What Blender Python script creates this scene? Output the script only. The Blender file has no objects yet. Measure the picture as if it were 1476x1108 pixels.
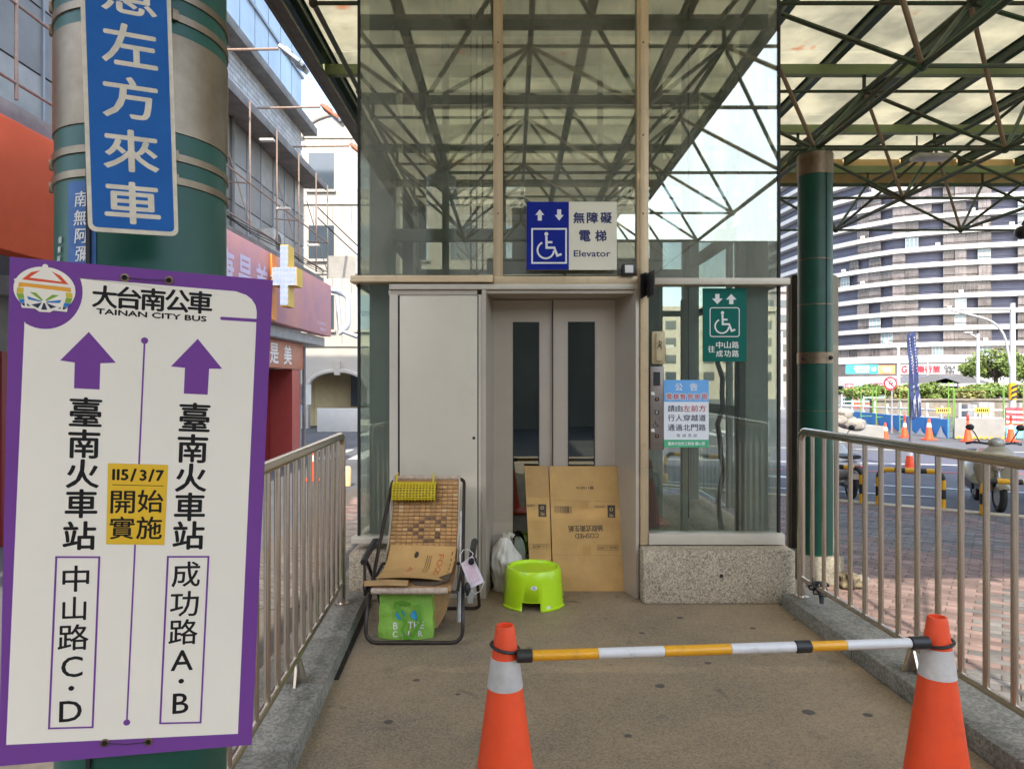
import bpy, math, random, bmesh
from mathutils import Vector, Matrix
random.seed(7)
V = Vector
R = math.radians
S = bpy.context.scene
COL = S.collection
# ---------------------------------------------------------------- camera, sky, sun, exposure
cam = bpy.data.cameras.new('camera'); camo = bpy.data.objects.new('camera', cam); COL.objects.link(camo)
camo.location = (0, 0, 1.5); camo.rotation_euler = (R(90), 0, 0)
cam.sensor_width = 36; cam.lens = 36 * 1000 / 1476; cam.clip_start = .05; cam.clip_end = 5000
S.camera = camo
SUN_EL, SUN_AZ = R(48), R(-7)      # azimuth of travel, from +Y towards +X negative = light drifts right
w = bpy.data.worlds.new('World'); S.world = w; w.use_nodes = True
nt = w.node_tree; bg = nt.nodes['Background']
sky = nt.nodes.new('ShaderNodeTexSky'); sky.sky_type = 'NISHITA'; sky.sun_disc = False
sky.sun_elevation = SUN_EL; sky.sun_rotation = R(183); sky.air_density = 1.3; sky.dust_density = 2.4; sky.ozone_density = 1.5
tc = nt.nodes.new('ShaderNodeTexCoord'); mp = nt.nodes.new('ShaderNodeMapping'); mp.inputs['Scale'].default_value = (1, 1, 2.6)
cn = nt.nodes.new('ShaderNodeTexNoise'); cn.inputs['Scale'].default_value = 2.1; cn.inputs['Detail'].default_value = 9; cn.inputs['Roughness'].default_value = .58
cr = nt.nodes.new('ShaderNodeValToRGB'); cr.color_ramp.elements[0].position = .5; cr.color_ramp.elements[1].position = .74
cr.color_ramp.elements[0].color = (0, 0, 0, 1); cr.color_ramp.elements[1].color = (.7, .7, .7, 1)
mx = nt.nodes.new('ShaderNodeMixRGB'); mx.inputs[2].default_value = (4.6, 4.7, 4.9, 1)
nt.links.new(tc.outputs['Generated'], mp.inputs[0]); nt.links.new(mp.outputs[0], cn.inputs['Vector'])
nt.links.new(cn.outputs[0], cr.inputs[0]); nt.links.new(cr.outputs[0], mx.inputs[0])
nt.links.new(sky.outputs[0], mx.inputs[1]); nt.links.new(mx.outputs[0], bg.inputs[0])
bg.inputs[1].default_value = .148
sl = bpy.data.lights.new('sun', 'SUN'); sl.energy = 2.1; sl.angle = R(.55); sl.color = (1, .91, .76)
so = bpy.data.objects.new('sun', sl); COL.objects.link(so)
sd = V((.05 * math.cos(SUN_EL), .9987 * math.cos(SUN_EL), -math.sin(SUN_EL)))
so.rotation_euler = sd.to_track_quat('-Z', 'Y').to_euler()
S.view_settings.view_transform = 'Standard'; S.view_settings.look = 'None'
S.view_settings.exposure = 2.02; S.view_settings.gamma = 1; S.view_settings.use_curve_mapping = False
S.render.engine = 'CYCLES'
S.cycles.max_bounces = 10; S.cycles.transparent_max_bounces = 24; S.cycles.diffuse_bounces = 4; S.cycles.glossy_bounces = 4
S.cycles.transmission_bounces = 6; S.cycles.caustics_reflective = False; S.cycles.caustics_refractive = False
S.cycles.sample_clamp_indirect = 6
S.cycles.use_denoising = True

# ---------------------------------------------------------------- helpers
def at(px, py, Y):
    """a point of the place, surveyed from the photo's pixel and its distance"""
    return V(((px - 738) / 1000 * Y, Y, 1.5 + (554 - py) / 1000 * Y))
MATS = {}
def mat(name, col, rough=.55, metal=0., var=.12, scale=4., bump=0., bscale=60., emit=None, alpha=None, coat=0., var2=None, spec=.5, rand=0., bdist=.002, scuff=None):
    if name in MATS: return MATS[name]
    m = bpy.data.materials.new(name); m.use_nodes = True; n = m.node_tree; L = n.links
    b = n.nodes['Principled BSDF']; b.inputs['Roughness'].default_value = rough; b.inputs['Metallic'].default_value = metal
    b.inputs['Specular IOR Level'].default_value = spec
    b.inputs['Coat Weight'].default_value = coat
    geo = n.nodes.new('ShaderNodeNewGeometry'); base = (*col, 1); out = None
    if var > 0:
        nz = n.nodes.new('ShaderNodeTexNoise'); nz.inputs['Scale'].default_value = scale; nz.inputs['Detail'].default_value = 6; nz.inputs['Roughness'].default_value = .65
        L.new(geo.outputs['Position'], nz.inputs['Vector'])
        mr = n.nodes.new('ShaderNodeMapRange'); mr.inputs[1].default_value = .3; mr.inputs[2].default_value = .7
        L.new(nz.outputs[0], mr.inputs[0])
        mi = n.nodes.new('ShaderNodeMixRGB'); c2 = var2 or tuple(c * (1 - var) for c in col); c1 = tuple(min(1, c * (1 + var * .5)) for c in col)
        mi.inputs[1].default_value = (*c2, 1); mi.inputs[2].default_value = (*c1, 1)
        L.new(mr.outputs[0], mi.inputs[0]); out = mi.outputs[0]
        mr2 = n.nodes.new('ShaderNodeMapRange'); mr2.inputs[3].default_value = min(1, rough * 1.25); mr2.inputs[4].default_value = rough * .85
        L.new(nz.outputs[0], mr2.inputs[0]); L.new(mr2.outputs[0], b.inputs['Roughness'])
    if scuff:
        am, ss, sc = scuff; sn = n.nodes.new('ShaderNodeTexNoise'); sn.inputs['Scale'].default_value = ss; sn.inputs['Detail'].default_value = 7; sn.inputs['Roughness'].default_value = .72; sn.inputs['Distortion'].default_value = .6
        L.new(geo.outputs['Position'], sn.inputs['Vector']); sm = n.nodes.new('ShaderNodeMapRange'); sm.inputs[1].default_value = .56; sm.inputs[2].default_value = .7; sm.inputs[4].default_value = am; L.new(sn.outputs[0], sm.inputs[0])
        sx = n.nodes.new('ShaderNodeMixRGB'); sx.inputs[1].default_value = base; sx.inputs[2].default_value = (*sc, 1); L.new(sm.outputs[0], sx.inputs[0])
        if out: L.new(out, sx.inputs[1])
        out = sx.outputs[0]
    if rand > 0:
        oi = n.nodes.new('ShaderNodeObjectInfo'); ad = n.nodes.new('ShaderNodeMath'); ad.operation = 'ADD'
        L.new(oi.outputs['Random'], ad.inputs[0]); L.new(geo.outputs['Random Per Island'], ad.inputs[1])
        fr = n.nodes.new('ShaderNodeMath'); fr.operation = 'FRACT'; L.new(ad.outputs[0], fr.inputs[0])
        mr3 = n.nodes.new('ShaderNodeMapRange'); mr3.inputs[3].default_value = 1 - rand; mr3.inputs[4].default_value = 1 + rand * .6
        L.new(fr.outputs[0], mr3.inputs[0])
        mu = n.nodes.new('ShaderNodeVectorMath'); mu.operation = 'SCALE'
        if out: L.new(out, mu.inputs[0])
        else: mu.inputs[0].default_value = col
        L.new(mr3.outputs[0], mu.inputs['Scale']); out = mu.outputs[0]
    if out: L.new(out, b.inputs['Base Color'])
    else: b.inputs['Base Color'].default_value = base
    if bump > 0:
        nb = n.nodes.new('ShaderNodeTexNoise'); nb.inputs['Scale'].default_value = bscale; nb.inputs['Detail'].default_value = 4
        L.new(geo.outputs['Position'], nb.inputs['Vector'])
        bp = n.nodes.new('ShaderNodeBump'); bp.inputs['Strength'].default_value = bump; bp.inputs['Distance'].default_value = bdist
        L.new(nb.outputs[0], bp.inputs['Height']); L.new(bp.outputs[0], b.inputs['Normal'])
    if emit: b.inputs['Emission Color'].default_value = (*emit, 1); b.inputs['Emission Strength'].default_value = 1
    MATS[name] = m; return m
def glassmat(name, tint, refl=.14, rough=.0, dirt=.1, dcol=(.45, .45, .36)):
    if name in MATS: return MATS[name]
    m = bpy.data.materials.new(name); m.use_nodes = True; n = m.node_tree; L = n.links; n.nodes.remove(n.nodes['Principled BSDF'])
    o = n.nodes['Material Output']
    t = n.nodes.new('ShaderNodeBsdfTransparent'); t.inputs[0].default_value = (*tint, 1)
    g = n.nodes.new('ShaderNodeBsdfGlossy'); g.inputs['Roughness'].default_value = rough; g.inputs[0].default_value = (.9, .95, .86, 1)
    lw = n.nodes.new('ShaderNodeFresnel'); lw.inputs[0].default_value = 1.5
    mr = n.nodes.new('ShaderNodeMapRange'); mr.inputs[3].default_value = refl; mr.inputs[4].default_value = 1
    gb = n.nodes.new('ShaderNodeNewGeometry'); mb = n.nodes.new('ShaderNodeMapRange'); mb.inputs[3].default_value = 1.5; mb.inputs[4].default_value = 1 / 1.5
    L.new(gb.outputs['Backfacing'], mb.inputs[0]); L.new(mb.outputs[0], lw.inputs[0])   # no total reflection at the far face of a thin pane
    L.new(lw.outputs[0], mr.inputs[0])
    mix = n.nodes.new('ShaderNodeMixShader'); L.new(mr.outputs[0], mix.inputs[0]); L.new(t.outputs[0], mix.inputs[1]); L.new(g.outputs[0], mix.inputs[2])
    d = n.nodes.new('ShaderNodeBsdfDiffuse'); d.inputs[0].default_value = (*dcol, 1)
    geo = n.nodes.new('ShaderNodeNewGeometry'); mp = n.nodes.new('ShaderNodeMapping'); mp.inputs['Scale'].default_value = (2.2, 2.2, .6)
    nz = n.nodes.new('ShaderNodeTexNoise'); nz.inputs['Scale'].default_value = 1.6; nz.inputs['Detail'].default_value = 8; nz.inputs['Roughness'].default_value = .7
    L.new(geo.outputs['Position'], mp.inputs[0]); L.new(mp.outputs[0], nz.inputs[0])
    m2 = n.nodes.new('ShaderNodeMapRange'); m2.inputs[1].default_value = .35; m2.inputs[2].default_value = .75; m2.inputs[3].default_value = dirt * .3; m2.inputs[4].default_value = dirt * 1.6
    L.new(nz.outputs[0], m2.inputs[0])
    mix2 = n.nodes.new('ShaderNodeMixShader'); L.new(m2.outputs[0], mix2.inputs[0]); L.new(mix.outputs[0], mix2.inputs[1]); L.new(d.outputs[0], mix2.inputs[2])
    L.new(mix2.outputs[0], o.inputs['Surface']); MATS[name] = m; return m

class MB:
    def __init__(s): s.v = []; s.f = []; s.m = []; s.mats = []
    def mi(s, m):
        if m not in s.mats: s.mats.append(m)
        return s.mats.index(m)
    def add(s, vs, fs, m=None):
        k = len(s.v); s.v += [V(p) for p in vs]; i = s.mi(m) if m else 0
        for f in fs: s.f.append([k + a for a in f]); s.m.append(i)
        return s
    def box(s, c, size, m=None, rz=0, M=None):
        x, y, z = [a / 2 for a in size]; q = M or (Matrix.Translation(V(c)) @ Matrix.Rotation(rz, 4, 'Z'))
        if M is not None and c is not None: q = M @ Matrix.Translation(V(c))
        vs = [q @ V((a * x, b * y, d * z)) for a in (-1, 1) for b in (-1, 1) for d in (-1, 1)]
        return s.add(vs, [(0, 1, 3, 2), (4, 6, 7, 5), (0, 4, 5, 1), (2, 3, 7, 6), (0, 2, 6, 4), (1, 5, 7, 3)], m)
    def b2(s, a, b, m=None): return s.box([(p + q) / 2 for p, q in zip(a, b)], [abs(q - p) for p, q in zip(a, b)], m)
    def tube(s, pts, r, n=8, m=None, closed=False, cap=True):
        pts = [V(p) for p in pts]; N = len(pts); rs = r if isinstance(r, (list, tuple)) else [r] * N
        vs = []; up = None
        for i, p in enumerate(pts):
            a = pts[i - 1] if (i > 0 or closed) else p; b = pts[(i + 1) % N] if (i < N - 1 or closed) else p
            t = (b - a).normalized()
            if up is None: up = V((0, 0, 1)) if abs(t.z) < .9 else V((1, 0, 0))
            e1 = (up - t * up.dot(t)); e1 = e1.normalized() if e1.length > 1e-5 else t.orthogonal().normalized(); up = e1; e2 = t.cross(e1)
            for k in range(n):
                A = 2 * math.pi * k / n; vs.append(p + (e1 * math.cos(A) + e2 * math.sin(A)) * rs[i])
        fs = []
        for i in range(N if closed else N - 1):
            j = (i + 1) % N
            for k in range(n): fs.append((i * n + k, i * n + (k + 1) % n, j * n + (k + 1) % n, j * n + k))
        if cap and not closed: fs.append(tuple(range(n))[::-1]); fs.append(tuple((N - 1) * n + k for k in range(n)))
        return s.add(vs, fs, m)
    def lathe(s, c, prof, n=24, m=None, cap=(True, True), M=None):
        vs = []; c = V(c)
        for r, z in prof:
            for k in range(n):
                A = 2 * math.pi * k / n; p = V((r * math.cos(A), r * math.sin(A), z)); vs.append((M @ p if M else p) + c)
        fs = [(i * n + k, i * n + (k + 1) % n, (i + 1) * n + (k + 1) % n, (i + 1) * n + k) for i in range(len(prof) - 1) for k in range(n)]
        if cap[0]: fs.append(tuple(range(n))[::-1])
        if cap[1]: fs.append(tuple((len(prof) - 1) * n + k for k in range(n)))
        return s.add(vs, fs, m)
    def prism(s, poly, d, m=None):
        """poly: list of 3D points (planar), extruded by vector d"""
        n = len(poly); d = V(d); vs = [V(p) for p in poly] + [V(p) + d for p in poly]
        return s.add(vs, [tuple(range(n))[::-1], tuple(range(n, 2 * n))] + [(i, (i + 1) % n, n + (i + 1) % n, n + i) for i in range(n)], m)
    def grid(s, P, m=None, closed=False):
        a = len(P); b = len(P[0]); vs = [p for row in P for p in row]
        return s.add(vs, [(i * b + j, i * b + (j + 1) % b, (i + 1) * b + (j + 1) % b, (i + 1) * b + j) for i in range(a - 1) for j in range(b if closed else b - 1)], m)
    def ell(s, c, r, m=None, n=12, k=8, M=None):
        P = []
        for i in range(k + 1):
            a = math.pi * i / k; P.append([])
            for j in range(n):
                b = 2 * math.pi * j / n; p = V((r[0] * math.sin(a) * math.cos(b), r[1] * math.sin(a) * math.sin(b), -r[2] * math.cos(a)))
                P[-1].append((M @ p if M else p) + V(c))
        return s.grid(P, m, True)
    def mesh(s, name, m=None, smooth=True, bevel=0, weld=True):
        me = bpy.data.meshes.new(name); me.from_pydata(s.v, [], s.f)
        ms = s.mats if s.mats else [m]
        for q in ms: me.materials.append(q)
        if s.mats and len(s.mats) > 1: me.polygons.foreach_set('material_index', s.m)
        bm = bmesh.new(); bm.from_mesh(me)
        if weld: bmesh.ops.remove_doubles(bm, verts=bm.verts, dist=1e-5)
        bmesh.ops.recalc_face_normals(bm, faces=bm.faces)
        if bevel: bmesh.ops.bevel(bm, geom=[e for e in bm.edges if len(e.link_faces) == 2 and e.calc_face_angle(0) > .6], offset=bevel, segments=2, affect='EDGES', profile=.6)
        bm.to_mesh(me); bm.free()
        if smooth:
            me.polygons.foreach_set('use_smooth', [True] * len(me.polygons)); me.set_sharp_from_angle(angle=R(38))
        return me
    def build(s, name, m=None, parent=None, **k):
        o = bpy.data.objects.new(name, s.mesh(name, m, **k)); return link(o, parent)
REST = {}
def link(o, parent=None):
    COL.objects.link(o)
    if parent is not None:
        o.parent = parent; o.matrix_parent_inverse = REST.get(parent.name, Matrix.Identity(4)).inverted()
    return o
def tag(o, label=None, cat=None, group=None, kind=None):
    if label: o['label'] = label
    if cat: o['category'] = cat
    if group: o['group'] = group
    if kind: o['kind'] = kind
    return o
def thing(name, loc, label, cat, group=None):
    o = bpy.data.objects.new(name, None); COL.objects.link(o); o.location = loc; o.empty_display_size = .1
    REST[o.name] = Matrix.Translation(V(loc)); return tag(o, label, cat, group)
def dup(o, loc=None, rz=None, label=None, parent=None):
    c = o.copy(); COL.objects.link(c)
    if parent is not None: c.parent = parent
    if loc is not None: c.location = loc
    if rz is not None: c.rotation_euler = (0, 0, rz)
    if label: c['label'] = label
    for ch in list(o.children): dup(ch, parent=c)
    return c
def single(name, mb, m, label, cat, group=None, **k): return tag(mb.build(name, m, **k), label, cat, group)
def struct(name, mb, m, **k): return tag(mb.build(name, m, **k), kind='structure')
UM = {}
def unit(kind, m, name):
    key = (kind, m.name, name)
    if key not in UM:
        b = MB()
        if kind == 'rod': b.lathe((0, 0, 0), [(1, 0), (1, 1)], 8, m)
        if kind == 'rod16': b.lathe((0, 0, 0), [(1, 0), (1, 1)], 16, m)
        if kind == 'box': b.box((0, 0, 0), (1, 1, 1), m)
        UM[key] = b.mesh(name)
    return UM[key]
def rod(name, a, b, r, m, parent=None, kind='rod'):
    a, b = V(a), V(b); d = b - a; o = bpy.data.objects.new(name, unit(kind, m, name)); link(o, parent)
    o.matrix_basis = Matrix.Translation(a) @ d.to_track_quat('Z', 'Y').to_matrix().to_4x4() @ Matrix.Diagonal((r, r, d.length, 1)); return o
def blk(name, a, b, m, parent=None):
    o = bpy.data.objects.new(name, unit('box', m, name)); link(o, parent)
    c = [(p + q) / 2 for p, q in zip(a, b)]; o.matrix_basis = Matrix.Translation(V(c)) @ Matrix.Diagonal((*[max(1e-4, abs(q - p)) for p, q in zip(a, b)], 1)); return o
def arc(c, r, a0, a1, n, ax=(1, 0, 0), ay=(0, 0, 1)):
    return [V(c) + V(ax) * r * math.cos(a0 + (a1 - a0) * i / n) + V(ay) * r * math.sin(a0 + (a1 - a0) * i / n) for i in range(n + 1)]
def rounded(pts, r, n=5):
    """round the inner corners of a polyline"""
    pts = [V(p) for p in pts]; out = [pts[0]]
    for i in range(1, len(pts) - 1):
        p = pts[i]; a = (pts[i - 1] - p); b = (pts[i + 1] - p); q = min(r, a.length * .49, b.length * .49); A = p + a.normalized() * q; B = p + b.normalized() * q
        for k in range(n + 1): t = k / n; out.append(A * (1 - t) ** 2 + p * 2 * t * (1 - t) + B * t * t)
    return out + [pts[-1]]
GL = {}
def glyphs(body):
    if body not in GL:
        cu = bpy.data.curves.new('t', 'FONT'); cu.body = body; cu.size = 1; cu.resolution_u = 3
        ob = bpy.data.objects.new('t', cu); COL.objects.link(ob); dg = bpy.context.evaluated_depsgraph_get(); dg.update()
        me = bpy.data.meshes.new_from_object(ob.evaluated_get(dg)); vs = [(v.co.x, v.co.y) for v in me.vertices]; fs = [tuple(p.vertices) for p in me.polygons]
        bpy.data.objects.remove(ob); bpy.data.curves.remove(cu); bpy.data.meshes.remove(me)
        xs = [a for a, _ in vs]; ys = [a for _, a in vs]; GL[body] = (vs, fs, min(xs), max(xs), min(ys), max(ys))
    return GL[body]
class Fr:
    """flat print on a board: origin top left, u to the right, v down (metres); every mark lies a little above the last"""
    def __init__(s, o, u, v, lift=.0004, step=.00004):
        s.o = V(o); s.u = V(u).normalized(); s.v = V(v).normalized(); s.n = s.u.cross(-s.v).normalized(); s.h = lift; s.step = step
    def pt(s, a, b, h=0): return s.o + s.u * a + s.v * b + s.n * h
    def pix(s, px, py):
        d = V(((px - 738) / 1000, 1, (554 - py) / 1000)); c = V((0, 0, 1.5)); t = (s.o - c).dot(s.n) / d.dot(s.n); q = c + d * t - s.o
        return (q.dot(s.u), q.dot(s.v))
    def P(s, *l): return [s.pix(a, b) for a, b in l]
    def sc(s, px, py): return s.pt(*s.pix(px, py)).y / 1000
    def poly(s, mb, pts, m=None, fs=None):
        s.h += s.step; mb.add([s.pt(a, b, s.h) for a, b in pts], fs or [tuple(range(len(pts)))], m)
    def rect(s, mb, a, b, c, d, m=None): s.poly(mb, [(a, b), (c, b), (c, d), (a, d)], m)
    def circ(s, mb, c, r, m=None, n=24, ry=None): s.poly(mb, [(c[0] + r * math.cos(2 * math.pi * k / n), c[1] + (ry or r) * math.sin(2 * math.pi * k / n)) for k in range(n)], m)
    def stroke(s, mb, pts, wd, m=None, closed=False):
        pts = [V((a, b, 0)) for a, b in pts]; N = len(pts); L = []; Rr = []
        for i, p in enumerate(pts):
            a = pts[i - 1] if (i > 0 or closed) else None; b = pts[(i + 1) % N] if (i < N - 1 or closed) else None
            d1 = (p - a).normalized() if a is not None else (b - p).normalized(); d2 = (b - p).normalized() if b is not None else d1
            n1 = V((-d1.y, d1.x, 0)); n2 = V((-d2.y, d2.x, 0)); mm = (n1 + n2); mm = mm.normalized() if mm.length > 1e-6 else n1
            k = wd / 2 / max(.4, mm.dot(n1)); L.append(p + mm * k); Rr.append(p - mm * k)
        P = [(q.x, q.y) for q in L + Rr]; fs = [(i, (i + 1) % N, N + (i + 1) % N, N + i) for i in range(N if closed else N - 1)]
        s.poly(mb, P, m, fs)
    def text(s, mb, body, c, h=None, w=None, m=None, bold=0., rot=0., shear=0.):
        vs, fs, x0, x1, y0, y1 = glyphs(body); ky = (h / (y1 - y0)) if h else None; kx = (w / (x1 - x0)) if w else None
        if kx is None: kx = ky
        if ky is None: ky = kx
        cx, cy = (x0 + x1) / 2, (y0 + y1) / 2; offs = [(0, 0)]
        if bold: offs = [(0, 0), (bold, 0), (-bold, 0), (0, bold * .8), (0, -bold * .8)]
        cs, sn = math.cos(rot), math.sin(rot); h0 = s.h
        for ox, oy in offs:
            P = []
            for x, y in vs:
                X = (x - cx) * kx + ox; Y = -(y - cy) * ky + oy; X -= Y * shear; P.append((c[0] + X * cs - Y * sn, c[1] + X * sn + Y * cs))
            s.poly(mb, P, m, fs)
        s.h = h0
    def vtext(s, mb, chars, pxs, size, m=None, bold=0., kw=1.):
        for ch, (px, py) in zip(chars, pxs):
            k = s.sc(px, py); f = {'火': 1., 'C': .8, 'D': .8, 'A': .8, 'B': .8, '·': .18, '山': .9}.get(ch, 1.)
            g = glyphs(ch); asp = (g[3] - g[2]) / (g[5] - g[4]); hh = size * k * f
            s.text(mb, ch, s.pix(px, py), hh, min(size * k * 1.15, hh * asp) * kw, m, bold * size * k)
def board(fr, w, h, t, r=0, n=5):
    """a slab with rounded corners behind the print"""
    mb = MB(); pts = []
    if r:
        for cx, cy, a in ((w - r, r, -90), (w - r, h - r, 0), (r, h - r, 90), (r, r, 180)):
            for k in range(n + 1): A = R(a + 90 * k / n); pts.append((cx + r * math.cos(A), cy + r * math.sin(A)))
    else: pts = [(0, 0), (w, 0), (w, h), (0, h)]
    return mb.prism([fr.pt(a, b) for a, b in pts], -fr.n * t)
def rrect(a, b, c, d, r, n=5):
    pts = []
    for cx, cy, an in ((c - r, b + r, -90), (c - r, d - r, 0), (a + r, d - r, 90), (a + r, b + r, 180)):
        for k in range(n + 1): A = R(an + 90 * k / n); pts.append((cx + r * math.cos(A), cy + r * math.sin(A)))
    return pts
def wheelchair(fr, mb, x, y, s, m, flip=False):
    """access symbol in a square of side s with its top left at x, y"""
    g = lambda a, b: (x + a * s, y + b * s)
    fr.circ(mb, g(.42, .13), .065 * s, m, 16)
    fr.stroke(mb, [g(.42, .2), g(.43, .58), g(.68, .58), g(.78, .84), g(.92, .79)], .075 * s, m)
    fr.stroke(mb, [g(.43, .4), g(.62, .4)], .07 * s, m)
    fr.stroke(mb, [g(.40 + .27 * math.cos(a), .66 + .27 * math.sin(a)) for a in [R(-115 - 8 * k) for k in range(31)]], .06 * s, m)
def arrow(fr, mb, cx, cy, w, h, m, up=True, head=.5, stem=.45):
    k = 1 if up else -1
    P = [(0, -h / 2), (w / 2, -h / 2 + h * head), (w * stem / 2, -h / 2 + h * head), (w * stem / 2, h / 2), (-w * stem / 2, h / 2), (-w * stem / 2, -h / 2 + h * head), (-w / 2, -h / 2 + h * head)]
    fr.poly(mb, [(cx + a, cy + b * k) for a, b in P], m)
# ---------------------------------------------------------------- materials
M_floor = mat('deck_granolithic', (.33, .23, .125), .62, var=.42, scale=.75, var2=(.16, .125, .085), scuff=(.55, 1.3, (.11, .095, .075)))
def speckle(m, sc, cols, amt, bump=.35, pos=(.25, .6)):
    n = m.node_tree; L = n.links; b = n.nodes['Principled BSDF']; src = b.inputs['Base Color'].links[0].from_socket
    geo = n.nodes.new('ShaderNodeNewGeometry'); vo = n.nodes.new('ShaderNodeTexVoronoi'); vo.inputs['Scale'].default_value = sc
    L.new(geo.outputs['Position'], vo.inputs['Vector'])
    sp = n.nodes.new('ShaderNodeSeparateColor'); L.new(vo.outputs['Color'], sp.inputs[0])
    cr = n.nodes.new('ShaderNodeValToRGB'); cr.color_ramp.interpolation = 'CONSTANT'
    cr.color_ramp.elements[0].position = 0; cr.color_ramp.elements[0].color = (*cols[0], 1); cr.color_ramp.elements[1].position = 1 / len(cols); cr.color_ramp.elements[1].color = (*cols[1], 1)
    for i, c in enumerate(cols[2:]): e = cr.color_ramp.elements.new((i + 2) / len(cols)); e.color = (*c, 1)
    L.new(sp.outputs[0], cr.inputs[0])
    mx = n.nodes.new('ShaderNodeMixRGB'); mx.inputs[0].default_value = amt; L.new(src, mx.inputs[1]); L.new(cr.outputs[0], mx.inputs[2]); L.new(mx.outputs[0], b.inputs['Base Color'])
    bp = n.nodes.new('ShaderNodeBump'); bp.inputs['Strength'].default_value = bump; bp.inputs['Distance'].default_value = .002
    L.new(vo.outputs['Distance'], bp.inputs['Height']); bp.invert = True; L.new(bp.outputs[0], b.inputs['Normal'])
speckle(M_floor, 130, [(.09, .08, .065), (.32, .25, .16), (.44, .36, .25), (.2, .165, .12), (.36, .29, .19), (.5, .42, .3)], .26)
# worn stains on the deck
n = M_floor.node_tree; b_ = n.nodes['Principled BSDF']; src = b_.inputs['Base Color'].links[0].from_socket
geo = n.nodes.new('ShaderNodeNewGeometry'); vo = n.nodes.new('ShaderNodeTexNoise'); vo.inputs['Scale'].default_value = 5.5; vo.inputs['Detail'].default_value = 2; vo.inputs['Distortion'].default_value = .4
mr = n.nodes.new('ShaderNodeMapRange'); mr.inputs[1].default_value = .66; mr.inputs[2].default_value = .73; mr.inputs[4].default_value = .5
mx = n.nodes.new('ShaderNodeMixRGB'); mx.inputs[2].default_value = (.05, .045, .04, 1)
n.links.new(geo.outputs['Position'], vo.inputs[0]); n.links.new(vo.outputs[0], mr.inputs[0]); n.links.new(mr.outputs[0], mx.inputs[0]); n.links.new(src, mx.inputs[1]); n.links.new(mx.outputs[0], b_.inputs['Base Color'])
M_kerb = mat('kerb_mossy_concrete', (.27, .24, .19), .85, var=.5, scale=4, var2=(.12, .11, .08), bump=.8, bscale=45, bdist=.006, scuff=(.75, 5, (.06, .055, .03)))
speckle(M_kerb, 90, [(.07, .07, .06), (.2, .19, .15), (.36, .34, .28)], .35, .5)
M_plinth = mat('plinth_washed_pebble', (.44, .36, .25), .8, var=.35, scale=2.2)
speckle(M_plinth, 120, [(.1, .08, .06), (.5, .41, .28), (.68, .58, .42), (.3, .24, .17), (.55, .46, .33), (.42, .34, .23)], .55, .8)
M_asph = mat('asphalt', (.085, .085, .09), .85, var=.3, scale=.7, bump=.5, bscale=120)
M_asph2 = mat('asphalt_new', (.075, .075, .1), .8, var=.15, scale=1.5, bump=.3, bscale=120)
M_brickr = mat('paver_pink', (.2, .135, .118), .8, var=.3, scale=3, rand=.32, bump=.4, bscale=90)
M_brickg = mat('paver_grey', (.145, .135, .128), .8, var=.3, scale=3, rand=.32, bump=.4, bscale=90)
M_joint = mat('sand_bed', (.1, .085, .07), .95, var=.3, scale=8)
M_ground = mat('far_ground', (.12, .12, .12), .9, var=.2, scale=.1)
M_paint = mat('road_paint_white', (.5, .5, .48), .7, var=.25, scale=9)
M_paintp = mat('road_paint_red', (.5, .12, .1), .7, var=.25, scale=9)
M_green = mat('column_green_paint', (.005, .078, .05), .38, var=.3, scale=3.5, bump=.25, bscale=25, scuff=(.25, 5, (.05, .06, .04)))
M_truss = mat('truss_green_paint', (.022, .075, .032), .5, var=.55, scale=2.2, var2=(.07, .045, .022))
M_truss2 = mat('truss_lit_tan', (.34, .24, .14), .6, var=.3, scale=4)  # sunlit tan painted into the struts of one web direction
M_purlin = mat('purlin_green_paint', (.028, .06, .034), .5, var=.3, scale=1.5)
M_beamg = mat('beam_lit_green', (.25, .32, .14), .5, var=.25, scale=1.5)  # lit tone painted into the roof beams beyond the tower front
M_fascia = mat('fascia_tan', (.62, .44, .2), .55, var=.3, scale=2)
M_steel = mat('stainless_steel', (.58, .515, .44), .24, 1., var=.1, scale=9)
M_steelbr = mat('stainless_brushed_band', (.25, .195, .14), .4, 1., var=.5, scale=5, var2=(.16, .11, .07))
M_alu = mat('frame_aluminium_beige', (.64, .48, .29), .4, .3, var=.15, scale=3, scuff=(.3, 7, (.2, .15, .1)))
M_aluw = mat('frame_aluminium_pale', (.62, .55, .44), .42, .15, var=.1, scale=3, scuff=(.22, 6, (.3, .25, .18)))
M_door = mat('elevator_door_paint', (.52, .445, .355), .38, .3, var=.1, scale=1.5, scuff=(.16, 3.2, (.28, .22, .15)))
M_cab = mat('cabinet_paint', (.62, .545, .425), .42, .1, var=.07, scale=1.2, scuff=(.14, 2.6, (.36, .3, .22)))
M_dark = mat('dark_gap', (.02, .018, .016), .7, var=0)
M_post = mat('shaft_steel_grey', (.27, .29, .25), .5, .0, var=.2, scale=2)
M_posto = mat('shaft_steel_olive', (.26, .27, .19), .5, .0, var=.2, scale=2)
M_blk = mat('black_plastic', (.018, .018, .02), .4, var=.2, scale=10)
M_cable = mat('black_cable', (.012, .012, .012), .6, var=0)
M_glass = glassmat('tower_glass', (.74, .75, .7), .19, .0, .22, (.5, .48, .38))
M_glass2 = glassmat('tower_glass_low', (.87, .9, .87), .035, .0, .06, (.3, .32, .28))
M_vision = glassmat('door_vision_glass', (.2, .25, .23), .08, .0, .04, (.25, .28, .26))
M_win = mat('window_glass_dark', (.05, .065, .08), .08, .0, var=.2, scale=.5, spec=1.)
M_winb = mat('window_glass_blue', (.36, .46, .56), .3, .0, var=.3, scale=.5, spec=.6)
M_white = mat('white_paint', (.55, .53, .49), .5, var=.08, scale=2)
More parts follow.
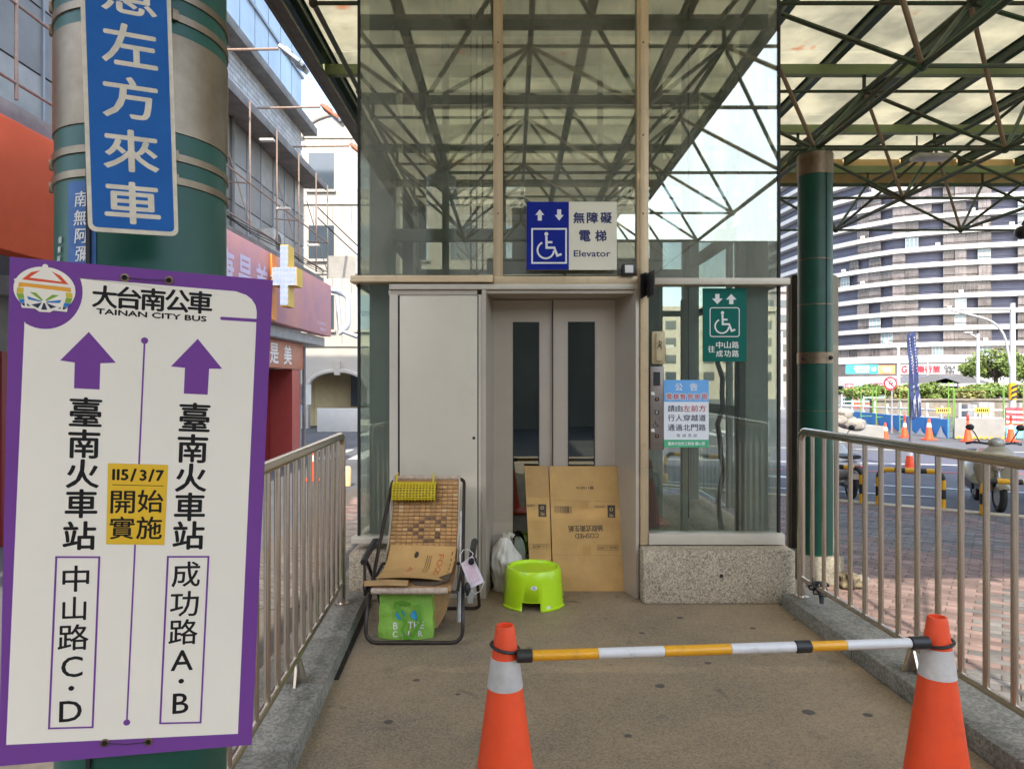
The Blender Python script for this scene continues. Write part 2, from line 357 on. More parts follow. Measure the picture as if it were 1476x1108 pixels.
M_whitep = mat('print_white', (.78, .75, .7), .6, var=.03, scale=4, spec=.25)
M_black = mat('print_black', (.012, .011, .011), .6, var=0, spec=.2)

# ---------------------------------------------------------------- the ground
GZ = -.6
b = MB(); b.b2((-1600, -1200, GZ - .9), (1600, 2200, GZ - .02)); struct('ground', b, M_ground)
# the street wraps the plaza; its near edge runs askew from (8.1, 11.0) through (4.3, 13.7)
b = MB(); b.prism([(-60, -30, GZ - .016), (70, -30, GZ - .016), (70, 44, GZ - .016), (-60, 44, GZ - .016)], (0, 0, .004)); struct('road', b, M_asph)
b = MB(); b.prism([(4, 17.6, GZ - .012), (40, 12.5, GZ - .012), (40, 16.6, GZ - .012), (4, 22.8, GZ - .012)], (0, 0, .004)); struct('road_new_surface', b, M_asph2)
b = MB()
for (x0, y0), (x1, y1), wd in (((7.6, 14.55), (13, 12.2), .14), ((5.5, 16.2), (7.2, 15.2), .3), ((4, 19.6), (30, 14.6), .14), ((3, 24.5), (16, 21.5), .14), ((3, 15.2), (8, 12.95), .12)):
    d = V((x1 - x0, y1 - y0, 0)).normalized(); q = V((-d.y, d.x, 0)) * wd / 2; a = V((x0, y0, GZ - .004)); c = V((x1, y1, GZ - .004))
    b.prism([a - q, c - q, c + q, a + q], (0, 0, .003))
struct('road_marking', b, M_paint)
b = MB(); b.prism([(6, 17.2, GZ - .004), (20, 15.1, GZ - .004), (20, 15.2, GZ - .004), (6, 17.3, GZ - .004)], (0, 0, .003)); struct('road_red_line', b, M_paintp)
b = MB()
for k in range(9):
    for base in ((-8.2 + k * .95, 19.5, 3.0), (2.2 + k * .9, 28.5, 3.5)):
        x, y, L_ = base; b.box((x, y + L_ / 2, GZ - .003), (.45, L_, .004))
struct('crosswalk', b, M_paint)
# plaza edge line and paved area right and left of the walkway
E0, E1 = V((12.5, 7.9, 0)), V((1.0, 16.1, 0))
def edge_y(x): return E0.y + (E1.y - E0.y) * (x - E0.x) / (E1.x - E0.x)
b = MB(); b.prism([(2.2, -8, GZ - .008), (16, -8, GZ - .008), (16, 5.4, GZ - .008), (12.5, 7.9, GZ - .008), (1., 16.1, GZ - .008), (-3.2, 14, GZ - .008), (-3.2, -8, GZ - .008)], (0, 0, -.1)); struct('plaza_pavement', b, M_joint)
b = MB(); d = (E1 - E0).normalized(); q = V((-d.y, d.x, 0)) * .12
b.prism([E0 - q + V((0, 0, GZ - .1)), E1 - q + V((0, 0, GZ - .1)), E1 + q + V((0, 0, GZ - .1)), E0 + q + V((0, 0, GZ - .1))], (0, 0, .112)); struct('plaza_kerb', b, mat('kerb_pale', (.5, .42, .3), .8, var=.25, scale=3))
pav = bpy.data.objects['plaza_pavement']
# pavers in running bond, courses parallel to the plaza edge
th = math.atan2(d.y, d.x) + math.pi; ax = V((math.cos(th), math.sin(th), 0)); ay = V((-math.sin(th), math.cos(th), 0))
cand = []
BW, BH = .218, .109
for j in range(-50, 150):
    for i in range(-60, 60):
        c = V((5, 5, 0)) + ax * ((i + (j % 2) * .5) * BW) + ay * (j * BH)
        if 2.27 < c.x < 11 and 3.2 < c.y < edge_y(c.x) - .28 and c.x / c.y < .86: cand.append((c, 0))
        elif -2.9 < c.x < -1.25 and 6.5 < c.y < 13.5 and j % 1 == 0: cand.append((c, 1))
def bm_paver(m):
    bb = MB(); bb.box((0, 0, -.02), (BW - .009, BH - .009, .04), m); return bb.mesh('paver', bevel=.004)
M_pavl = mat('paver_left_shaded', (.12, .105, .095), .85, var=.3, scale=3, rand=.3)  # darker colour stands in for shade on the left plaza
PV = [bm_paver(M_brickr), bm_paver(M_brickg)]
def pcol(c):
    v = math.sin(c.x * 1.9 + 1.2 * math.sin(c.y * 1.3)) + math.sin(c.y * 1.5 - c.x * .7) + random.uniform(-1.1, 1.1); return 0 if v > -.25 else 1
cand.sort(key=lambda e: (e[1], (e[0] - V((2.2, 4.6, 0))).length))
mr_ = MB()
for k, (c, side) in enumerate(cand):
    z = GZ + random.uniform(-.0025, .0015); t = pcol(c)
    if k < 290:
        o = bpy.data.objects.new('paver', PV[t]); link(o, pav); o.location = (c.x, c.y, z); o.rotation_euler = (random.uniform(-.008, .008), random.uniform(-.008, .008), th)
    else:
        mm = Matrix.Translation((c.x, c.y, z - .01)) @ Matrix.Rotation(th, 4, 'Z') @ Matrix.Rotation(random.uniform(-.008, .008), 4, 'X')
        mr_.box((0, 0, 0), (BW - .009, BH - .009, .02), M_pavl if side and c.y < 10.5 else (M_brickr, M_brickg)[t], M=mm)
o = mr_.build('paver_field', None, pav, smooth=False, weld=False); tag(o, kind='stuff')
# the raised walkway with its kerbs
def lx(y): return -1.10 + (4.48 - y) * .07        # left railing line
def rx(y): return 1.925 + (4.64 - y) * .04        # right railing line
b = MB(); b.prism([(lx(-3) + .13, -4, -.02), (rx(-3) - .1, -4, -.02), (rx(4.9) - .1, 4.9, -.02), (1.98, 7.3, -.02), (-1.15, 7.3, -.02), (lx(4.9) + .13, 4.9, -.02)], (0, 0, .02)); struct('walkway_floor', b, M_floor)
b = MB(); b.b2((-1.35, -4, GZ - .05), (2.22, 7.35, -.021)); struct('walkway_base', b, M_kerb)
def kerb(f, sgn, y0, y1, name):
    root = None; y = y1; k = 0
    while y > y0:
        L_ = 1.18 if k else .9; ya = max(y0, y - L_ + .008); w0 = .1 if sgn > 0 else .13; w1 = .2
        P = [(f(y) - sgn * w0, y, -.05), (f(ya) - sgn * w0, ya, -.05), (f(ya) + sgn * w1, ya, -.05), (f(y) + sgn * w1, y, -.05)]
        bb = MB(); bb.prism(P, (0, 0, .137 + random.uniform(-.003, .003)))
        if root is None: root = struct(name, bb, M_kerb, bevel=.012)
        else: bb.build('kerb_stone', M_kerb, root, bevel=.012)
        y -= L_; k += 1
fl = bpy.data.objects['walkway_floor']; rg = random.Random(2)
M_gum = mat('gum_black', (.11, .092, .07), .8, var=.2, scale=30)
for px, py, r_ in ((868, 945, .016), (951, 988, .022), (925, 912, .014), (1165, 1026, .026), (1251, 1030, .02), (1020, 955, .017), (1247, 877, .016), (1145, 893, .012), (1280, 975, .016), (600, 980, .016), (560, 1040, .02), (905, 1060, .015), (980, 890, .02), (660, 1000, .012), (1085, 905, .015)):
    Y = 1500 / (py - 554); c = V(((px - 738) / 1000 * Y, Y, 0)); bb = MB(); bb.prism([c + V((r_ * (1 + .25 * rg.random()) * math.cos(a), r_ * .8 * (1 + .3 * rg.random()) * math.sin(a), 0)) for a in [2 * math.pi * k / 11 for k in range(11)]], (0, 0, .0015)); bb.build('gum_spot', M_gum, fl)
kerb(lx, -1, -3.5, 4.76, 'left_kerb'); kerb(rx, 1, -3.5, 4.70, 'right_kerb')
# ---------------------------------------------------------------- elevator tower
FY = 4.93
TXL, TXR = -1.10, 1.908
el = thing('elevator_tower', (.4, FY, 0), 'glass elevator tower with beige metal frame closing the end of the walkway', 'elevator')
def part(name, mb, m, parent=el, **k): return mb.build(name, m, parent, **k)
TOP = 4.8
b = MB(); b.b2((-1.13, 4.80, 0), (-.858, 7.2, .33)); part('plinth', b, M_plinth, bevel=.012)
b = MB(); b.b2((.895, 4.74, 0), (1.94, 7.2, .365)); b2_ = part('plinth', b, M_plinth, bevel=.018)
b = MB(); b.lathe((0, 0, 0), [(.012, 0), (.012, .01)], 10, M=Matrix.Rotation(R(90), 4, 'X')); 
for v in b.v: v += V((1.355 + .075, 4.743, .245 - .05))
part('drain_hole', b, M_dark)
# mullions and transoms
for x0, x1, z0, pr in ((-.131, -.066, 2.26, 0), (.882, .962, .372, 0)):
    b = MB(); b.b2((x0, FY - .045, z0), (x1, FY + .06, TOP)); b.b2((x0 + .018, FY - .058, z0), (x1 - .018, FY - .0455, TOP)); o = part('mullion', b, M_alu, bevel=.004)
    for zz in (2.7, 3.25, 3.9):
        s_ = MB(); s_.ell(((x0 + x1) / 2, FY - .059, zz), (.006, .003, .006), None, 8, 4); part('screw', s_, M_dark, o)
for x in (TXL + .012, TXR - .012):
    b = MB(); b.b2((x - .008, FY - .012, .42), (x + .008, FY + .02, TOP)); part('corner_bead', b, M_dark)
b = MB(); b.b2((TXL - .03, FY - .085, 2.213), (-.133, FY + .05, 2.262)); b.b2((TXL - .03, FY - .10, 2.213), (-.133, FY - .0855, 2.232)); part('transom', b, M_alu, bevel=.003)
b = MB(); b.b2((-.131, FY - .06, 2.205), (.881, FY + .05, 2.2595)); part('transom', b, M_alu, bevel=.003)
b = MB(); b.b2((-.86, FY - .075, 2.166), (.881, FY + .05, 2.2035)); part('header', b, M_aluw, bevel=.003)
b = MB(); b.b2((.963, FY - .09, 2.198), (TXR + .035, FY + .05, 2.243)); part('transom', b, M_aluw, bevel=.003)
b = MB(); b.b2((TXL, FY - .05, TOP), (TXR, 7.2, TOP + .12)); part('top_frame', b, M_alu, bevel=.005)
# front glass
for x0, x1, z0, z1, mm in ((TXL + .02, -.132, 2.263, TOP, M_glass), (-.065, .881, 2.26, TOP, M_glass), (.963, TXR - .02, 2.244, TOP, M_glass), (TXL + .02, -.865, .43, 2.21, M_glass2), (.963, TXR - .02, .452, 2.197, M_glass2)):
    b = MB(); b.b2((x0, FY, z0), (x1, FY + .01, z1)); part('glass_pane', b, mm, smooth=False)
# side and back glass
for x in (TXL, TXR - .01):
    for y0, y1 in ((FY + .025, 6.05), (6.1, 7.18)):
        for z0, z1, mm in ((2.26, TOP, M_glass2), (.43, 2.2, M_glass2)):
            b = MB(); b.b2((x, y0, z0), (x + .01, y1, z1)); part('glass_pane', b, mm, smooth=False)
    b = MB(); b.b2((x - .02, 6.052, .42), (x + .03, 6.098, TOP)); part('side_post', b, M_post)
    b = MB(); b.b2((x - .02, FY + .055, 2.203), (x + .03, 7.18, 2.257)); part('side_rail', b, M_post)
for x0, x1 in ((TXL + .02, -.12), (-.06, .88), (.94, TXR - .02)):
    for z0, z1 in ((2.26, TOP), (.43, 2.2)):
        b = MB(); b.b2((x0, 7.17, z0), (x1, 7.18, z1)); part('glass_pane', b, M_glass2, smooth=False)
for x in (-.09, .91):
    b = MB(); b.b2((x - .028, 7.14, 0.0), (x + .028, 7.2, TOP)); part('back_post', b, M_post)
b = MB(); b.b2((TXL, 7.13, 2.203), (TXR, 7.2, 2.257)); part('back_rail', b, M_post)
# sills
b = MB(); b.b2((TXL - .03, FY - .06, .385), (-.868, FY + .05, .428)); part('sill', b, M_aluw, bevel=.003)
b = MB(); b.b2((.963, FY - .055, .374), (TXR + .01, FY + .05, .45)); part('sill', b, M_aluw, bevel=.003)
# shaft steel inside
def post(x0, x1, y0, y1, z0, z1, m): bb = MB(); bb.b2((x0, y0, z0), (x1, y1, z1)); return part('shaft_post', bb, m, bevel=.004)
post(-1.04, -.87, 5.06, 5.2, 0, TOP, M_post); post(1.70, 1.865, 5.05, 5.19, 0, TOP, M_post)
post(-1.04, -.92, 6.9, 7.05, 0, TOP, M_post); post(1.72, 1.86, 6.9, 7.05, 0, TOP, M_post)
post(1.30, 1.345, 5.30, 5.36, 0, 2.15, M_posto); post(1.16, 1.25, 5.75, 5.85, 0, TOP, M_posto); post(1.70, 1.755, 5.25, 5.31, 0, 2.6, M_blk)
post(-.86, -.78, 5.45, 5.6, 0, 4.1, M_blk); post(-.74, -.69, 5.5, 5.6, 2.5, 3.9, M_blk)
for x0, x1 in ((-.868, 1.698),):
    for z in (2.56, 4.1):
        bb = MB(); bb.b2((x0, 5.1, z), (x1, 5.19, z + .085)); part('shaft_beam', bb, M_posto, bevel=.004)
for z in (1.15, 2.56, 3.6, 4.3):
    bb = MB(); bb.b2((-.915, 6.93, z), (1.715, 7.02, z + .09)); part('shaft_beam', bb, M_posto, bevel=.004)
    for x in (-.98, 1.79):
        bb = MB(); bb.b2((x - .04, 5.205, z + .1), (x + .04, 6.89, z + .18)); part('shaft_beam', bb, M_posto, bevel=.004)
# machinery deck and door operator box
bb = MB(); bb.b2((.10, 5.02, 2.86), (.77, 5.30, 3.0)); bb.b2((.09, 5.015, 2.84), (.78, 5.31, 2.857)); part('operator_box', bb, M_posto, bevel=.004)
bb = MB(); bb.b2((.1, 5.01, 2.872), (.76, 5.017, 2.884)); part('yellow_strip', bb, mat('dull_yellow', (.45, .32, .07), .6))
bb = MB(); bb.b2((-.2, 5.5, 2.3), (1.1, 6.8, 2.5)); part('machine_deck', bb, M_post)
bb = MB(); bb.b2((.0, 5.7, 2.52), (.5, 6.3, 2.95)); bb.lathe((.75, 6.1, 2.52), [(.16, 0), (.16, .3), (.1, .36)], 18); part('hoist_machine', bb, mat('machine_cream', (.42, .4, .3), .5))
for x in (-.35, -.3, -.25, 1.15, 1.5):
    rod('hoist_rope', (x, 5.9, 0.1), (x, 5.9, 4.7), .007, M_cable, el)
rod('guide_rail', (-.55, 5.75, 0), (-.55, 5.75, 4.75), .03, M_posto, el)
# a slack black cable behind the right pane
pts = [(1.64 + .02 * math.sin(k * 1.3) + .01 * math.sin(k * 2.9), 5.45, 2.15 - k * .12) for k in range(17)]
bb = MB(); bb.tube(pts, .02, 8); part('hanging_hose', bb, M_cable)
# car behind the doors
bb = MB(); bb.b2((-.3, 5.42, .05), (1.119, 6.7, .08)); bb.b2((-.3, 6.66, .081), (1.119, 6.7, 2.199)); bb.b2((-.3, 5.42, 2.2), (1.119, 6.7, 2.24)); bb.b2((-.33, 5.42, .05), (-.301, 6.7, 2.24)); bb.b2((1.12, 5.42, .05), (1.15, 6.7, 2.24)); bb.b2((.97, 5.42, .05), (1.119, 5.45, 2.24)); part('car', bb, mat('car_inside', (.1, .12, .11), .4, .3))
# recess, doors
AY = 5.20
XL0, XL1, XR1, XR0 = -.212, -.166, .78, .887
def wallp(x0, y0, x1, y1, t, name, m):
    bb = MB(); d_ = V((x1 - x0, y1 - y0, 0)).normalized(); nn = V((d_.y, -d_.x, 0)) * t
    bb.prism([(x0, y0, 0.001), (x1, y1, 0.001), (x1 + nn.x, y1 + nn.y, 0.001), (x0 + nn.x, y0 + nn.y, 0.001)], (0, 0, 2.163)); return part(name, bb, m)
wallp(XL1, AY + .06, XL0, FY - .07, -.03, 'jamb', M_door); jr = wallp(XR1, AY + .06, XR0, FY - .07, .022, 'jamb', M_door)
bb = MB(); bb.b2((-.868, FY - .055, 2.13), (-.245, FY + .02, 2.164)); bb.b2((XL1 - .03, FY - .05, 2.14), (XR0 - .01, AY + .07, 2.1645)); part('soffit', bb, M_door)
bb = MB(); bb.b2((XL1 - .05, AY + .06, 2.07), (XR1 + .05, AY + .09, 2.139)); part('door_header', bb, M_door)
bb = MB(); bb.b2((XL1, AY - .02, -.002), (XR1, AY + .08, .012)); part('door_sill', bb, M_steelbr)
def leaf(x0, x1, y, wx0, wx1):
    bb = MB(); z0, z1, t = .015, 2.135, .03; a0, a1 = .22, 1.97
    bb.b2((x0, y, z0), (wx0, y + t, z1)); bb.b2((wx1, y, z0), (x1, y + t, z1)); bb.b2((wx0, y, z0), (wx1, y + t, a0)); bb.b2((wx0, y, a1), (wx1, y + t, z1))
    o = part('door_leaf', bb, M_door, smooth=False)
    g = MB(); g.b2((wx0 + .001, y + .012, a0 + .001), (wx1 - .001, y + .02, a1 - .001)); g.build('vision_pane', M_vision, o, smooth=False)
    for (p, q, r_, s_) in ((wx0, wx0 + .006, a0, a1), (wx1 - .006, wx1, a0, a1), (wx0 + .0062, wx1 - .0062, a1 - .006, a1)):
        g = MB(); g.b2((p, y - .002, r_), (q, y + .011, s_)); g.build('gasket', M_blk, o, smooth=False)
leaf(XL1 + .002, .306, AY + .025, .006, .206); leaf(.309, XR1 - .002, AY, .418, .622)
bb = MB(); bb.b2((.303, AY - .004, .02), (.3085, AY + .03, 2.13)); part('door_edge_seal', bb, M_dark)
# scribble on the right jamb
jf = Fr(V((XR0, FY - .07, 2.16)), V((XR1 - XR0, AY + .13 - FY, 0)) * -1, (0, 0, -1), .0008)
jf = Fr(V((XR1, AY + .06, 2.16)), V((XR0 - XR1, FY - .07 - AY - .06, 0)), (0, 0, -1), .0008)
bb = MB(); c = jf.pix(902, 563); k = .005
jf.stroke(bb, [(c[0] + a * k, c[1] + e * k) for a, e in ((-6, -4), (-2, -1), (-7, 2))], .006); jf.stroke(bb, [(c[0] + a * k, c[1] + e * k) for a, e in ((-4, -6), (-3.5, 3), (-2, 6))], .005)
jf.stroke(bb, [(c[0] + a * k, c[1] + e * k) for a, e in ((3, -7), (1, -3), (5, -4), (4, 3), (-1, 4), (7, 4.5))], .007); jf.stroke(bb, [(c[0] + a * k, c[1] + e * k) for a, e in ((-3, 10), (6, 10))], .004)
part('marker_scribble', bb, M_black)
bb = MB(); bb.b2((-.188, 5.06, 1.36), (-.176, 5.09, 1.56)); part('emergency_slot', bb, M_steelbr)
# control cabinet left of the doors
CY = 4.87
bb = MB(); bb.b2((-.86, CY, 0), (-.802, CY + .2, 2.13)); bb.b2((-.235, CY, 0), (-.213, CY + .2, 2.13)); bb.b2((-.802, CY + .012, .0), (-.235, CY + .2, 2.129)); cb = part('cabinet_frame', bb, M_aluw)
bb = MB(); bb.b2((-.7995, CY + .0, .02), (-.788, CY + .0115, 2.122)); part('door_gap', bb, M_dark)
bb = MB(); bb.b2((-.7875, CY - .004, .02), (-.243, CY + .0115, 2.118)); cd = part('cabinet_door', bb, M_cab, bevel=.003)
bb = MB(); bb.b2((-.2425, CY + .0, .02), (-.2355, CY + .0115, 2.122)); part('door_gap', bb, M_dark)
bb = MB(); bb.ell((-.268, CY - .005, 1.125), (.011, .003, .011), None, 10, 4); bb.build('keyhole', M_dark, cd)
# ---------------------------------------------------------------- boards and boxes fixed to the tower
def flat(px0, py0, px1, py1, Y, t, name, label, cat, m, r=0):
    a = at(px0, py0, Y); c = at(px1, py1, Y); fr = Fr(a, (1, 0, 0), (0, 0, -1)); w_, h_ = c.x - a.x, a.z - c.z
    root = thing(name, ((a.x + c.x) / 2, Y, c.z), label, cat)
    board(fr, w_, h_, t, r).build('board', m, root, smooth=False); return root, fr, w_, h_
M_blue = mat('sign_blue', (.006, .018, .24), .6, spec=.2, var=.08, scale=5); M_cream = mat('sign_cream', (.8, .73, .56), .45, var=.05, scale=3); M_navy = mat('print_navy', (.02, .025, .11), .5, var=0)
rt, fr, w_, h_ = flat(759, 291, 889, 389, FY - .075, .012, 'elevator_sign', 'blue and cream elevator sign with wheelchair symbol above the sliding doors', 'sign', M_cream)
bb = MB(); x, y = fr.pix(820, 389); fr.rect(bb, 0, 0, x, h_); bb.build('blue_field', M_blue, rt)
bb = MB()
for (px, up) in ((778, True), (806, False)):
    c = fr.pix(px, 310); arrow(fr, bb, c[0], c[1], .062, .078, None, up)
p = fr.pix(767, 330); q = fr.pix(816, 379); fr.stroke(bb, [(p[0], p[1]), (q[0], p[1]), (q[0], q[1]), (p[0], q[1])], .012, closed=True)
wheelchair(fr, bb, p[0] + .01, p[1] + .008, q[0] - p[0] - .025, None); bb.build('symbol', M_whitep, rt)
bb = MB(); s_ = 15.5 * .00486
for ch, px, py in (('無', 834.5, 314), ('障', 854, 314), ('礙', 873.5, 314), ('電', 843, 340), ('梯', 866, 340)): fr.text(bb, ch, fr.pix(px, py), s_, s_, None, .0028)
fr.text(bb, 'Elevator', fr.pix(853.5, 365.5), .043, .255, None, .0012); bb.build('lettering', M_navy, rt)
# door call lamp box
rt = thing('lamp_switch_box', at(904, 398, FY - .06), 'small black box with a white face under the elevator sign', 'box')
a = at(895, 382, FY - .06); c = at(915, 398, FY - .06); bb = MB(); bb.b2((a.x, FY - .11, c.z), (c.x, FY - .0605, a.z)); bb.build('housing', M_blk, rt, bevel=.01)
a = at(899, 384, FY - .06); c = at(911, 395, FY - .06); bb = MB(); bb.b2((a.x, FY - .116, c.z), (c.x, FY - .1105, a.z)); bb.build('face', M_whitep, rt, bevel=.002)
# projecting blade sign
rt = thing('blade_sign', (.925, FY - .1, 2.1), 'small dark and grey double sign sticking out beside the door mullion', 'sign')
bb = MB(); bb.prism([at(923, 395, 4.75), at(932, 392, 4.85), at(932, 426, 4.85), at(923, 431, 4.75)], (.004, .004, 0)); bb.build('dark_plate', M_blk, rt, smooth=False)
f2 = Fr(at(923, 395, 4.75), at(932, 392, 4.85) - at(923, 395, 4.75), (0, 0, -1), .0005); bb = MB(); c = f2.pix(927.5, 411); wheelchair(f2, bb, c[0] - .022, c[1] - .035, .05, None); bb.build('symbol', M_whitep, rt)
bb = MB(); bb.prism([at(932.6, 394, 4.85), at(943, 388, 4.7), at(943, 424, 4.7), at(932.6, 430, 4.85)], (.004, -.004, 0)); bb.build('grey_plate', mat('grey_plate', (.14, .13, .12), .4, .5), rt, smooth=False)
# intercom
rt = thing('intercom_handset', at(948, 526, FY - .05), 'yellowed ivory intercom phone with scribbles above the call buttons', 'intercom')
M_iv = mat('ivory_plastic', (.55, .44, .25), .4, var=.15, scale=15)
a = at(938, 478, FY); c = at(957, 525, FY); bb = MB(); bb.b2((a.x, FY - .045, c.z), (c.x, FY - .003, a.z)); bb.build('cradle', M_iv, rt, bevel=.012)
bb = MB(); cx = (a.x + c.x) / 2; bb.b2((cx - .024, FY - .075, c.z + .02), (cx + .024, FY - .0455, a.z - .015)); bb.build('handset', M_iv, rt, bevel=.012)
f2 = Fr((a.x, FY - .076, a.z), (1, 0, 0), (0, 0, -1)); bb = MB()
for k in range(3): f2.stroke(bb, [(.03 + .012 * (i % 2) + .006 * i, .085 + .012 * k + .02 * math.sin(i * 2 + k)) for i in range(5)], .004)
bb.build('scribble', M_black, rt)
bb = MB(); bb.tube([(c.x - .01, FY - .03, c.z + .16 - .008 * k + 0) for k in range(2)] + [(c.x + .008 * math.sin(k * 1.9), FY - .03 + .008 * math.cos(k * 1.9), c.z + .13 - .005 * k) for k in range(22)], .003, 5); bb.build('coiled_cord', M_blk, rt)
# call panel
a = at(937, 528, FY - .02); c = at(957, 648, FY - .02); M_cp = mat('call_panel_bronze', (.26, .22, .19), .38, .7, var=.2, scale=8)
rt = thing('call_panel', (a.x, FY - .02, c.z), 'brown steel call panel with display and arrow buttons beside the notice', 'panel'); bb = MB(); bb.b2((a.x, FY - .03, c.z), (c.x, FY - .002, a.z)); bb.build('plate', M_cp, rt, bevel=.002)
f2 = Fr((a.x, FY - .03, a.z), (1, 0, 0), (0, 0, -1)); bb = MB(); p, q = f2.pix(941.5, 536), f2.pix(951.5, 556); f2.rect(bb, p[0], p[1], q[0], q[1]); bb.build('display', M_blk, rt)
for py, lab in ((575, 1), (594, 0), (628, 1)):
    p = f2.pix(947, py); bb = MB(); o3 = f2.pt(*p); bb.b2((o3.x - .014, FY - .038, o3.z - .013), (o3.x + .014, FY - .0305, o3.z + .013)); o = bb.build('button', M_blk, rt, bevel=.003)
    bb = MB(); f3 = Fr((a.x, FY - .0385, a.z), (1, 0, 0), (0, 0, -1)); c3 = f3.pix(947, py)
    if lab: f3.poly(bb, [(c3[0] - .007, c3[1] - .003), (c3[0] + .007, c3[1] - .003), (c3[0], c3[1] + .006)]); bb.build('arrow_mark', mat('amber', (.7, .2, .04), .5), o)
    else: f3.stroke(bb, [(c3[0] + .007 * math.cos(t * .6), c3[1] + .007 * math.sin(t * .6)) for t in range(10)], .003); bb.build('ring_mark', M_whitep, o)
bb = MB(); p = f2.pix(945, 611); wheelchair(f2, bb, p[0] - .025, p[1] - .028, .055, None); bb.build('symbol', M_blk, rt)
for py in (567, 620):
    bb = MB(); p = f2.pix(941, py); f2.poly(bb, [(p[0] - .013, p[1] - .01), (p[0] + .01, p[1] - .012), (p[0] + .014, p[1] + .012), (p[0] - .01, p[1] + .01)]); bb.build('tape_scrap', M_whitep, rt)
# green hanging direction sign
M_sg = mat('sign_green', (.004, .12, .09), .6, spec=.2, var=.08, scale=4)
rt, fr, w_, h_ = flat(1013, 415.5, 1076, 521, FY - .03, .008, 'green_direction_sign', 'green sign with wheelchair symbol hanging in the right window of the tower', 'sign', M_sg)
bb = MB()
for px, up in ((1034, False), (1054, True)):
    c = fr.pix(px, 431); arrow(fr, bb, c[0], c[1], .075, .072, None, up, .55, .4)
p = fr.pix(1023.5, 443.5); q = fr.pix(1065.5, 485); P = rrect(p[0], p[1], q[0], q[1], .016); fr.stroke(bb, P, .006, closed=True)
wheelchair(fr, bb, p[0] + .012, p[1] + .012, q[0] - p[0] - .026, None); bb.build('symbol', M_whitep, rt)
bb = MB()
for ch, px, py in (('往', 1025.5, 503), ('中', 1037, 497), ('山', 1048.5, 497), ('路', 1060, 497), ('成', 1037, 509.5), ('功', 1048.5, 509.5), ('路', 1060, 509.5)): fr.text(bb, ch, fr.pix(px, py), .047, .047, None, .0009)
bb.build('lettering', M_whitep, rt)
# notice
rt, fr, w_, h_ = flat(957, 547.5, 1021.5, 644.5, FY - .035, .003, 'notice_sheet', 'printed notice with blue heading and green foot taped over the glass by the call panel', 'notice', mat('notice_paper', (.8, .8, .8), .35, var=.02))
M_nb = mat('notice_blue', (.16, .42, .78), .4, var=.1, scale=6); M_ng = mat('notice_green', (.07, .42, .2), .4, var=.1, scale=6); M_nr = mat('print_red', (.5, .06, .06), .5, var=0); M_ngr = mat('print_charcoal', (.05, .05, .07), .5, var=0)
bb = MB(); y = fr.pix(957, 579)[1]; fr.rect(bb, 0, 0, w_, y); bb.build('blue_heading', M_nb, rt)
bb = MB(); y = fr.pix(957, 633.5)[1]; fr.rect(bb, 0, y, w_, h_); bb.build('green_footer', M_ng, rt)
bb = MB(); fr.text(bb, '公', fr.pix(978.5, 557.5), .052, .052, None, .0015); fr.text(bb, '告', fr.pix(1000, 557.5), .052, .052, None, .0015)
fr.text(bb, '臺南市政府工務局 關心您', fr.pix(989.5, 639), .024, .26, None, .0006)
for i, ch in enumerate('電梯暫停使用'): fr.text(bb, ch, fr.pix(964.5 + i * 10, 571.5), .045, .046, None, .0022)
bb.build('white_lettering', M_whitep, rt)
bb = MB(); fr.h += .0004
for i, ch in enumerate('電梯暫停使用'): fr.text(bb, ch, fr.pix(964.5 + i * 10, 571.5), .039, .04, None, .0006)
for i, ch in enumerate('左前方'): fr.text(bb, ch, fr.pix(990 + i * 11.2, 588.5), .045, .048, None, .0008)
bb.build('red_lettering', M_nr, rt)
bb = MB()
for i, ch in enumerate('請由'): fr.text(bb, ch, fr.pix(967.5 + i * 11.2, 588.5), .045, .048, None, .0008)
for i, ch in enumerate('行人穿越道'): fr.text(bb, ch, fr.pix(967.5 + i * 11.2, 602), .045, .048, None, .0008)
for i, ch in enumerate('通過北門路'): fr.text(bb, ch, fr.pix(967.5 + i * 11.2, 616), .045, .048, None, .0008)
for i, ch in enumerate('敬請見諒'): fr.text(bb, ch, fr.pix(978 + i * 8, 627.5), .023, .025)
bb.build('dark_lettering', M_ngr, rt)
# ---------------------------------------------------------------- space frame canopy
cy_ = thing('canopy', (-.83, 1.6, 4.05), 'green steel space frame canopy with translucent cream roof panels over the walkway and plaza', 'canopy')
ZB, ZT, ZR = 4.02, 5.05, 5.24
GX = lambda i: 3.25 + 2.04 * i
GY = lambda j: 7.44 + 1.947 * j
def inside(p):
    if p[0] < -2.6 or p[0] > 11 or p[1] < -6.2 or p[1] > 12.5: return False
    return not (p[0] > 3.4 and p[1] < 2.1)
def tower(p, m=.12): return TXL - m < p[0] < TXR + m and FY - m < p[1] < 7.2 + m and p[2] < 4.95
bn = [(GX(i), GY(j), ZB) for i in range(-3, 5) for j in range(-7, 3) if inside((GX(i), GY(j)))]
tn = [(GX(i) + 1.02, GY(j) + .9735, ZT) for i in range(-4, 5) for j in range(-8, 3) if inside((GX(i) + 1.02, GY(j) + .9735))]
bn = [p for p in bn if not tower(p)]
def clear(a, b_): return not any(tower(V(a).lerp(V(b_), t / 8)) for t in range(9))
def seg(nodes, name, r, m):
    st = {(round(p[0], 2), round(p[1], 2)) for p in nodes}
    for p in nodes:
        for dx, dy in ((2.04, 0), (0, 1.947)):
            q = (p[0] + dx, p[1] + dy, p[2])
            if (round(q[0], 2), round(q[1], 2)) in st and clear(p, q): rod(name, p, q, r * (1.45 if dy else 1), m, cy_)
seg(bn, 'bottom_chord', .019, M_truss); seg(tn, 'top_chord', .02, M_truss)
k = 0
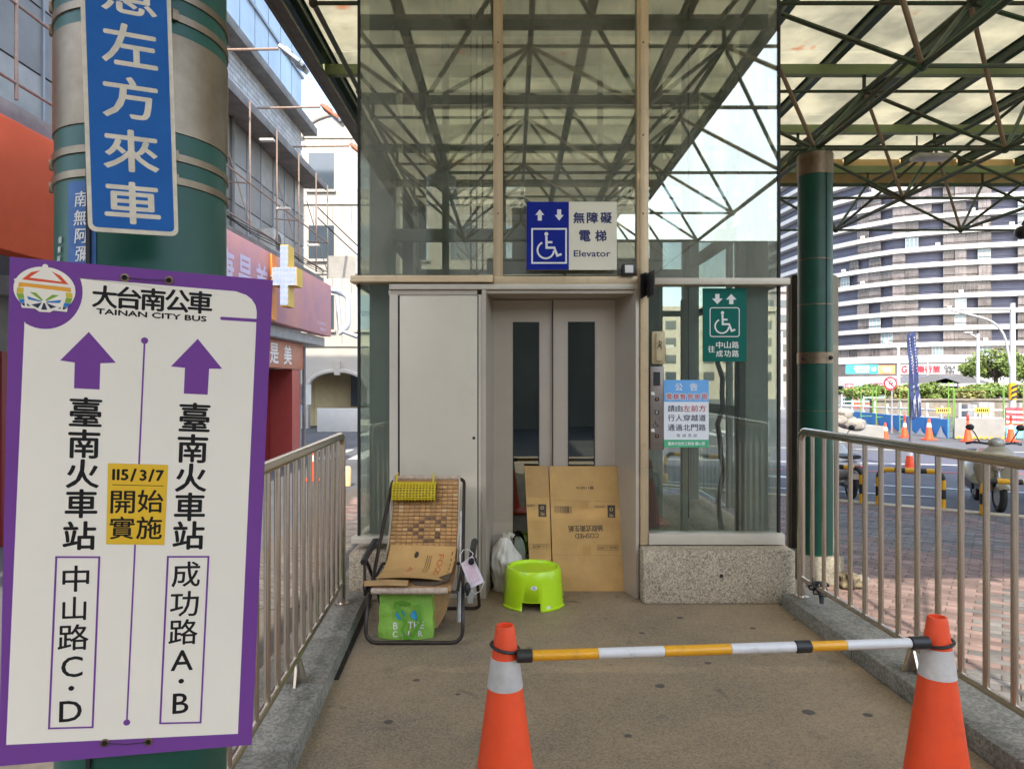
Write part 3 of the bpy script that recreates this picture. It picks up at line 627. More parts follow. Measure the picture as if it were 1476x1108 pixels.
for p in bn:
    for dx in (-1.02, 1.02):
        for dy in (-.9735, .9735):
            q = (p[0] + dx, p[1] + dy, ZT)
            if inside(q) and clear(p, q):
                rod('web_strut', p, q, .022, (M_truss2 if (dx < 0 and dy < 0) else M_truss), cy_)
nodem = MB(); nodem.ell((0, 0, 0), (.045, .045, .045), M_truss, 10, 6); nodem = nodem.mesh('node')
for p in bn + tn: o = bpy.data.objects.new('node', nodem); link(o, cy_); o.location = V(p)
for q in tn: rod('stub', q, (q[0], q[1], ZR), .022, M_truss, cy_)
# beams across and purlins along
for j in range(-8, 3):
    y = GY(j) + .9735
    if y < -6.2 or y > 12.5: continue
    x1 = 11 if y > 2.1 else 2.75
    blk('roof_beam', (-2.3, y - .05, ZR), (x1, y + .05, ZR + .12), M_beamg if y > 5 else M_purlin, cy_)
xs = [-2.22 + 1.02 * k for k in range(14)]
for x in xs:
    y0 = -6.2 if x < 2.95 else 2.0
    if x > 11: continue
    bb = MB(); bb.b2((x - .042, y0, ZR + .155), (x + .042, 12.4, ZR + .165)); bb.b2((x - .012, y0, ZR + .1655), (x + .012, 12.4, ZR + .28)); bb.b2((x - .042, y0, ZR + .2805), (x + .042, 12.4, ZR + .29)); bb.build('purlin', M_purlin, cy_, smooth=False)
# roof panels: translucent sheets
def roofmat():
    m = bpy.data.materials.new('roof_sheet'); m.use_nodes = True; n = m.node_tree; L = n.links; n.nodes.remove(n.nodes['Principled BSDF']); o = n.nodes['Material Output']
    t = n.nodes.new('ShaderNodeBsdfTranslucent'); d = n.nodes.new('ShaderNodeBsdfDiffuse'); g = n.nodes.new('ShaderNodeBsdfGlossy'); g.inputs['Roughness'].default_value = .25
    geo = n.nodes.new('ShaderNodeNewGeometry'); nz = n.nodes.new('ShaderNodeTexNoise'); nz.inputs['Scale'].default_value = 1.1; nz.inputs['Detail'].default_value = 8; nz.inputs['Roughness'].default_value = .7
    cr = n.nodes.new('ShaderNodeValToRGB'); cr.color_ramp.elements[0].position = .34; cr.color_ramp.elements[0].color = (.44, .43, .36, 1); cr.color_ramp.elements[1].position = .62; cr.color_ramp.elements[1].color = (.7, .665, .54, 1)
    L.new(geo.outputs['Position'], nz.inputs[0]); L.new(nz.outputs[0], cr.inputs[0]); L.new(cr.outputs[0], t.inputs[0]); d.inputs[0].default_value = (.5, .5, .42, 1)
    # scattered orange-brown blotches in the sheet colour
    n2 = n.nodes.new('ShaderNodeTexNoise'); n2.inputs['Scale'].default_value = 3.3; n2.inputs['Detail'].default_value = 4; L.new(geo.outputs['Position'], n2.inputs[0])
    r2 = n.nodes.new('ShaderNodeMapRange'); r2.inputs[1].default_value = .68; r2.inputs[2].default_value = .75; r2.inputs[4].default_value = .55; L.new(n2.outputs[0], r2.inputs[0])
    mm = n.nodes.new('ShaderNodeMixRGB'); mm.inputs[2].default_value = (.62, .25, .12, 1); L.new(r2.outputs[0], mm.inputs[0]); L.new(cr.outputs[0], mm.inputs[1]); L.new(mm.outputs[0], t.inputs[0])
    m1 = n.nodes.new('ShaderNodeMixShader'); m1.inputs[0].default_value = .3; L.new(t.outputs[0], m1.inputs[1]); L.new(d.outputs[0], m1.inputs[2])
    m2 = n.nodes.new('ShaderNodeMixShader'); m2.inputs[0].default_value = .05; L.new(m1.outputs[0], m2.inputs[1]); L.new(g.outputs[0], m2.inputs[2]); L.new(m2.outputs[0], o.inputs['Surface'])
    return m
M_roof = roofmat()
for a, x in enumerate(xs[:-1]):
    for j in range(-8, 3):
        y = GY(j) + .9735
        y0, y1 = max(y, -6.2), min(y + 1.947, 12.448)
        if x > 2.7: y0 = max(y0, 2.0)
        if y1 - y0 < .03: continue
        blk('roof_panel', (x + .008, y0 + .006, ZR + .292 + .004 * (a % 2)), (x + 1.012, y1 - .006, ZR + .30 + .004 * (a % 2)), M_roof, cy_)
blk('edge_fascia', (-2.34, -6.3, ZR - .12), (-2.29, 12.44, ZR + .34), mat('edge_grey_green', (.09, .1, .07), .5, var=.3), cy_)
blk('edge_gutter', (-2.285, -6.3, ZR - .12), (-2.18, 12.4, ZR - .09), mat('edge_grey_green', (.09, .1, .07)), cy_)
blk('end_fascia', (-2.42, 12.445, ZR - .14), (11.1, 12.5, ZR + .34), M_fascia, cy_)
blk('end_rail', (-2.42, 12.40, ZR - .2), (11.1, 12.444, ZR - .141), M_truss, cy_)
# camera-like dome under the canopy
rt = thing('security_camera', (6.95, 9.37, 4.0), 'black dome camera hanging from the truss at the right edge', 'camera')
px_ = at(1474, 335, 9.37); bb = MB(); bb.tube([px_ + V((0, 0, .1)), (px_.x + .2, 9.37, 4.0)], .02); bb.build('arm', M_blk, rt); bb = MB(); bb.ell(px_, (.1, .1, .09)); bb.build('dome', M_blk, rt)
# light fitting hung in the truss
rt = thing('canopy_light', at(1342, 227, 9.8), 'pale floodlight hung in the canopy truss above the column', 'lamp')
p = at(1342, 227, 9.8); bb = MB(); bb.b2((p.x - .24, p.y - .12, p.z - .03), (p.x + .24, p.y + .12, p.z + .03)); bb.build('housing', mat('lamp_grey', (.5, .5, .46), .4), rt, bevel=.015)
for s_ in (-.2, .2): rod('bracket', (p.x + s_, p.y, p.z + .03), (p.x + s_, p.y, p.z + .3), .012, M_truss, rt)

# ---------------------------------------------------------------- columns
def column(x, y, label, seam, bands, tops):
    rt = thing('column', (x, y, GZ), label, 'column', 'round columns carrying the canopy')
    bb = MB(); bb.lathe((x, y, 0), [(.175, GZ), (.175, tops)], 40); bb.build('shaft', M_green, rt)
    for z0, z1, r_ in bands:
        bb = MB(); bb.lathe((x, y, 0), [(.1755, z0), (r_, z0 + .001), (r_, z1 - .001), (.1755, z1)], 48, cap=(False, False)); bb.build('steel_band', M_steelbr, rt)
    A = seam; bb = MB(); bb.b2((x + .177 * math.cos(A) - .004, y + .177 * math.sin(A) - .004, GZ), (x + .177 * math.cos(A) + .004, y + .177 * math.sin(A) + .004, tops)); bb.build('seam', M_dark, rt)
    bb = MB(); bb.lathe((x, y, 0), [(.12, tops), (.12, tops + .02), (.05, tops + .09), (.05, ZB)], 20); bb.build('head_plate', M_truss, rt)
    return rt
c1 = column(3.25, 7.44, 'dark green round canopy column behind the right railing', R(-75), [(3.72, 3.95, .181), (1.72, 1.84, .181), (2.82, 2.832, .178), (2.34, 2.352, .178), (1.22, 1.226, .178)], 3.96)
bb = MB(); bb.b2((3.05, 7.24, -.6), (3.47, 7.65, -.3)); bb.build('base_block', M_kerb, c1, bevel=.02)
for a in (-150, -60):
    bb = MB(); A = R(a); bb.ell((3.25 + .183 * math.cos(A), 7.44 + .183 * math.sin(A), 1.78), (.03, .02, .025), None, 8, 5); bb.build('clasp', M_dark, c1)
c2 = column(-.845, 1.596, 'thick green canopy column behind the two signs at the left', R(-97), [(2.035, 2.245, .178), (2.272, 2.29, .179), (2.322, 2.34, .179), (1.975, 1.992, .179), (1.925, 1.942, .179), (2.60, 2.62, .179)], 3.96)
for a in (-44, -160):
    for z in (2.281, 2.331, 1.984, 1.934): bb = MB(); A = R(a); bb.box((-.845 + .182 * math.cos(A), 1.596 + .182 * math.sin(A), z), (.012, .014, .024), rz=A); bb.build('clasp', M_steelbr, c2, bevel=.003)
class Cyl(Fr):
    def __init__(s, x, y, r): s.x, s.y, s.r = x, y, r; s.h = .0006; s.step = .00008
    def pt(s, a, b, h=0): A = R(-90) + a / s.r; return V((s.x + (s.r + h) * math.cos(A), s.y + (s.r + h) * math.sin(A), b))
    def pix(s, px, py):
        d = V(((px - 738) / 1000, 1, 0)); a = d.x * d.x + 1; b = -2 * (d.x * s.x + s.y); c = s.x ** 2 + s.y ** 2 - s.r ** 2; D = max(0, b * b - 4 * a * c); t = (-b - math.sqrt(D)) / (2 * a)
        q = d * t; A = math.atan2(q.y - s.y, q.x - s.x); return ((A + math.pi / 2) * s.r, 1.5 + (554 - py) / 1000 * t)
def curved_rect(fr, bb, a0, b0, a1, b1, n=10):
    fr.h += .0002; P = [[fr.pt(a0 + (a1 - a0) * k / n, z, fr.h) for k in range(n + 1)] for z in (b0, b1)]; bb.grid(P)
cf = Cyl(-.845, 1.596, .1755)
p, q = cf.pix(99, 263), cf.pix(139, 263); bb = MB(); curved_rect(cf, bb, p[0], 1.35, q[0], p[1]); bb.build('blue_strip', mat('strip_blue', (.02, .1, .3), .5, var=.2, scale=20), c2)
class CylT(Cyl):
    def text2(s, mb, ch, px, py, sz, bold=.0012):
        c = s.pix(px, py); vs, fs, x0, x1, y0, y1 = glyphs(ch); k = sz / 1.0
        for ox in (0, bold): s.h += s.step; mb.add([s.pt(c[0] + (x - (x0 + x1) / 2) * k + ox - .12 * (y - (y0 + y1) / 2) * k * -1, c[1] + (y - (y0 + y1) / 2) * k, s.h) for x, y in vs], fs)
ct = CylT(-.845, 1.596, .1755); ct.h = .0014; bb = MB()
for ch, px, py in (('南', 117, 287), ('無', 116, 314), ('阿', 117.5, 340), ('彌', 119, 366), ('陀', 119, 392)): ct.text2(bb, ch, px, py, .034)
for ch, px, py in (('南', 88, 346), ('無', 87, 360), ('阿', 86.5, 374)): ct.text2(bb, ch, px, py, .015, .0005)
bb.build('brush_lettering', M_whitep, c2)

# ---------------------------------------------------------------- blue street warning sign
TLb = V((-.618 * 1.30, 1.30, 1.5 + .554 * 1.30 + .12)); 
BLb = at(127, 333, 1.30); BRb = at(257.5, 341, 1.37)
u = (BRb - BLb); vdir = V((.0095, -.006, -1)); vdir = (vdir - u.normalized() * vdir.dot(u.normalized())).normalized()
o_ = BLb - vdir * .62; bs = Fr(o_, u, vdir); WB, HB = u.length, .62
rt = thing('blue_warning_sign', BLb, 'tall narrow blue sign with white characters and pale rim strapped to the green column', 'sign')
M_sb = mat('sheeting_blue', (.01, .1, .33), .6, spec=.25, var=.1, scale=12)
n = M_sb.node_tree; wv = n.nodes.new('ShaderNodeTexVoronoi'); wv.inputs['Scale'].default_value = 330; gg = n.nodes.new('ShaderNodeNewGeometry'); bpn = n.nodes.new('ShaderNodeBump'); bpn.inputs['Strength'].default_value = .5; bpn.inputs['Distance'].default_value = .0006
n.links.new(gg.outputs['Position'], wv.inputs['Vector']); n.links.new(wv.outputs[0], bpn.inputs['Height']); n.links.new(bpn.outputs[0], n.nodes['Principled BSDF'].inputs['Normal'])
M_rim = mat('sheeting_cream', (.66, .58, .44), .6, spec=.25, var=.2, scale=30)
board(bs, WB, HB, .003, .014).build('plate', M_rim, rt, smooth=False)
bb = MB(); P = rrect(.0075, -.1 + .108, WB - .0075, HB - .0085, .008); bs.poly(bb, P); bb.build('blue_field', M_sb, rt)
bb = MB()
for ch, px, py in (('來', 189.5, 218), ('車', 191.5, 293), ('方', 188, 142), ('左', 187, 66), ('意', 186, -9), ('注', 184, -86)):
    k = bs.sc(px, py); bs.text(bb, ch, bs.pix(px, py), 59 * k, 64 * k / .93, None, .0016)
bb.build('lettering', M_rim, rt)
bb = MB(); q = bs.pt(WB / 2, HB * .6, -.003); d_ = V((-.845, 1.596, q.z)) - q; d_.z = 0; bb.tube([q, q + d_.normalized() * (d_.length - .17)], .01); bb.build('bracket', M_steelbr, rt)

# ---------------------------------------------------------------- purple bus board
TL, TR, BL, BR = at(14, 370, 1.25), at(396, 404, 1.375), at(-2, 1105, 1.31), at(360, 1073, 1.43)
pf = Fr(TL, TR - TL, BL - TL, .0003, .00002); PWd, PH = ((TR - TL).length + (BR - BL).length) / 2, ((BL - TL).length + (BR - TR).length) / 2
rt = thing('bus_direction_board', (BL + BR) / 2, 'purple edged white bus direction board hung in front of the green column', 'sign')
M_pur = mat('print_purple', (.165, .05, .25), .5, var=.06, scale=6, spec=.25); M_bw = mat('board_white', (.8, .73, .61), .5, spec=.25, var=.035, scale=5)
board(pf, PWd, PH, .004).build('board', M_pur, rt, smooth=False)
bb = MB(); P = pf.pix
outline = [P(113, 400.5), P(340, 418.5)] + [P(340 + 30 * math.sin(R(a)), 448 - 28 * math.cos(R(a))) for a in (10, 30, 50, 70, 90)]
outline += [P(339.6, 1055.6), P(5, 1073), P(35, 463)] + [P(65 + 54 * math.cos(R(a)), 420 + 54 * math.sin(R(a))) for a in range(122, -24, -8)]
pf.poly(bb, outline); bb.build('white_panel', M_bw, rt)
for tip, wl, wr, sl_, sr_, bl, br in (((127.6, 477.7), (85.8, 519), (166.4, 522), (107, 522), (144, 523), (105.7, 559), (142.7, 560.7)), ((284.7, 487), (245.6, 527), (319.7, 530), (266, 529), (301, 530), (264, 566), (298.5, 567.5))):
    bb = MB(); pf.poly(bb, [P(*tip), P(*wr), P(*sr_), P(*br), P(*bl), P(*sl_), P(*wl)]); bb.build('arrow', M_pur, rt)
bb = MB()
pf.stroke(bb, [P(208, 490), P(199, 668)], .0032); pf.stroke(bb, [P(192.8, 782), P(179.3, 1040)], .0032); pf.circ(bb, P(208, 490), .0062); pf.circ(bb, P(179.3, 1040), .0062)
pf.stroke(bb, [P(319.7, 457.5), P(371, 460.5)], .0065); pf.circ(bb, P(319.7, 457.5), .0032)
bb.build('divider_line', M_pur, rt); bb = MB(); pf.stroke(bb, [P(79, 802), P(141, 802), P(130, 1047), P(67, 1049)], .0036, closed=True); bb.build('name_box', M_pur, rt); bb = MB(); pf.stroke(bb, [P(240, 801), P(298.5, 800.7), P(285.8, 1039.5), P(227.5, 1041)], .0036, closed=True)
bb.build('name_box', M_pur, rt)
bb = MB()
pf.vtext(bb, '臺南火車站', [(122.5, 593), (120, 639), (117.7, 682), (115.5, 725), (112.5, 771)], 41, None, .024)
pf.vtext(bb, '臺南火車站', [(279.6, 600), (276.5, 645), (274, 687), (272, 729), (270, 770)], 40.5, None, .024)
pf.vtext(bb, '中山路C·D', [(107, 833), (104.6, 876), (103, 917.5), (100.8, 960), (99.5, 991), (98.3, 1024)], 38, None, .012)
pf.vtext(bb, '成功路A·B', [(266, 826), (263.5, 868.5), (261.7, 909), (259.7, 950), (258.2, 980), (257.2, 1012)], 37, None, .012)
for ch, px, py in (('大', 151, 427), ('台', 186, 428.8), ('南', 220.6, 431), ('公', 255.6, 432.6), ('車', 288.5, 434.8)):
    k = pf.sc(px, py); pf.text(bb, ch, P(px, py), 31 * k, 31 * k, None, .0013)
k = pf.sc(217, 453); a_, c_ = P(139, 448), P(297, 458.3); pf.text(bb, 'TAINAN CITY BUS', ((a_[0] + c_[0]) / 2, (a_[1] + c_[1]) / 2), 7.5 * k, c_[0] - a_[0], None, .0007)
bb.build('lettering', M_black, rt)
bb = MB(); M_yel = mat('label_yellow', (.72, .43, .02), .4, var=.05, scale=8)
pf.h += .0005; pf.poly(bb, [P(154.4, 666.5), P(241, 668.7), P(235, 784), P(151, 783)]); yl = bb.build('yellow_label', M_yel, rt)
bb = MB(); k = pf.sc(197, 683); [pf.text(bb, ch, P(x_, 683.5 + (x_ - 197) * .02), hh * k, None, None, .0011) for ch, x_, hh in (('1', 162.5, 15), ('1', 169, 15), ('5', 178.5, 15), ('/', 191, 18), ('3', 205, 15), ('/', 217, 18), ('7', 229, 15))]; pf.stroke(bb, [P(160, 697.5), P(234, 699)], .0013)
pf.vtext(bb, '開始實施', [(175.5, 722.5), (215.5, 721), (174.2, 759.5), (213.3, 759.3)], 32.5, None, .016); bb.build('lettering', M_black, yl)
# rainbow emblem
c = P(64.5, 420.5); k = pf.sc(64, 420); Lr = 39 * k
e_ = lambda *l: [(c[0] + a * Lr, c[1] + b_ * Lr) for a, b_ in l]
bb = MB(); lobe = [(1.0 * math.cos(R(a)), -.08 + .84 * math.sin(R(a))) for a in range(-80, 44, 8)] + [(.74, .68), (.3, .66), (.18, .74), (-.16, .74), (-.3, .64), (-.72, .64)] + [(1.0 * math.cos(R(a)), -.08 + .84 * math.sin(R(a))) for a in range(140, 262, 8)]
pf.poly(bb, e_(*lobe)); em = bb.build('emblem', M_bw, rt)
def em_(polys, m, nm='emblem_stripe'):
    bb = MB()
    for P_ in polys: pf.poly(bb, e_(*P_))
    bb.build(nm, m, em)
er = mat('emblem_red', (.66, .07, .02), .4, var=0); eo = mat('emblem_orange', (.75, .33, .03), .4, var=0); ey = mat('emblem_gold', (.6, .42, .03), .4, var=0); eg = mat('emblem_green', (.2, .36, .03), .4, var=0); eb = mat('emblem_blue', (.03, .17, .42), .4, var=0); ek = mat('emblem_navy', (.015, .03, .06), .4, var=0)
em_([[(-.75, -.38), (-.45, -.68), (-.15, -.78), (-.5, -.48), (.55, -.42), (.2, -.78), (.5, -.64), (.77, -.34)]], er)
em_([[(-.82, -.28), (.84, -.22), (.86, -.06), (.6, -.08), (-.6, -.14), (-.86, -.1)]], eo)
em_([[(-.88, -.08), (-.66, -.09), (-.68, .1), (-.9, .12)], [(.9, -.03), (.68, -.05), (.7, .14), (.91, .15)], [(-.56, -.03), (.55, .02), (.53, .06), (-.5, .01)]], ey)
em_([[(-.9, .13), (-.68, .11), (-.64, .3), (-.84, .32)], [(.91, .16), (.7, .15), (.66, .33), (.85, .35)], [(-.5, .03), (-.3, .03), (-.04, .3), (-.1, .33)], [(.5, .07), (.25, .08), (.02, .3), (.08, .33)]], eg)
em_([[(-.84, .33), (-.64, .31), (-.56, .45), (-.76, .47)], [(.85, .36), (.66, .34), (.57, .48), (.76, .5)], [(-.56, .2), (-.1, .34), (-.1, .38), (-.52, .32)], [(.55, .25), (.06, .35), (.06, .39), (.5, .37)]], eb)
em_([[(-.76, .48), (-.56, .46), (-.44, .56), (-.66, .57)], [(.76, .51), (.57, .49), (.44, .57), (.64, .6)], [(-.42, .5), (-.08, .4), (-.2, .62)], [(.4, .52), (.06, .4), (.2, .6)], [(-.1, .66), (-.03, .41), (.02, .41), (.1, .66)]], ek)
bb = MB(); pf.stroke(bb, e_((-.98, -.36), (.98, -.27)), .08 * Lr); pf.stroke(bb, e_((-.58, .6), (-.64, .0), (.64, .06), (.56, .6)), .07 * Lr); pf.circ(bb, e_((0, -.92))[0], .1 * Lr, m=None, n=12); bb.build('emblem_line', M_bw, em)
for px, py in ((180, 399.5), (243.6, 403), (147.5, 1069.5), (210.3, 1067.6)):
    c = pf.pix(px, py); bb = MB(); Mx = Matrix((pf.u, -pf.v, pf.n)).transposed().to_4x4()
    bb.lathe(pf.pt(c[0], c[1], .0006), [(.0045, 0), (.005, .0015), (.0078, .001), (.0082, 0)], 20, M=Mx, cap=(False, False)); o = bb.build('eyelet', M_steelbr, rt)
    g = MB(); g.lathe(pf.pt(c[0], c[1], .0006), [(.0044, 0), (.0044, .0004)], 14, M=Mx); g.build('eyelet_hole', M_black, o)
for a_, c_ in (((180, 399.5), (243.6, 403)), ((147.5, 1069.5), (210.3, 1067.6))):
    bb = MB(); p, q = pf.pix(*a_), pf.pix(*c_); bb.tube([pf.pt(p[0], p[1], .002), pf.pt((p[0] + q[0]) / 2, (p[1] + q[1]) / 2 + .002, .004), pf.pt(q[0], q[1], .002)], .0008, 5); bb.build('tie_wire', M_cable, rt)

# ---------------------------------------------------------------- railings
def railing(f, y1, y0, label, ztop, zbot, near_gap):
    rt = thing('railing', (f(y1), y1, .09), label, 'railing', 'stainless steel railings along the walkway')
    P0, P1 = V((f(y1), y1, 0)), V((f(y0), y0, 0)); d = (P1 - P0).normalized(); L_ = (P1 - P0).length
    top = rounded([P0 + V((0, 0, .09)), P0 + V((0, 0, ztop)), P1 + V((0, 0, ztop - .0)), P1 + V((0, 0, .09))], .07, 6)
    bb = MB(); bb.tube(top, .0255, 14); bb.build('top_rail', M_steel, rt)
    for P in (P0, P1): bb = MB(); bb.lathe((P.x, P.y, .088), [(.05, 0), (.05, .006), (.03, .012)], 18); bb.build('base_plate', M_steel, rt)
    bb = MB(); bb.tube([P0 + V((0, 0, zbot)), P1 + V((0, 0, zbot))], .017, 10); bb.build('bottom_rail', M_steel, rt)
    k = 1
    while k * .155 < L_ - .1:
        p = P0 + d * (k * .155); rod('baluster', p + V((0, 0, zbot + .012)), p + V((0, 0, ztop - .02)), .0135, M_steel, rt, 'rod16'); k += 1
    for t in (1.2, 2.6):
        if t > L_ - .2: continue
        p = P0 + d * t; bb = MB(); q = V((-d.y, d.x, 0))
        bb.prism([p - d * .008 - q * .05 + V((0, 0, .09)), p - d * .008 + q * .05 + V((0, 0, .09)), p - d * .008 + q * .018 + V((0, 0, zbot - .017)), p - d * .008 - q * .018 + V((0, 0, zbot - .017))], d * .016)
        bb.prism([p - d * .06 - q * .006 + V((0, 0, .09)), p + d * .06 - q * .006 + V((0, 0, .09)), p + d * .014 - q * .006 + V((0, 0, zbot - .018)), p - d * .014 - q * .006 + V((0, 0, zbot - .018))], q * .012); bb.build('foot_bracket', M_steel, rt, smooth=False)
    return rt
railing(rx, 4.62, .7, 'stainless steel railing on the right side of the walkway', 1.19, .215, 0)
railing(lx, 4.48, 1.85, 'stainless steel railing on the left side behind the bus board', 1.17, .215, 0)
# ---------------------------------------------------------------- traffic cones and bar
M_or = mat('cone_orange', (.9, .085, .018), .5, var=.12, scale=6, bump=.15, bscale=40, scuff=(.22, 9, (.3, .04, .02))); M_col = mat('cone_sleeve_silver', (.62, .58, .54), .45, .1, var=.25, scale=9, scuff=(.4, 8, (.3, .25, .2)))
def cone(x, y, label):
    rt = thing('traffic_cone', (x, y, 0), label, 'traffic cone', 'large cones holding the striped bar')
    R_ = lambda z: .031 + (.7 - z) * .133
    bb = MB(); bb.lathe((x, y, 0), [(R_(.03) + .02, .03), (R_(.06), .05), (R_(.2), .2), (R_(.5), .5), (R_(.6), .6), (R_(.69), .69), (R_(.7) - .002, .7), (.024, .7), (.022, .66), (.02, .6)], 40, cap=(False, True)); bb.build('body', M_or, rt)
    bb = MB(); bb.prism(rounded_sq(x, y, .2, .05, 0), (0, 0, .03)); bb.build('base', M_or, rt, bevel=.005)
    bb = MB(); bb.lathe((x, y, 0), [(R_(.497) + .0005, .497), (R_(.497) + .0022, .498), (R_(.595) + .0022, .594), (R_(.595) + .0005, .595)], 40, cap=(False, False)); bb.build('reflective_sleeve', M_col, rt)
    return rt
def rounded_sq(x, y, h, r, z): return [V((x + a, y + b_, z)) for a, b_ in rrect(-h, -h, h, h, r)]
cone(-.023, 2.31, 'orange traffic cone at the left end of the striped bar, in front of the stool'); cone(1.468, 2.395, 'orange traffic cone at the right end of the striped bar, beside the railing')
A_, B_ = V((.012, 2.27, .612)), V((1.43, 2.35, .628)); L_ = (B_ - A_)
rt = thing('barrier_bar', A_, 'yellow and white striped bar with black caps held between the two cones', 'bar')
M_by = mat('bar_yellow', (.78, .36, .01), .35, var=.08, scale=10, coat=.2, scuff=(.35, 16, (.25, .15, .05))); M_bwh = mat('bar_white', (.68, .66, .64), .35, var=.1, scale=10, coat=.2, scuff=(.4, 16, (.3, .27, .22))); M_rub = mat('rubber_black', (.02, .02, .02), .45, var=.2, scale=20)
def px2t(px):  # along the bar
    lo, hi = -.1, 1.1
    for _ in range(40):
        t = (lo + hi) / 2; p = A_ + L_ * t; x = 738 + p.x / p.y * 1000
        if x < px: lo = t
        else: hi = t
    return lo
segs = [(745, 767, 'end_cap', M_rub, .0215), (767, 862, 'yellow_segment', M_by, .0175), (862, 957, 'white_segment', M_bwh, .0175), (957, 1053, 'yellow_segment', M_by, .0175), (1053, 1146, 'white_segment', M_bwh, .0175), (1146, 1168, 'joint_sleeve', M_rub, .0205), (1168, 1219, 'yellow_segment', M_by, .0165), (1219, 1312, 'white_segment', M_bwh, .0165), (1312, 1338, 'end_cap', M_rub, .0215)]
for a, c_, nm, m, r_ in segs:
    p, q = A_ + L_ * px2t(a), A_ + L_ * px2t(c_); bb = MB(); d = (q - p).normalized() * .002; bb.tube([p, p + d, q - d, q], [r_ - .002, r_, r_, r_ - .002], 24); bb.build(nm, m, rt)
for (x, y, z, tilt, r_) in ((-.023, 2.31, .627, .2, .047), (1.468, 2.395, .612, -.15, .05)):
    bb = MB(); bb.tube([(x + r_ * math.cos(a), y + r_ * math.sin(a), z - tilt * r_ * math.cos(a)) for a in [2 * math.pi * k / 28 for k in range(28)]], .0055, 8, closed=True); bb.build('end_loop', M_rub, rt)

# ---------------------------------------------------------------- reclining chair with bamboo mat
M_ct = mat('chair_tube_brown', (.045, .032, .026), .4, .4, var=.2, scale=15)
rt = thing('reclining_chair', (-.57, 4.3, 0), 'brown tube reclining chair with a bamboo tile mat, against the cabinet', 'chair')
XL, XR = -.845, -.285
bb = MB()
pts = rounded([(XL + .015, 4.72, .80), (XL + .005, 4.6, .76), (XL, 4.14, .30), (XL, 4.0, .013), (XR, 4.0, .013), (XR, 4.14, .3), (XR - .02, 4.6, .76), (XR - .03, 4.72, .80)], .06)
top = rounded([(XL, 4.0, .2), (XL, 4.0, .013), (XR, 4.0, .013), (XR, 4.0, .2)], .07, 7)
fl = rounded([(XL + .035, 4.70, .845), (XL + .01, 4.32, .45), (XL, 4.02, .16), (XL, 4.0, .013), (XR, 4.0, .013), (XR, 4.02, .16), (XR - .02, 4.32, .45), (XR - .04, 4.70, .845)], .08, 7)
fl = [p for p in fl]; bb.tube(rounded([(XL + .1, 4.73, .865), (XL + .035, 4.72, .85)] + fl[1:-1] + [(XR - .04, 4.72, .85), (XR - .1, 4.73, .865), (XL + .1, 4.73, .865)], .03, 4), .0115, 10); bb.build('main_frame', M_ct, rt)
bb = MB(); bb.tube(rounded([(XL - .045, 4.22, .44), (XL - .03, 4.35, .3), (XL - .02, 4.62, .012), (XR + .07, 4.62, .012), (XR + .065, 4.35, .3), (XR + .06, 4.22, .44)], .05, 6), .011, 10); bb.build('rear_leg_frame', M_ct, rt)
bb = MB(); bb.tube([(XL + .03, 4.02, .3), (XR - .03, 4.02, .3)], .0095, 8); bb.tube([(XL + .015, 4.03, .305), (XL + .02, 4.42, .36)], .0095, 8); bb.tube([(XR - .03, 4.03, .305), (XR - .03, 4.42, .36)], .0095, 8); bb.tube([(XL + .02, 4.42, .36), (XR - .03, 4.42, .36)], .0095, 8); bb.build('seat_frame', M_ct, rt)
for x, s_ in ((XL - .03, -1), (XR + .045, 1)):
    bb = MB(); bb.tube([(x, 4.08, .455), (x, 4.2, .475), (x, 4.42, .50), (x, 4.5, .49)], [.018, .02, .02, .014], 10); bb.build('armrest', M_blk, rt)
    bb = MB(); bb.tube([(x, 4.12, .46), (x + s_ * -.005, 4.1, .3), (x - s_ * .02, 4.03, .28)], .009, 8); bb.build('armrest_support', M_ct, rt)
    bb = MB(); bb.ell((x - s_ * .022, 4.06, .31), (.02, .035, .035), None, 10, 6); bb.build('hinge', M_blk, rt)
# mat
mat0 = V((-.575, 4.40, .375)); mat1 = V((-.575, 4.69, .87)); dn = (mat1 - mat0); ML = dn.length; dn.normalize(); nn = V((0, -dn.z, dn.y))
M_mb = mat('mat_backing', (.33, .18, .07), .8, var=.2, scale=20); M_t = [mat('bamboo_tile', (.5, .26, .08), .45, var=.25, scale=12, rand=.2), mat('bamboo_tile_pale', (.6, .38, .17), .4, var=.1, rand=.15), mat('bamboo_tile_dark', (.14, .065, .025), .4, var=.2, rand=.3)]
MWd = .455
sag = lambda t: -.035 * math.sin(math.pi * t)
bb = MB(); P = [[mat0 + dn * (ML * t / 12) + nn * (sag(t / 12)) + V((s_ * MWd / 2 * (1 - .03 * t / 12), 0, 0)) for s_ in (-1, 1)] for t in range(13)]
Q = [[p - nn * .006 for p in row] for row in P]; bb.grid(P); bb.grid(Q); ma = bb.build('mat', M_mb, rt)
for s_ in (-1, 1):
    bb = MB(); bb.tube([mat0 + dn * (ML * t / 12) + nn * sag(t / 12) + V((s_ * (MWd / 2 * (1 - .03 * t / 12)), 0, 0)) for t in range(13)], .006, 6); bb.build('mat_binding', mat('binding_beige', (.55, .46, .33), .7), ma)
tm = []
for m in M_t: b2 = MB(); b2.box((0, 0, 0), (.031, .0195, .006), m); tm.append(b2.mesh('tile', bevel=.0018))
NC, NR = 12, 21
dark = {(12, 6), (12, 7), (11, 5), (11, 8), (10, 4), (10, 9), (9, 5), (9, 3), (8, 8), (7, 5), (7, 8), (6, 6), (12, 9), (8, 4), (6, 7)}
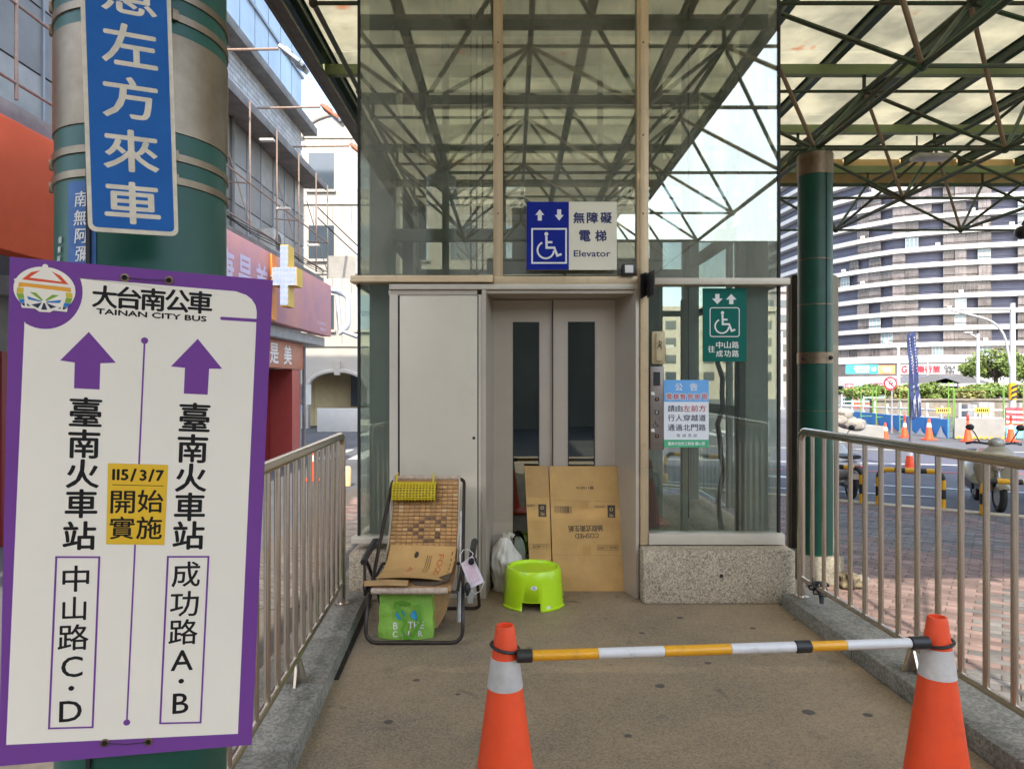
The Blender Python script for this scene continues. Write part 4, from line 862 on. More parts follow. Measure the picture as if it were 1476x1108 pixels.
for r_ in range(1, NR + 1):
    t = (r_ - .5) / (NR + 1); 
    for c_ in range(NC):
        if r_ > 22: continue
        cc = mat0 + dn * (ML * t) + nn * (sag(t) + .004) + V(((c_ - (NC - 1) / 2) * .0365 * (1 - .03 * t), 0, 0))
        sl_ = math.atan(-.035 * math.pi * math.cos(math.pi * t) / ML)
        k = 2 if (r_, c_) in dark else (1 if random.random() < .04 else 0)
        o = bpy.data.objects.new('tile', tm[k]); link(o, ma); Mx = Matrix((V((1, 0, 0)), dn, nn)).transposed().to_4x4()
        o.matrix_basis = Matrix.Translation(cc) @ Mx @ Matrix.Rotation(sl_, 4, 'X') @ Matrix.Rotation(random.uniform(-.04, .04), 4, 'Z')
# mat bending over the seat and a padded front roll
bb = MB(); P = []
for y, z in ((4.40, .378), (4.3, .335), (4.15, .325), (4.05, .335), (4.0, .335), (3.985, .315), (4.0, .295), (4.03, .295)):
    P.append([V((-.575 + s_ * .225, y, z)) for s_ in (-1, -.5, 0, .5, 1)])
bb.grid(P); bb.build('seat_mat', M_mb, rt)
bb = MB(); bb.tube([(-.81 + .055 * k, 3.995, .312) for k in range(9)], .019, 12); bb.build('front_roll', mat('roll_woven', (.5, .38, .28), .8, var=.35, scale=45), rt)
bb = MB(); bb.tube([(-.80 + .075 * k, 4.70, .868) for k in range(7)], .017, 10); bb.build('top_roll', mat('roll_woven', (.5, .38, .28)), rt)
# yellow woven head rest
rt = thing('head_pillow', (-.64, 4.62, .8), 'yellow woven plastic head cushion strapped to the top of the reclining chair', 'cushion')
M_yw = mat('woven_yellow', (.62, .46, .02), .4, var=.15, scale=30)
bb = MB(); c0 = mat1 - dn * .11 + nn * .028 + V((-.075, 0, 0))
P = []
for k in range(13):
    a = math.pi * (k / 12) * 2; P.append([c0 + V((x, 0, 0)) + dn * (.062 * math.cos(a)) + nn * (.026 * math.sin(a)) for x in [-.145 + .0193 * i for i in range(16)]])
bb.grid(P); bb.build('cushion_body', mat('woven_yellow_dark', (.2, .15, .01), .6), rt)
for i in range(14):
    bb = MB(); x = -.138 + .0212 * i; bb.tube([c0 + V((x, 0, 0)) + dn * (.064 * math.cos(a)) + nn * (.0285 * math.sin(a)) for a in [2 * math.pi * k / 18 for k in range(18)]], .0045, 5, closed=True); bb.build('strand', M_yw, rt)
for k in range(9):
    a = R(20 + k * 17); bb = MB(); bb.tube([c0 + V((x, 0, 0)) + dn * (.064 * math.cos(a)) + nn * (.0305 * math.sin(a)) for x in (-.146, .146)], .0042, 5); bb.build('strand', M_yw, rt)
for x in (-.12, .125):
    bb = MB(); p = c0 + V((x, 0, 0)) + dn * .05 + nn * .02; bb.tube([p, p + dn * .06 + nn * .002, p + dn * .085 - nn * .03], .007, 5); bb.build('strap', M_yw, rt)

# cardboard on the seat
M_cb = mat('cardboard', (.56, .33, .115), .8, var=.14, scale=7, bump=.1, bscale=30); M_cbe = mat('cardboard_worn', (.42, .25, .1), .85, var=.25, scale=14)
M_prb = mat('print_soft_black', (.05, .035, .02), .6, var=0); M_prr = mat('print_soft_red', (.5, .09, .04), .6, var=0)
def sheet(rows, t=.004):
    bb = MB(); P = [[V(p) for p in r] for r in rows]; Q = [[p - V((0, -t * .4, t)) for p in r] for r in P]; bb.grid(P); bb.grid(Q)
    a, c = len(P) - 1, len(P[0]) - 1
    ring = [P[0][j] for j in range(c + 1)] + [P[i][c] for i in range(1, a + 1)] + [P[a][j] for j in range(c - 1, -1, -1)] + [P[i][0] for i in range(a - 1, 0, -1)]
    ring2 = [q - V((0, -t * .4, t)) for q in ring]; n_ = len(ring); bb.add(ring + ring2, [(i, (i + 1) % n_, n_ + (i + 1) % n_, n_ + i) for i in range(n_)]); return bb
rt = thing('cardboard_sheet', (-.57, 4.2, .37), 'creased printed cardboard lying on the seat of the reclining chair', 'cardboard')
A1, A2, A3, A4 = V((-.775, 4.44, .475)), V((-.355, 4.44, .465)), V((-.795, 4.04, .375)), V((-.385, 4.06, .352))
rows = []
for i in range(9):
    t = i / 8; row = []
    for j in range(9):
        s_ = j / 8; p = (A1 * (1 - t) + A3 * t) * (1 - s_) + (A2 * (1 - t) + A4 * t) * s_
        p.z += -.055 * math.sin(math.pi * t ** .8) + .012 * math.sin(s_ * 3.1) * t; row.append(p)
    rows.append(row)
sheet(rows).build('sheet', M_cb, rt)
sheet([[(-.86, 4.03, .36), (-.72, 4.02, .372), (-.6, 4.02, .366)], [(-.85, 3.985, .345), (-.72, 3.97, .352), (-.6, 3.975, .350)]]).build('front_flap', M_cbe, rt)
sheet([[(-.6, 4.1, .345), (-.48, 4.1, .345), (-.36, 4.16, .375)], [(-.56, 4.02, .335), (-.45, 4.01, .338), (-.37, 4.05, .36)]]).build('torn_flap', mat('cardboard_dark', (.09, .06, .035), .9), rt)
class Bil(Fr):
    def __init__(s, rows): s.r = rows; s.h = .0008; s.step = .0001
    def pt(s, a, b, h=0):
        a = min(max(a, 0), .999) * (len(s.r[0]) - 1); b = min(max(b, 0), .999) * (len(s.r) - 1); i, j = int(b), int(a); u, v = a - j, b - i
        q = lambda I, J: s.r[I][J]
        p = (q(i, j) * (1 - u) + q(i, j + 1) * u) * (1 - v) + (q(i + 1, j) * (1 - u) + q(i + 1, j + 1) * u) * v
        nr = (q(i, j + 1) - q(i, j)).cross(q(i + 1, j) - q(i, j)).normalized() * -1
        if nr.y > 0: nr = -nr
        return p + nr * (h + .0004)
bf = Bil(rows); bb = MB(); bf.text(bb, 'FOOD', (.79, .42), .085, .6, None, 0, rot=R(90)); bf.text(bb, 'A5', (.4, .52), .06, .16, None, 0, rot=R(90)); bf.stroke(bb, [(.36, .68), (.37, .5), (.38, .4)], .008); bb.build('red_print', M_prr, rt)
bb = MB()
for k in range(3): bf.stroke(bb, [(.59 + .03 * k, .15), (.59 + .03 * k, .4), (.59 + .03 * k, .62)], .006)
for k in range(7): bf.stroke(bb, [(.95, .08 + .11 * k), (.95, .13 + .11 * k)], .01)
bf.rect(bb, .57, .7, .64, .76); bf.circ(bb, (.42, .15), .035, None, 12, .06); bb.build('black_print', M_prb, rt)

# green tote under the chair
rt = thing('tote_bag', (-.63, 4.12, 0), 'bright green shopping bag with white lettering stored under the reclining chair', 'bag')
M_tg = mat('tote_green', (.27, .52, .07), .55, var=.18, scale=9, bump=.9, bscale=14, bdist=.012); M_tg2 = mat('tote_strap_green', (.11, .32, .02), .6, var=.1)
P = []
BX0, BX1, BY = -.78, -.475, 4.075
for i in range(9):
    z = .27 * i / 8 + .004; row = []
    sh = .012 * (1 - i / 8)
    for a, c in ((BX0 - sh, BY + .02), (BX0 + .05, BY), ((BX0 + BX1) / 2 - .05, BY - .008 * math.sin(i)), ((BX0 + BX1) / 2 + .05, BY - .006 * math.cos(i * 1.3)), (BX1 - .04, BY), (BX1 + sh, BY + .025), (BX1 + .005, BY + .14), ((BX0 + BX1) / 2, BY + .15), (BX0, BY + .13)): row.append(V((a + .004 * math.sin(i * 2.1 + a * 30), c + .006 * math.sin(i * 1.7 + a * 22), z + (.01 * math.sin(a * 25) if i == 8 else 0))))
    P.append(row)
bb = MB(); bb.grid(P, closed=True); bb.add(P[0], [tuple(range(9))]); bb.add(P[-1], [tuple(range(9))]); bb.build('bag_body', M_tg, rt)
tf = Fr((BX0, BY - .013, .27), (1, 0, 0), (0, 0, -1)); bb = MB()
for ch, px, py, sz, ww in (('B', 570, 901.5, 9.5, 6.5), ('T', 591.5, 900.5, 9.5, 6.5), ('H', 600, 900.5, 9.5, 6.5), ('E', 608, 900.5, 9.5, 5.5), ('C', 569.5, 913.5, 8.5, 6.5), ('O', 582, 913.5, 8, 6.5), ('I', 589, 913.5, 8, 1.6), ('R', 606, 912.5, 8.5, 6)): tf.text(bb, ch, tf.pix(px, py), sz * .0041, ww * .0041, None, .0009)
bb.build('lettering', M_whitep, rt)
bb = MB()
for px in (577, 598.5): tf.circ(bb, tf.pix(px, 886), .027, None, 20)
bb.build('globe_print', mat('tote_blue', (.02, .2, .6), .5, var=.5, scale=60, var2=(.05, .4, .5)), rt)
def ribbon(pts, wd, name, m, root, t=.003):
    bb = MB(); L_ = []
    for i, p in enumerate(pts):
        p = V(p); a = V(pts[max(0, i - 1)]); c = V(pts[min(len(pts) - 1, i + 1)]); d = (c - a).normalized(); s_ = d.cross(V((0, 1, 0))).normalized() * wd / 2; L_.append([p - s_, p + s_])
    bb.grid(L_); bb.grid([[q + V((0, t, 0)) for q in r_] for r_ in L_]); return bb.build(name, m, root)
h_ = lambda px, py, dy=0: tuple(at(px, py, BY - .02 - dy))
ribbon([h_(572, 872), h_(577, 884, .006), h_(584, 897, .01), h_(580, 908, .012), h_(584, 919, .01), h_(594, 918, .008), h_(600, 908, .008), h_(606, 897, .012), h_(603, 884, .01), h_(600, 872)], .022, 'strap', M_tg2, rt)
ribbon([h_(569, 870, .0), h_(580, 868, .004), h_(592, 871, .0)], .018, 'strap', M_tg2, rt)
# folded cardboard behind the tote
rt = thing('folded_cardboard', (-.45, 4.3, 0), 'folded brown cardboard tucked behind the green bag', 'cardboard')
sheet([[(-.49, 4.19, .29), (-.43, 4.2, .30), (-.36, 4.25, .29)], [(-.49, 4.16, .04), (-.45, 4.18, .04), (-.40, 4.22, .12)]]).build('sheet', M_cbe, rt)
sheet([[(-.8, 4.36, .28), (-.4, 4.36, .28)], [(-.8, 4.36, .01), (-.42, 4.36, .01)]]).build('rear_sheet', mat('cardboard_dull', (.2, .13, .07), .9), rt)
# things stowed at the chair's right: rolled papers
rt = thing('paper_roll', (-.30, 4.5, .1), 'pale rolled papers stuffed between the chair mat and its right tube', 'paper')
bb = MB(); bb.tube([(-.325, 4.3, .03), (-.327, 4.40, .3), (-.33, 4.52, .5), (-.335, 4.6, .66)], [.02, .021, .017, .012], 9); bb.build('roll', mat('paper_white', (.6, .58, .53), .7, var=.3, scale=14), rt)
bb = MB(); bb.b2((-.3, 4.66, .03), (-.262, 4.69, .3)); bb.build('folded_sheet', mat('paper_white', (.6, .58, .53)), rt, bevel=.002)
# face mask
rt = thing('face_mask', (-.225, 4.14, .45), 'creased pink and white face mask hung from the right armrest', 'mask')
M_mk = mat('mask_pinkish', (.7, .6, .62), .8, var=.1, scale=20); mp_ = [at(664, 812, 4.1), at(681, 800, 4.1), at(698, 838, 4.09), at(678, 848, 4.08)]
rows = [[mp_[0].lerp(mp_[3], t / 8) * (1 - s_) + mp_[1].lerp(mp_[2], t / 8) * s_ + V((0, .004 * (t % 2), 0)) for s_ in (0, .5, 1)] for t in range(9)]
sheet(rows, .001).build('mask_cloth', M_mk, rt); bf = Bil(rows); bb = MB()
for k in range(4): bf.stroke(bb, [(.2 + .17 * k, .1), (.22 + .17 * k, .5), (.2 + .17 * k, .9)], .035)
bb.build('pink_print', mat('mask_pink', (.72, .3, .38), .8, var=0), rt)
bb = MB(); bb.tube([mp_[0], at(663, 800, 4.12), at(668, 792, 4.14), at(676, 792, 4.14), at(682, 797, 4.12), mp_[1]], .0022, 5); bb.tube([mp_[3], at(684, 856, 4.1), at(693, 851, 4.1), mp_[2]], .0022, 5); bb.build('ear_loop', M_whitep, rt)

# ---------------------------------------------------------------- white plastic bag in the recess
def lumpy(c, r, seed, m, name, root, zmin=.002, n=26, k=18, cr=.12, top=.0):
    rnd = random.Random(seed); ph = [rnd.uniform(0, 6.28) for _ in range(8)]; P = []
    for i in range(k + 1):
        a = math.pi * i / k; row = []
        for j in range(n):
            b_ = 2 * math.pi * j / n; f = 1 + cr * (math.sin(3 * b_ + ph[0] + 1.5 * math.sin(a * 3 + ph[1])) * .5 + math.sin(7 * b_ + ph[2] + a * 2) * .3 + math.sin(11 * b_ + ph[3] - a * 4) * .22 + math.sin(5 * a + ph[4]) * .25)
            zz = -math.cos(a); sq = math.sin(a) ** .62; tp = 1 - top * max(0, zz) ** 1.5
            row.append(V((c[0] + r[0] * sq * f * tp * math.cos(b_), c[1] + r[1] * sq * f * tp * math.sin(b_), max(zmin, c[2] + r[2] * zz * (1 + .04 * math.sin(b_ * 4 + ph[5]))))))
        P.append(row)
    bb = MB(); bb.grid(P, m, True); return bb.build(name, m, root)
M_pb = mat('plastic_bag_white', (.62, .58, .5), .35, var=.2, scale=8, bump=.6, bscale=14, bdist=.01)
rt = thing('white_plastic_bag', (-.04, 5.07, 0), 'stuffed crumpled white plastic bag on the floor beside the flattened carton', 'bag')
P = []; rb = random.Random(4); pl = [rb.uniform(.6, 1.3) for _ in range(60)]
for i in range(25):
    t = i / 24; z = .004 + .385 * t; rad = (.85 + .25 * math.sin(min(1, t * 1.5) * math.pi * .6)) * (1 - max(0, t - .55) ** 1.4 * 2.3); row = []
    for j in range(60):
        a = 2 * math.pi * j / 60; f = 1 + .09 * abs(math.sin(a * 4.5 + 2.2 * t + .9 * math.sin(t * 9))) * pl[j // 4] - .10 * abs(math.sin(a * 8 - t * 3.5 + 1.3 * math.sin(t * 6 + a))) * pl[(j // 3 + 9) % 60] + .05 * math.sin(t * 22 + a * 3)
        row.append(V((-.045 + .105 * rad * f * math.cos(a) + .012 * math.sin(t * 5), 5.06 + .085 * rad * f * math.sin(a), z)))
    P.append(row)
bb = MB(); bb.grid(P, closed=True); bb.add(P[0], [tuple(range(60))]); bb.add(P[-1], [tuple(range(60))]); bb.build('bag', M_pb, rt)
for k in range(3): a = k * 2.1; ribbon([(-.04, 5.05, .37), (-.04 + .03 * math.cos(a), 5.04 - .01 * k, .42), (-.04 + .055 * math.cos(a), 5.03, .40 + .01 * k)], .03, 'bag_handle', M_pb, rt)
rt = thing('dark_bag', (.05, 5.1, .2), 'grey green bag corner showing between the white bag and the carton', 'bag')
lumpy((.045, 5.13, .17), (.06, .05, .2), 11, mat('bag_greygreen', (.16, .18, .13), .6, var=.3), 'bag', rt)
# ---------------------------------------------------------------- stool
rt = thing('plastic_stool', (.147, 4.78, 0), 'lime green round plastic stool in front of the flattened carton', 'stool')
M_st = mat('lime_plastic', (.5, .78, .012), .3, var=.04, scale=6, coat=.2)
bb = MB(); n_ = 64; prof = [(.222, .0), (.222, .01), (.212, .016), (.207, .06), (.193, .2), (.188, .238), (.18, .252), (.168, .254), (.16, .247), (.155, .236), (.1, .234)]
P = []; ang = []
for k in range(n_): A = 2 * math.pi * k / n_; ang.append(A)
for r_, z in prof: P.append([V((.147 + r_ * math.cos(A), 4.78 + r_ * math.sin(A), z)) for A in ang])
def openat(A):
    best = min(abs(((A - R(c) + math.pi) % (2 * math.pi)) - math.pi) for c in (-90 - 4, 0, 90, 180)); return best < R(16.5)
for i in range(len(prof) - 1):
    for k in range(n_):
        k2 = (k + 1) % n_; Am = ang[k] + math.pi / n_
        if openat(Am) and prof[i + 1][1] <= .07 and i < 4: continue
        bb.add([P[i][k], P[i][k2], P[i + 1][k2], P[i + 1][k]], [(0, 1, 2, 3)])
bb.add(P[-1], [tuple(range(n_))])
o = bb.build('shell', M_st, rt); md = o.modifiers.new('s', 'SOLIDIFY'); md.thickness = .004; md.offset = -1
# raise the arch by a lip
bb = MB(); bb.tube([(.147 + .2125 * math.cos(A), 4.78 + .2125 * math.sin(A), .062) for A in [R(-94 - 17 + 34 * k / 10) for k in range(11)]], .003, 6); bb.build('arch_lip', M_st, rt)
sf = Fr((.147 - .2, 4.78 - .205, .254), (1, 0, 0), (0, 0, -1)); 
class StF(Cyl):
    def pt(s, a, b, h=0): rr = .2075 - (b - .06) * .1; A = R(-90) + a / .2; return V((s.x + (rr + h) * math.cos(A), s.y + (rr + h) * math.sin(A), b))
st = StF(.147, 4.78, .2); bb = MB()
st.poly(bb, [(-.002 + .022 * math.cos(a), .155 + .014 * math.sin(a)) for a in [2 * math.pi * k / 18 for k in range(18)]]); st.poly(bb, [(.078, .016), (.108, .016), (.106, .035), (.08, .034)]); o = bb.build('sticker', M_whitep, rt)
bb = MB(); st.h += .0003; st.poly(bb, [(-.012, .156), (.008, .156), (.004, .162), (-.009, .161)]); st.poly(bb, [(-.014, .148), (.01, .148), (.01, .151), (-.014, .151)]); bb.build('sticker_print', mat('sticker_blue', (.1, .15, .5), .5, var=0), rt)
# ---------------------------------------------------------------- flattened carton
rt = thing('flattened_carton', (.45, 5.05, 0), 'large flattened brown carton with upside down print leaning on the elevator doors', 'cardboard')
Bo = V((.105, 5.04, .002)); To = at(756, 672, 5.165); Tr = at(885, 669, 5.165); Br = at(897, 851, 5.04)
def cpl(px, py):
    fr_ = CF.pix(px, py); return CF.pt(*fr_)
CF = Fr(To, Tr - To, Br - Tr, .0)
def pan(pxs, t, nm, m, off=0):
    bb = MB(); bb.prism([CF.pt(*CF.pix(a, b_), off) for a, b_ in pxs], -CF.n * t); return bb.build(nm, m, rt, smooth=False)
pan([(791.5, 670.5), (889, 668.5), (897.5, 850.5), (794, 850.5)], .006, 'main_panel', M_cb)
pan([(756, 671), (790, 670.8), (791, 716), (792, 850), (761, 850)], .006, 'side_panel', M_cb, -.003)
o = pan([(758, 671.2), (789, 671), (789.5, 716), (759, 716)], .002, 'side_flap', mat('cardboard_darker', (.48, .285, .105), .8, var=.15, scale=7), -.0005)  # side flap in a slightly darker cardboard tone
CF.h = .0006
bb = MB(); CF.stroke(bb, [CF.pix(793, 720), CF.pix(889, 719.5)], .003); CF.stroke(bb, [CF.pix(794, 798.5), CF.pix(894, 797)], .003); bb.build('crease', M_cbe, rt)
bb = MB()
for (a, b_, c_, d__) in ((834, 720, 847, 731), (837, 785, 849, 797)): bb = MB(); CF.poly(bb, [CF.pix(a, b_), CF.pix(c_, b_), CF.pix(c_, d__), CF.pix(a, d__)]); bb.build('tape_patch', mat('tape_brown', (.5, .27, .07), .4, var=.1), rt)
def up(body, px, py, h, w_, bd=0.0006): CF.text(bb, body, CF.pix(px, py), h * .0051, w_ * .0051, None, bd, rot=math.pi)
bb = MB(); up('抽取式衛生紙', 842, 759.5, 9, 50, .001); up('COSMED', 843.5, 770, 6.5, 34); up('第115016', 842.5, 701, 4.5, 25); up('內容物 衛生紙', 863, 727.5, 4, 15, 0); up('COSMED', 885.5, 0, 1, 1, 0) if False else None
for k in range(16):
    a = 798 + k * 1.6; wd = random.choice((.5, .8, 1.1)); CF.poly(bb, [CF.pix(a, 728), CF.pix(a + wd, 728), CF.pix(a + wd, 738), CF.pix(a, 738)])
for (a, b_, c_, d__) in ((874, 725, 885, 743),): CF.poly(bb, [CF.pix(a, b_), CF.pix(c_, b_), CF.pix(c_, d__), CF.pix(a, d__)])
CF.stroke(bb, [CF.pix(858, 783), CF.pix(888, 782.5), CF.pix(888, 790), CF.pix(858, 790.5)], .002, closed=True); up('易碎品 小心輕放', 873, 786.5, 4, 27, 0)
bb.build('black_print', M_prb, rt)
bb = MB(); CF.h = -.0018
for (a, b_, c_, d__) in ((774.5, 726, 786, 744),): CF.poly(bb, [CF.pix(a, b_), CF.pix(c_, b_), CF.pix(c_, d__), CF.pix(a, d__)])
up('內容物', 764, 728, 4, 11, 0); CF.stroke(bb, [CF.pix(761, 784), CF.pix(789, 783.5), CF.pix(789, 790), CF.pix(761, 790.5)], .002, closed=True); up('小心輕放', 776, 787, 4, 23, 0); bb.build('black_print', M_prb, rt)
bb = MB(); CF.h = .0025; up('宅', 879.5, 740, 4, 6, .0004); up('0', 879.5, 731, 5, 5, .0004); CF.h = -.0008; up('宅', 780.5, 740, 4, 6, .0004); up('0', 780, 731, 5, 5, .0004); bb.build('pale_print', mat('carton_knockout', (.45, .3, .15), .8, var=0), rt)
# ---------------------------------------------------------------- loose things
rt = thing('steel_angle', (-1.0, 4.2, .0), 'long dark steel angle lying along the foot of the left kerb', 'metal bar')
p, q = V((-.925, 3.52, .03)), V((-1.0, 4.72, .03)); d = (q - p).normalized(); s_ = V((d.y, -d.x, 0))
bb = MB(); bb.prism([p + V((0, 0, -.028)), p + s_ * .045 + V((0, 0, -.028)), p + s_ * .045 + V((0, 0, -.022)), p + s_ * .006 + V((0, 0, -.022)), p + s_ * .006 + V((0, 0, .02)), p + V((0, 0, .02))], q - p); bb.build('bar', mat('rusty_dark_steel', (.05, .038, .03), .6, .5, var=.4, scale=10), rt, smooth=False)
bb = MB()
for k, (x, y, z, r_) in enumerate(((0, 0, 0, .03), (.02, -.01, -.03, .035), (-.025, .0, -.02, .028), (.01, -.02, -.055, .04), (-.01, -.025, -.01, .026), (.04, -.015, -.01, .022))):
    M3 = Matrix.Rotation(k * 1.1, 3, 'X') @ Matrix.Rotation(k * .9, 3, 'Z'); c = V((1.945, 4.42, .235)) + V((x, y, z)); bb.tube([c + M3 @ V((r_ * math.cos(a), r_ * math.sin(a), .006 * math.sin(3 * a))) for a in [2 * math.pi * i / 18 for i in range(18)]], .0055, 6, closed=True)
bb.tube([(1.95, 4.4, .2), (1.955, 4.38, .15), (1.95, 4.37, .12)], [.012, .016, .012], 8)
single('rope_knot', bb, M_rub, 'tangle of black rope tied low on the far end of the right railing', 'rope')
# tall beige board behind the right column
rt = thing('standing_board', (3.3, 7.8, GZ), 'tall beige rounded panel standing behind the green column at the right', 'panel')
fr = Fr((3.10, 7.78, 2.73), (1, 0, 0), (0, 0, -1)); board(fr, .56, 3.33, .06, .06).build('face', mat('panel_beige', (.46, .42, .33), .6, var=.15, scale=2), rt)
fr = Fr((3.105, 7.70, 2.715), (1, 0, 0), (0, 0, -1)); board(fr, .10, 3.31, .07, .03).build('brown_edge', mat('panel_brown', (.12, .09, .06), .6, var=.3, scale=3), rt)
bb = MB(); c = at(1227, 834, 7.2)  # lumps made up in place of a pedestrian's shoe
rt = thing('shoe_lumps', (c.x, c.y, GZ), 'crumpled olive cloth lying on the plaza pavers behind the railing', 'cloth')
lumpy((c.x - .03, c.y, GZ + .06), (.11, .13, .09), 21, mat('olive_lump', (.16, .13, .08), .85, var=.4, scale=14), 'lump', rt, GZ + .002, cr=.4); lumpy((c.x + .12, c.y + .03, GZ + .06), (.07, .07, .055), 25, mat('grey_lump', (.2, .18, .16), .85, var=.3), 'lump', rt, GZ + .002, cr=.3)
# ---------------------------------------------------------------- clad building along the left street
M_clad = mat('cladding_grey', (.23, .225, .215), .5, .1, var=.2, scale=1.2, rand=.12); M_clad2 = mat('cladding_light', (.32, .31, .29), .5, .1, var=.25, scale=2)
M_slab = mat('slab_dirty_grey', (.2, .19, .18), .85, var=.35, scale=2); M_tile = mat('wall_tile_white', (.46, .46, .47), .5, var=.15, scale=4, rand=.18)
M_rust = mat('rusty_tube', (.22, .12, .08), .7, .2, var=.5, scale=12, var2=(.3, .27, .24)); M_wall = mat('wall_grey', (.25, .25, .25), .8, var=.15)
M_mull = mat('window_frame_grey', (.3, .32, .36), .45, .4, var=.1)
FX = -6.6
lb = thing('clad_building', (-8, 14, GZ), 'grey clad building with shop signs lining the left side of the street', 'building')
Y0, Y1 = 2.0, 22.1
bb = MB(); bb.b2((-16, Y0, GZ), (FX - .12, Y1, 15)); bb.build('wall', M_wall, lb)
bb = MB(); bb.b2((FX - .119, Y0, 9.5), (-6.28, Y1 + .3, 9.74)); bb.build('sill_slab', M_slab, lb, bevel=.02)
bb = MB(); bb.b2((FX - .119, Y0, 7.82), (-6.05, Y1 + .35, 7.95)); bb.b2((-6.049, Y0, 7.78), (-6.0, Y1 + .38, 8.0)); bb.build('ledge', M_slab, lb, bevel=.01)
bb = MB(); bb.b2((FX - .119, Y0, 4.68), (-6.05, Y1, 4.82)); bb.b2((-6.049, Y0, 4.64), (-6.0, Y1 + .02, 4.88)); bb.build('ledge', M_slab, lb, bevel=.01)
# tiled band
bb = MB(); j = 0; z = 7.97
while z < 9.45:
    y = 9.5 + (.16 if j % 2 else 0)
    while y < Y1: bb.box((FX - .1, y, z + .07), (.04 + random.uniform(-.006, .006), .30, .125)); y += .315
    z += .14; j += 1
o = bb.build('tile', M_tile, lb, smooth=False, weld=False); tag(o, kind='stuff')
# top windows
y = 8.0
while y < Y1 - .3:
    for z0, z1 in ((9.76, 11.2), (11.28, 13.0)):
        o = blk('window', (FX - .11, y + .03, z0), (FX - .07, y + .97, z1), M_winb, lb)
        blk('frame', (FX - .069, y + .0, z0), (FX - .03, y + .06, z1), M_mull, o); blk('frame', (FX - .069, y + .06, z0), (FX - .03, y + .97, z0 + .06), M_mull, o)
    y += 1.0
blk('frame', (FX - .11, 8, 11.2), (FX - .02, Y1, 11.28), M_mull, lb)
# cladding panels between the ledges
y = 7.0; k = 0
while y < Y1 - .2:
    for z0, z1 in ((4.84, 5.85), (5.88, 6.8), (6.83, 7.8)):
        m = (M_clad if (k + int(z0)) % 3 else M_clad2); o = blk('panel', (FX - .11, y + .02, z0), (FX - .07 + .01 * (k % 2), y + .93, z1), m, lb)
    blk('mullion', (FX - .115, y - .02, 4.83), (FX - .04, y + .018, 7.81), M_mull, lb); y += .95; k += 1
# rusty sign frame in front of it
xf = -5.93
for y in (8.3, 10.2, 12.0, 13.9, 15.7, 17.5, 19.3, 21.0, 22.3): rod('frame_post', (xf, y, 4.9), (xf, y, 7.9), .022, M_rust, lb)
for z in (5.1, 6.05): rod('frame_rail', (xf, 7.2, z), (xf, 22.4, z), .02, M_rust, lb)
for y in (12.0, 15.7, 19.3, 22.3): rod('frame_brace', (xf, y, 6.05), (FX, y, 6.1), .018, M_rust, lb); rod('frame_brace', (xf, y, 5.1), (FX, y, 7.4), .014, M_rust, lb)
for y, z in ((16.2, 7.2), (17.4, 5.9), (20.0, 5.5)): blk('small_lamp', (xf + .02, y, z), (xf + .35, y + .14, z + .05), M_white, lb)
# cables drooping along the frame
bb = MB()
for s_ in range(3):
    bb.tube([(xf + .05 + .02 * s_, 9 + k * .7, 4.93 + .03 * math.sin(k * 1.1 + s_) + .03 * s_) for k in range(19)], .012, 5)
bb.build('loose_cable', M_cable, lb)
# big fascia signs
M_sor = mat('fascia_orange_red', (.62, .1, .035), .65, spec=.2, var=.15, scale=1, scuff=(.3, 1.6, (.35, .08, .04))); M_spk = mat('fascia_faded_pink', (.55, .25, .19), .65, spec=.25, var=.2, scale=.8, var2=(.42, .22, .26)); M_sorg = mat('strip_orange', (.75, .25, .02), .45, var=.05)
def sboard(y0, y1, z0, z1, x, m, name, label, cat='sign'):
    rt = thing(name, (x, (y0 + y1) / 2, z0), label, cat); bb = MB(); bb.b2((x - .28, y0, z0), (x, y1, z1)); bb.build('panel', m, rt, bevel=.02); return rt, Fr((x, y0, z1), (0, 1, 0), (0, 0, -1), .002, .0008)
sboard(4.0, 11.4, 2.96, 4.42, -5.5, M_sor, 'orange_shop_fascia', 'orange red blank shop fascia at the left edge behind the column')
rt, f = sboard(11.44, 21.1, 2.95, 4.5, -5.5, M_spk, 'pink_shop_fascia', 'faded pink shop fascia with large pale characters above the grey awning')
bb = MB()
for ch, y in (('康', 13.35), ('是', 14.3), ('美', 15.25)): f.text(bb, ch, (y - 11.44, .8), .85, .72, None, .02)
bb.build('lettering', mat('faded_lilac', (.6, .5, .62), .5, var=.05), rt)
bb = MB(); f.text(bb, 'COSMED', (8.6, 1.24), .1, .9); f.text(bb, '康是美藥妝店', (8.75, 1.4), .1, .6); bb.build('small_lettering', mat('faded_lilac', (.6, .5, .62)), rt)
bb = MB(); bb.b2((-5.499, 15.78, 2.98), (-5.46, 16.1, 4.47)); bb.build('orange_strip', M_sorg, rt)
# cross sign
rt = thing('cross_sign', (-5.0, 15.7, 3.2), 'yellow sided cross shaped sign with dotted pale face projecting over the shop fascia', 'sign')
M_yl = mat('sign_yellow', (.6, .38, .015), .4, var=.05); M_fc = mat('sign_face_pale', (.28, .32, .42), .5, var=.2, scale=6)
cx_, cz_ = -5.5 + .62, 3.95
P = [(-.2, -.75), (.2, -.75), (.2, -.25), (.62, -.25), (.62, .2), (.2, .2), (.2, .75), (-.2, .75), (-.2, .2), (-.6, .2), (-.6, -.25), (-.2, -.25)]
sc_ = .92; cx_ = -5.12; bb = MB(); bb.prism([(cx_ + a * sc_ * .5, 15.6, cz_ + c_ * sc_) for a, c_ in P], (0, .42, 0)); bb.build('side_box', M_yl, rt, smooth=False)
bb = MB(); bb.prism([(cx_ + a * sc_ * .5 * .96, 15.585, cz_ + c_ * sc_ * .97) for a, c_ in P], (0, .014, 0)); fo = bb.build('face', M_fc, rt, smooth=False)
bb = MB()
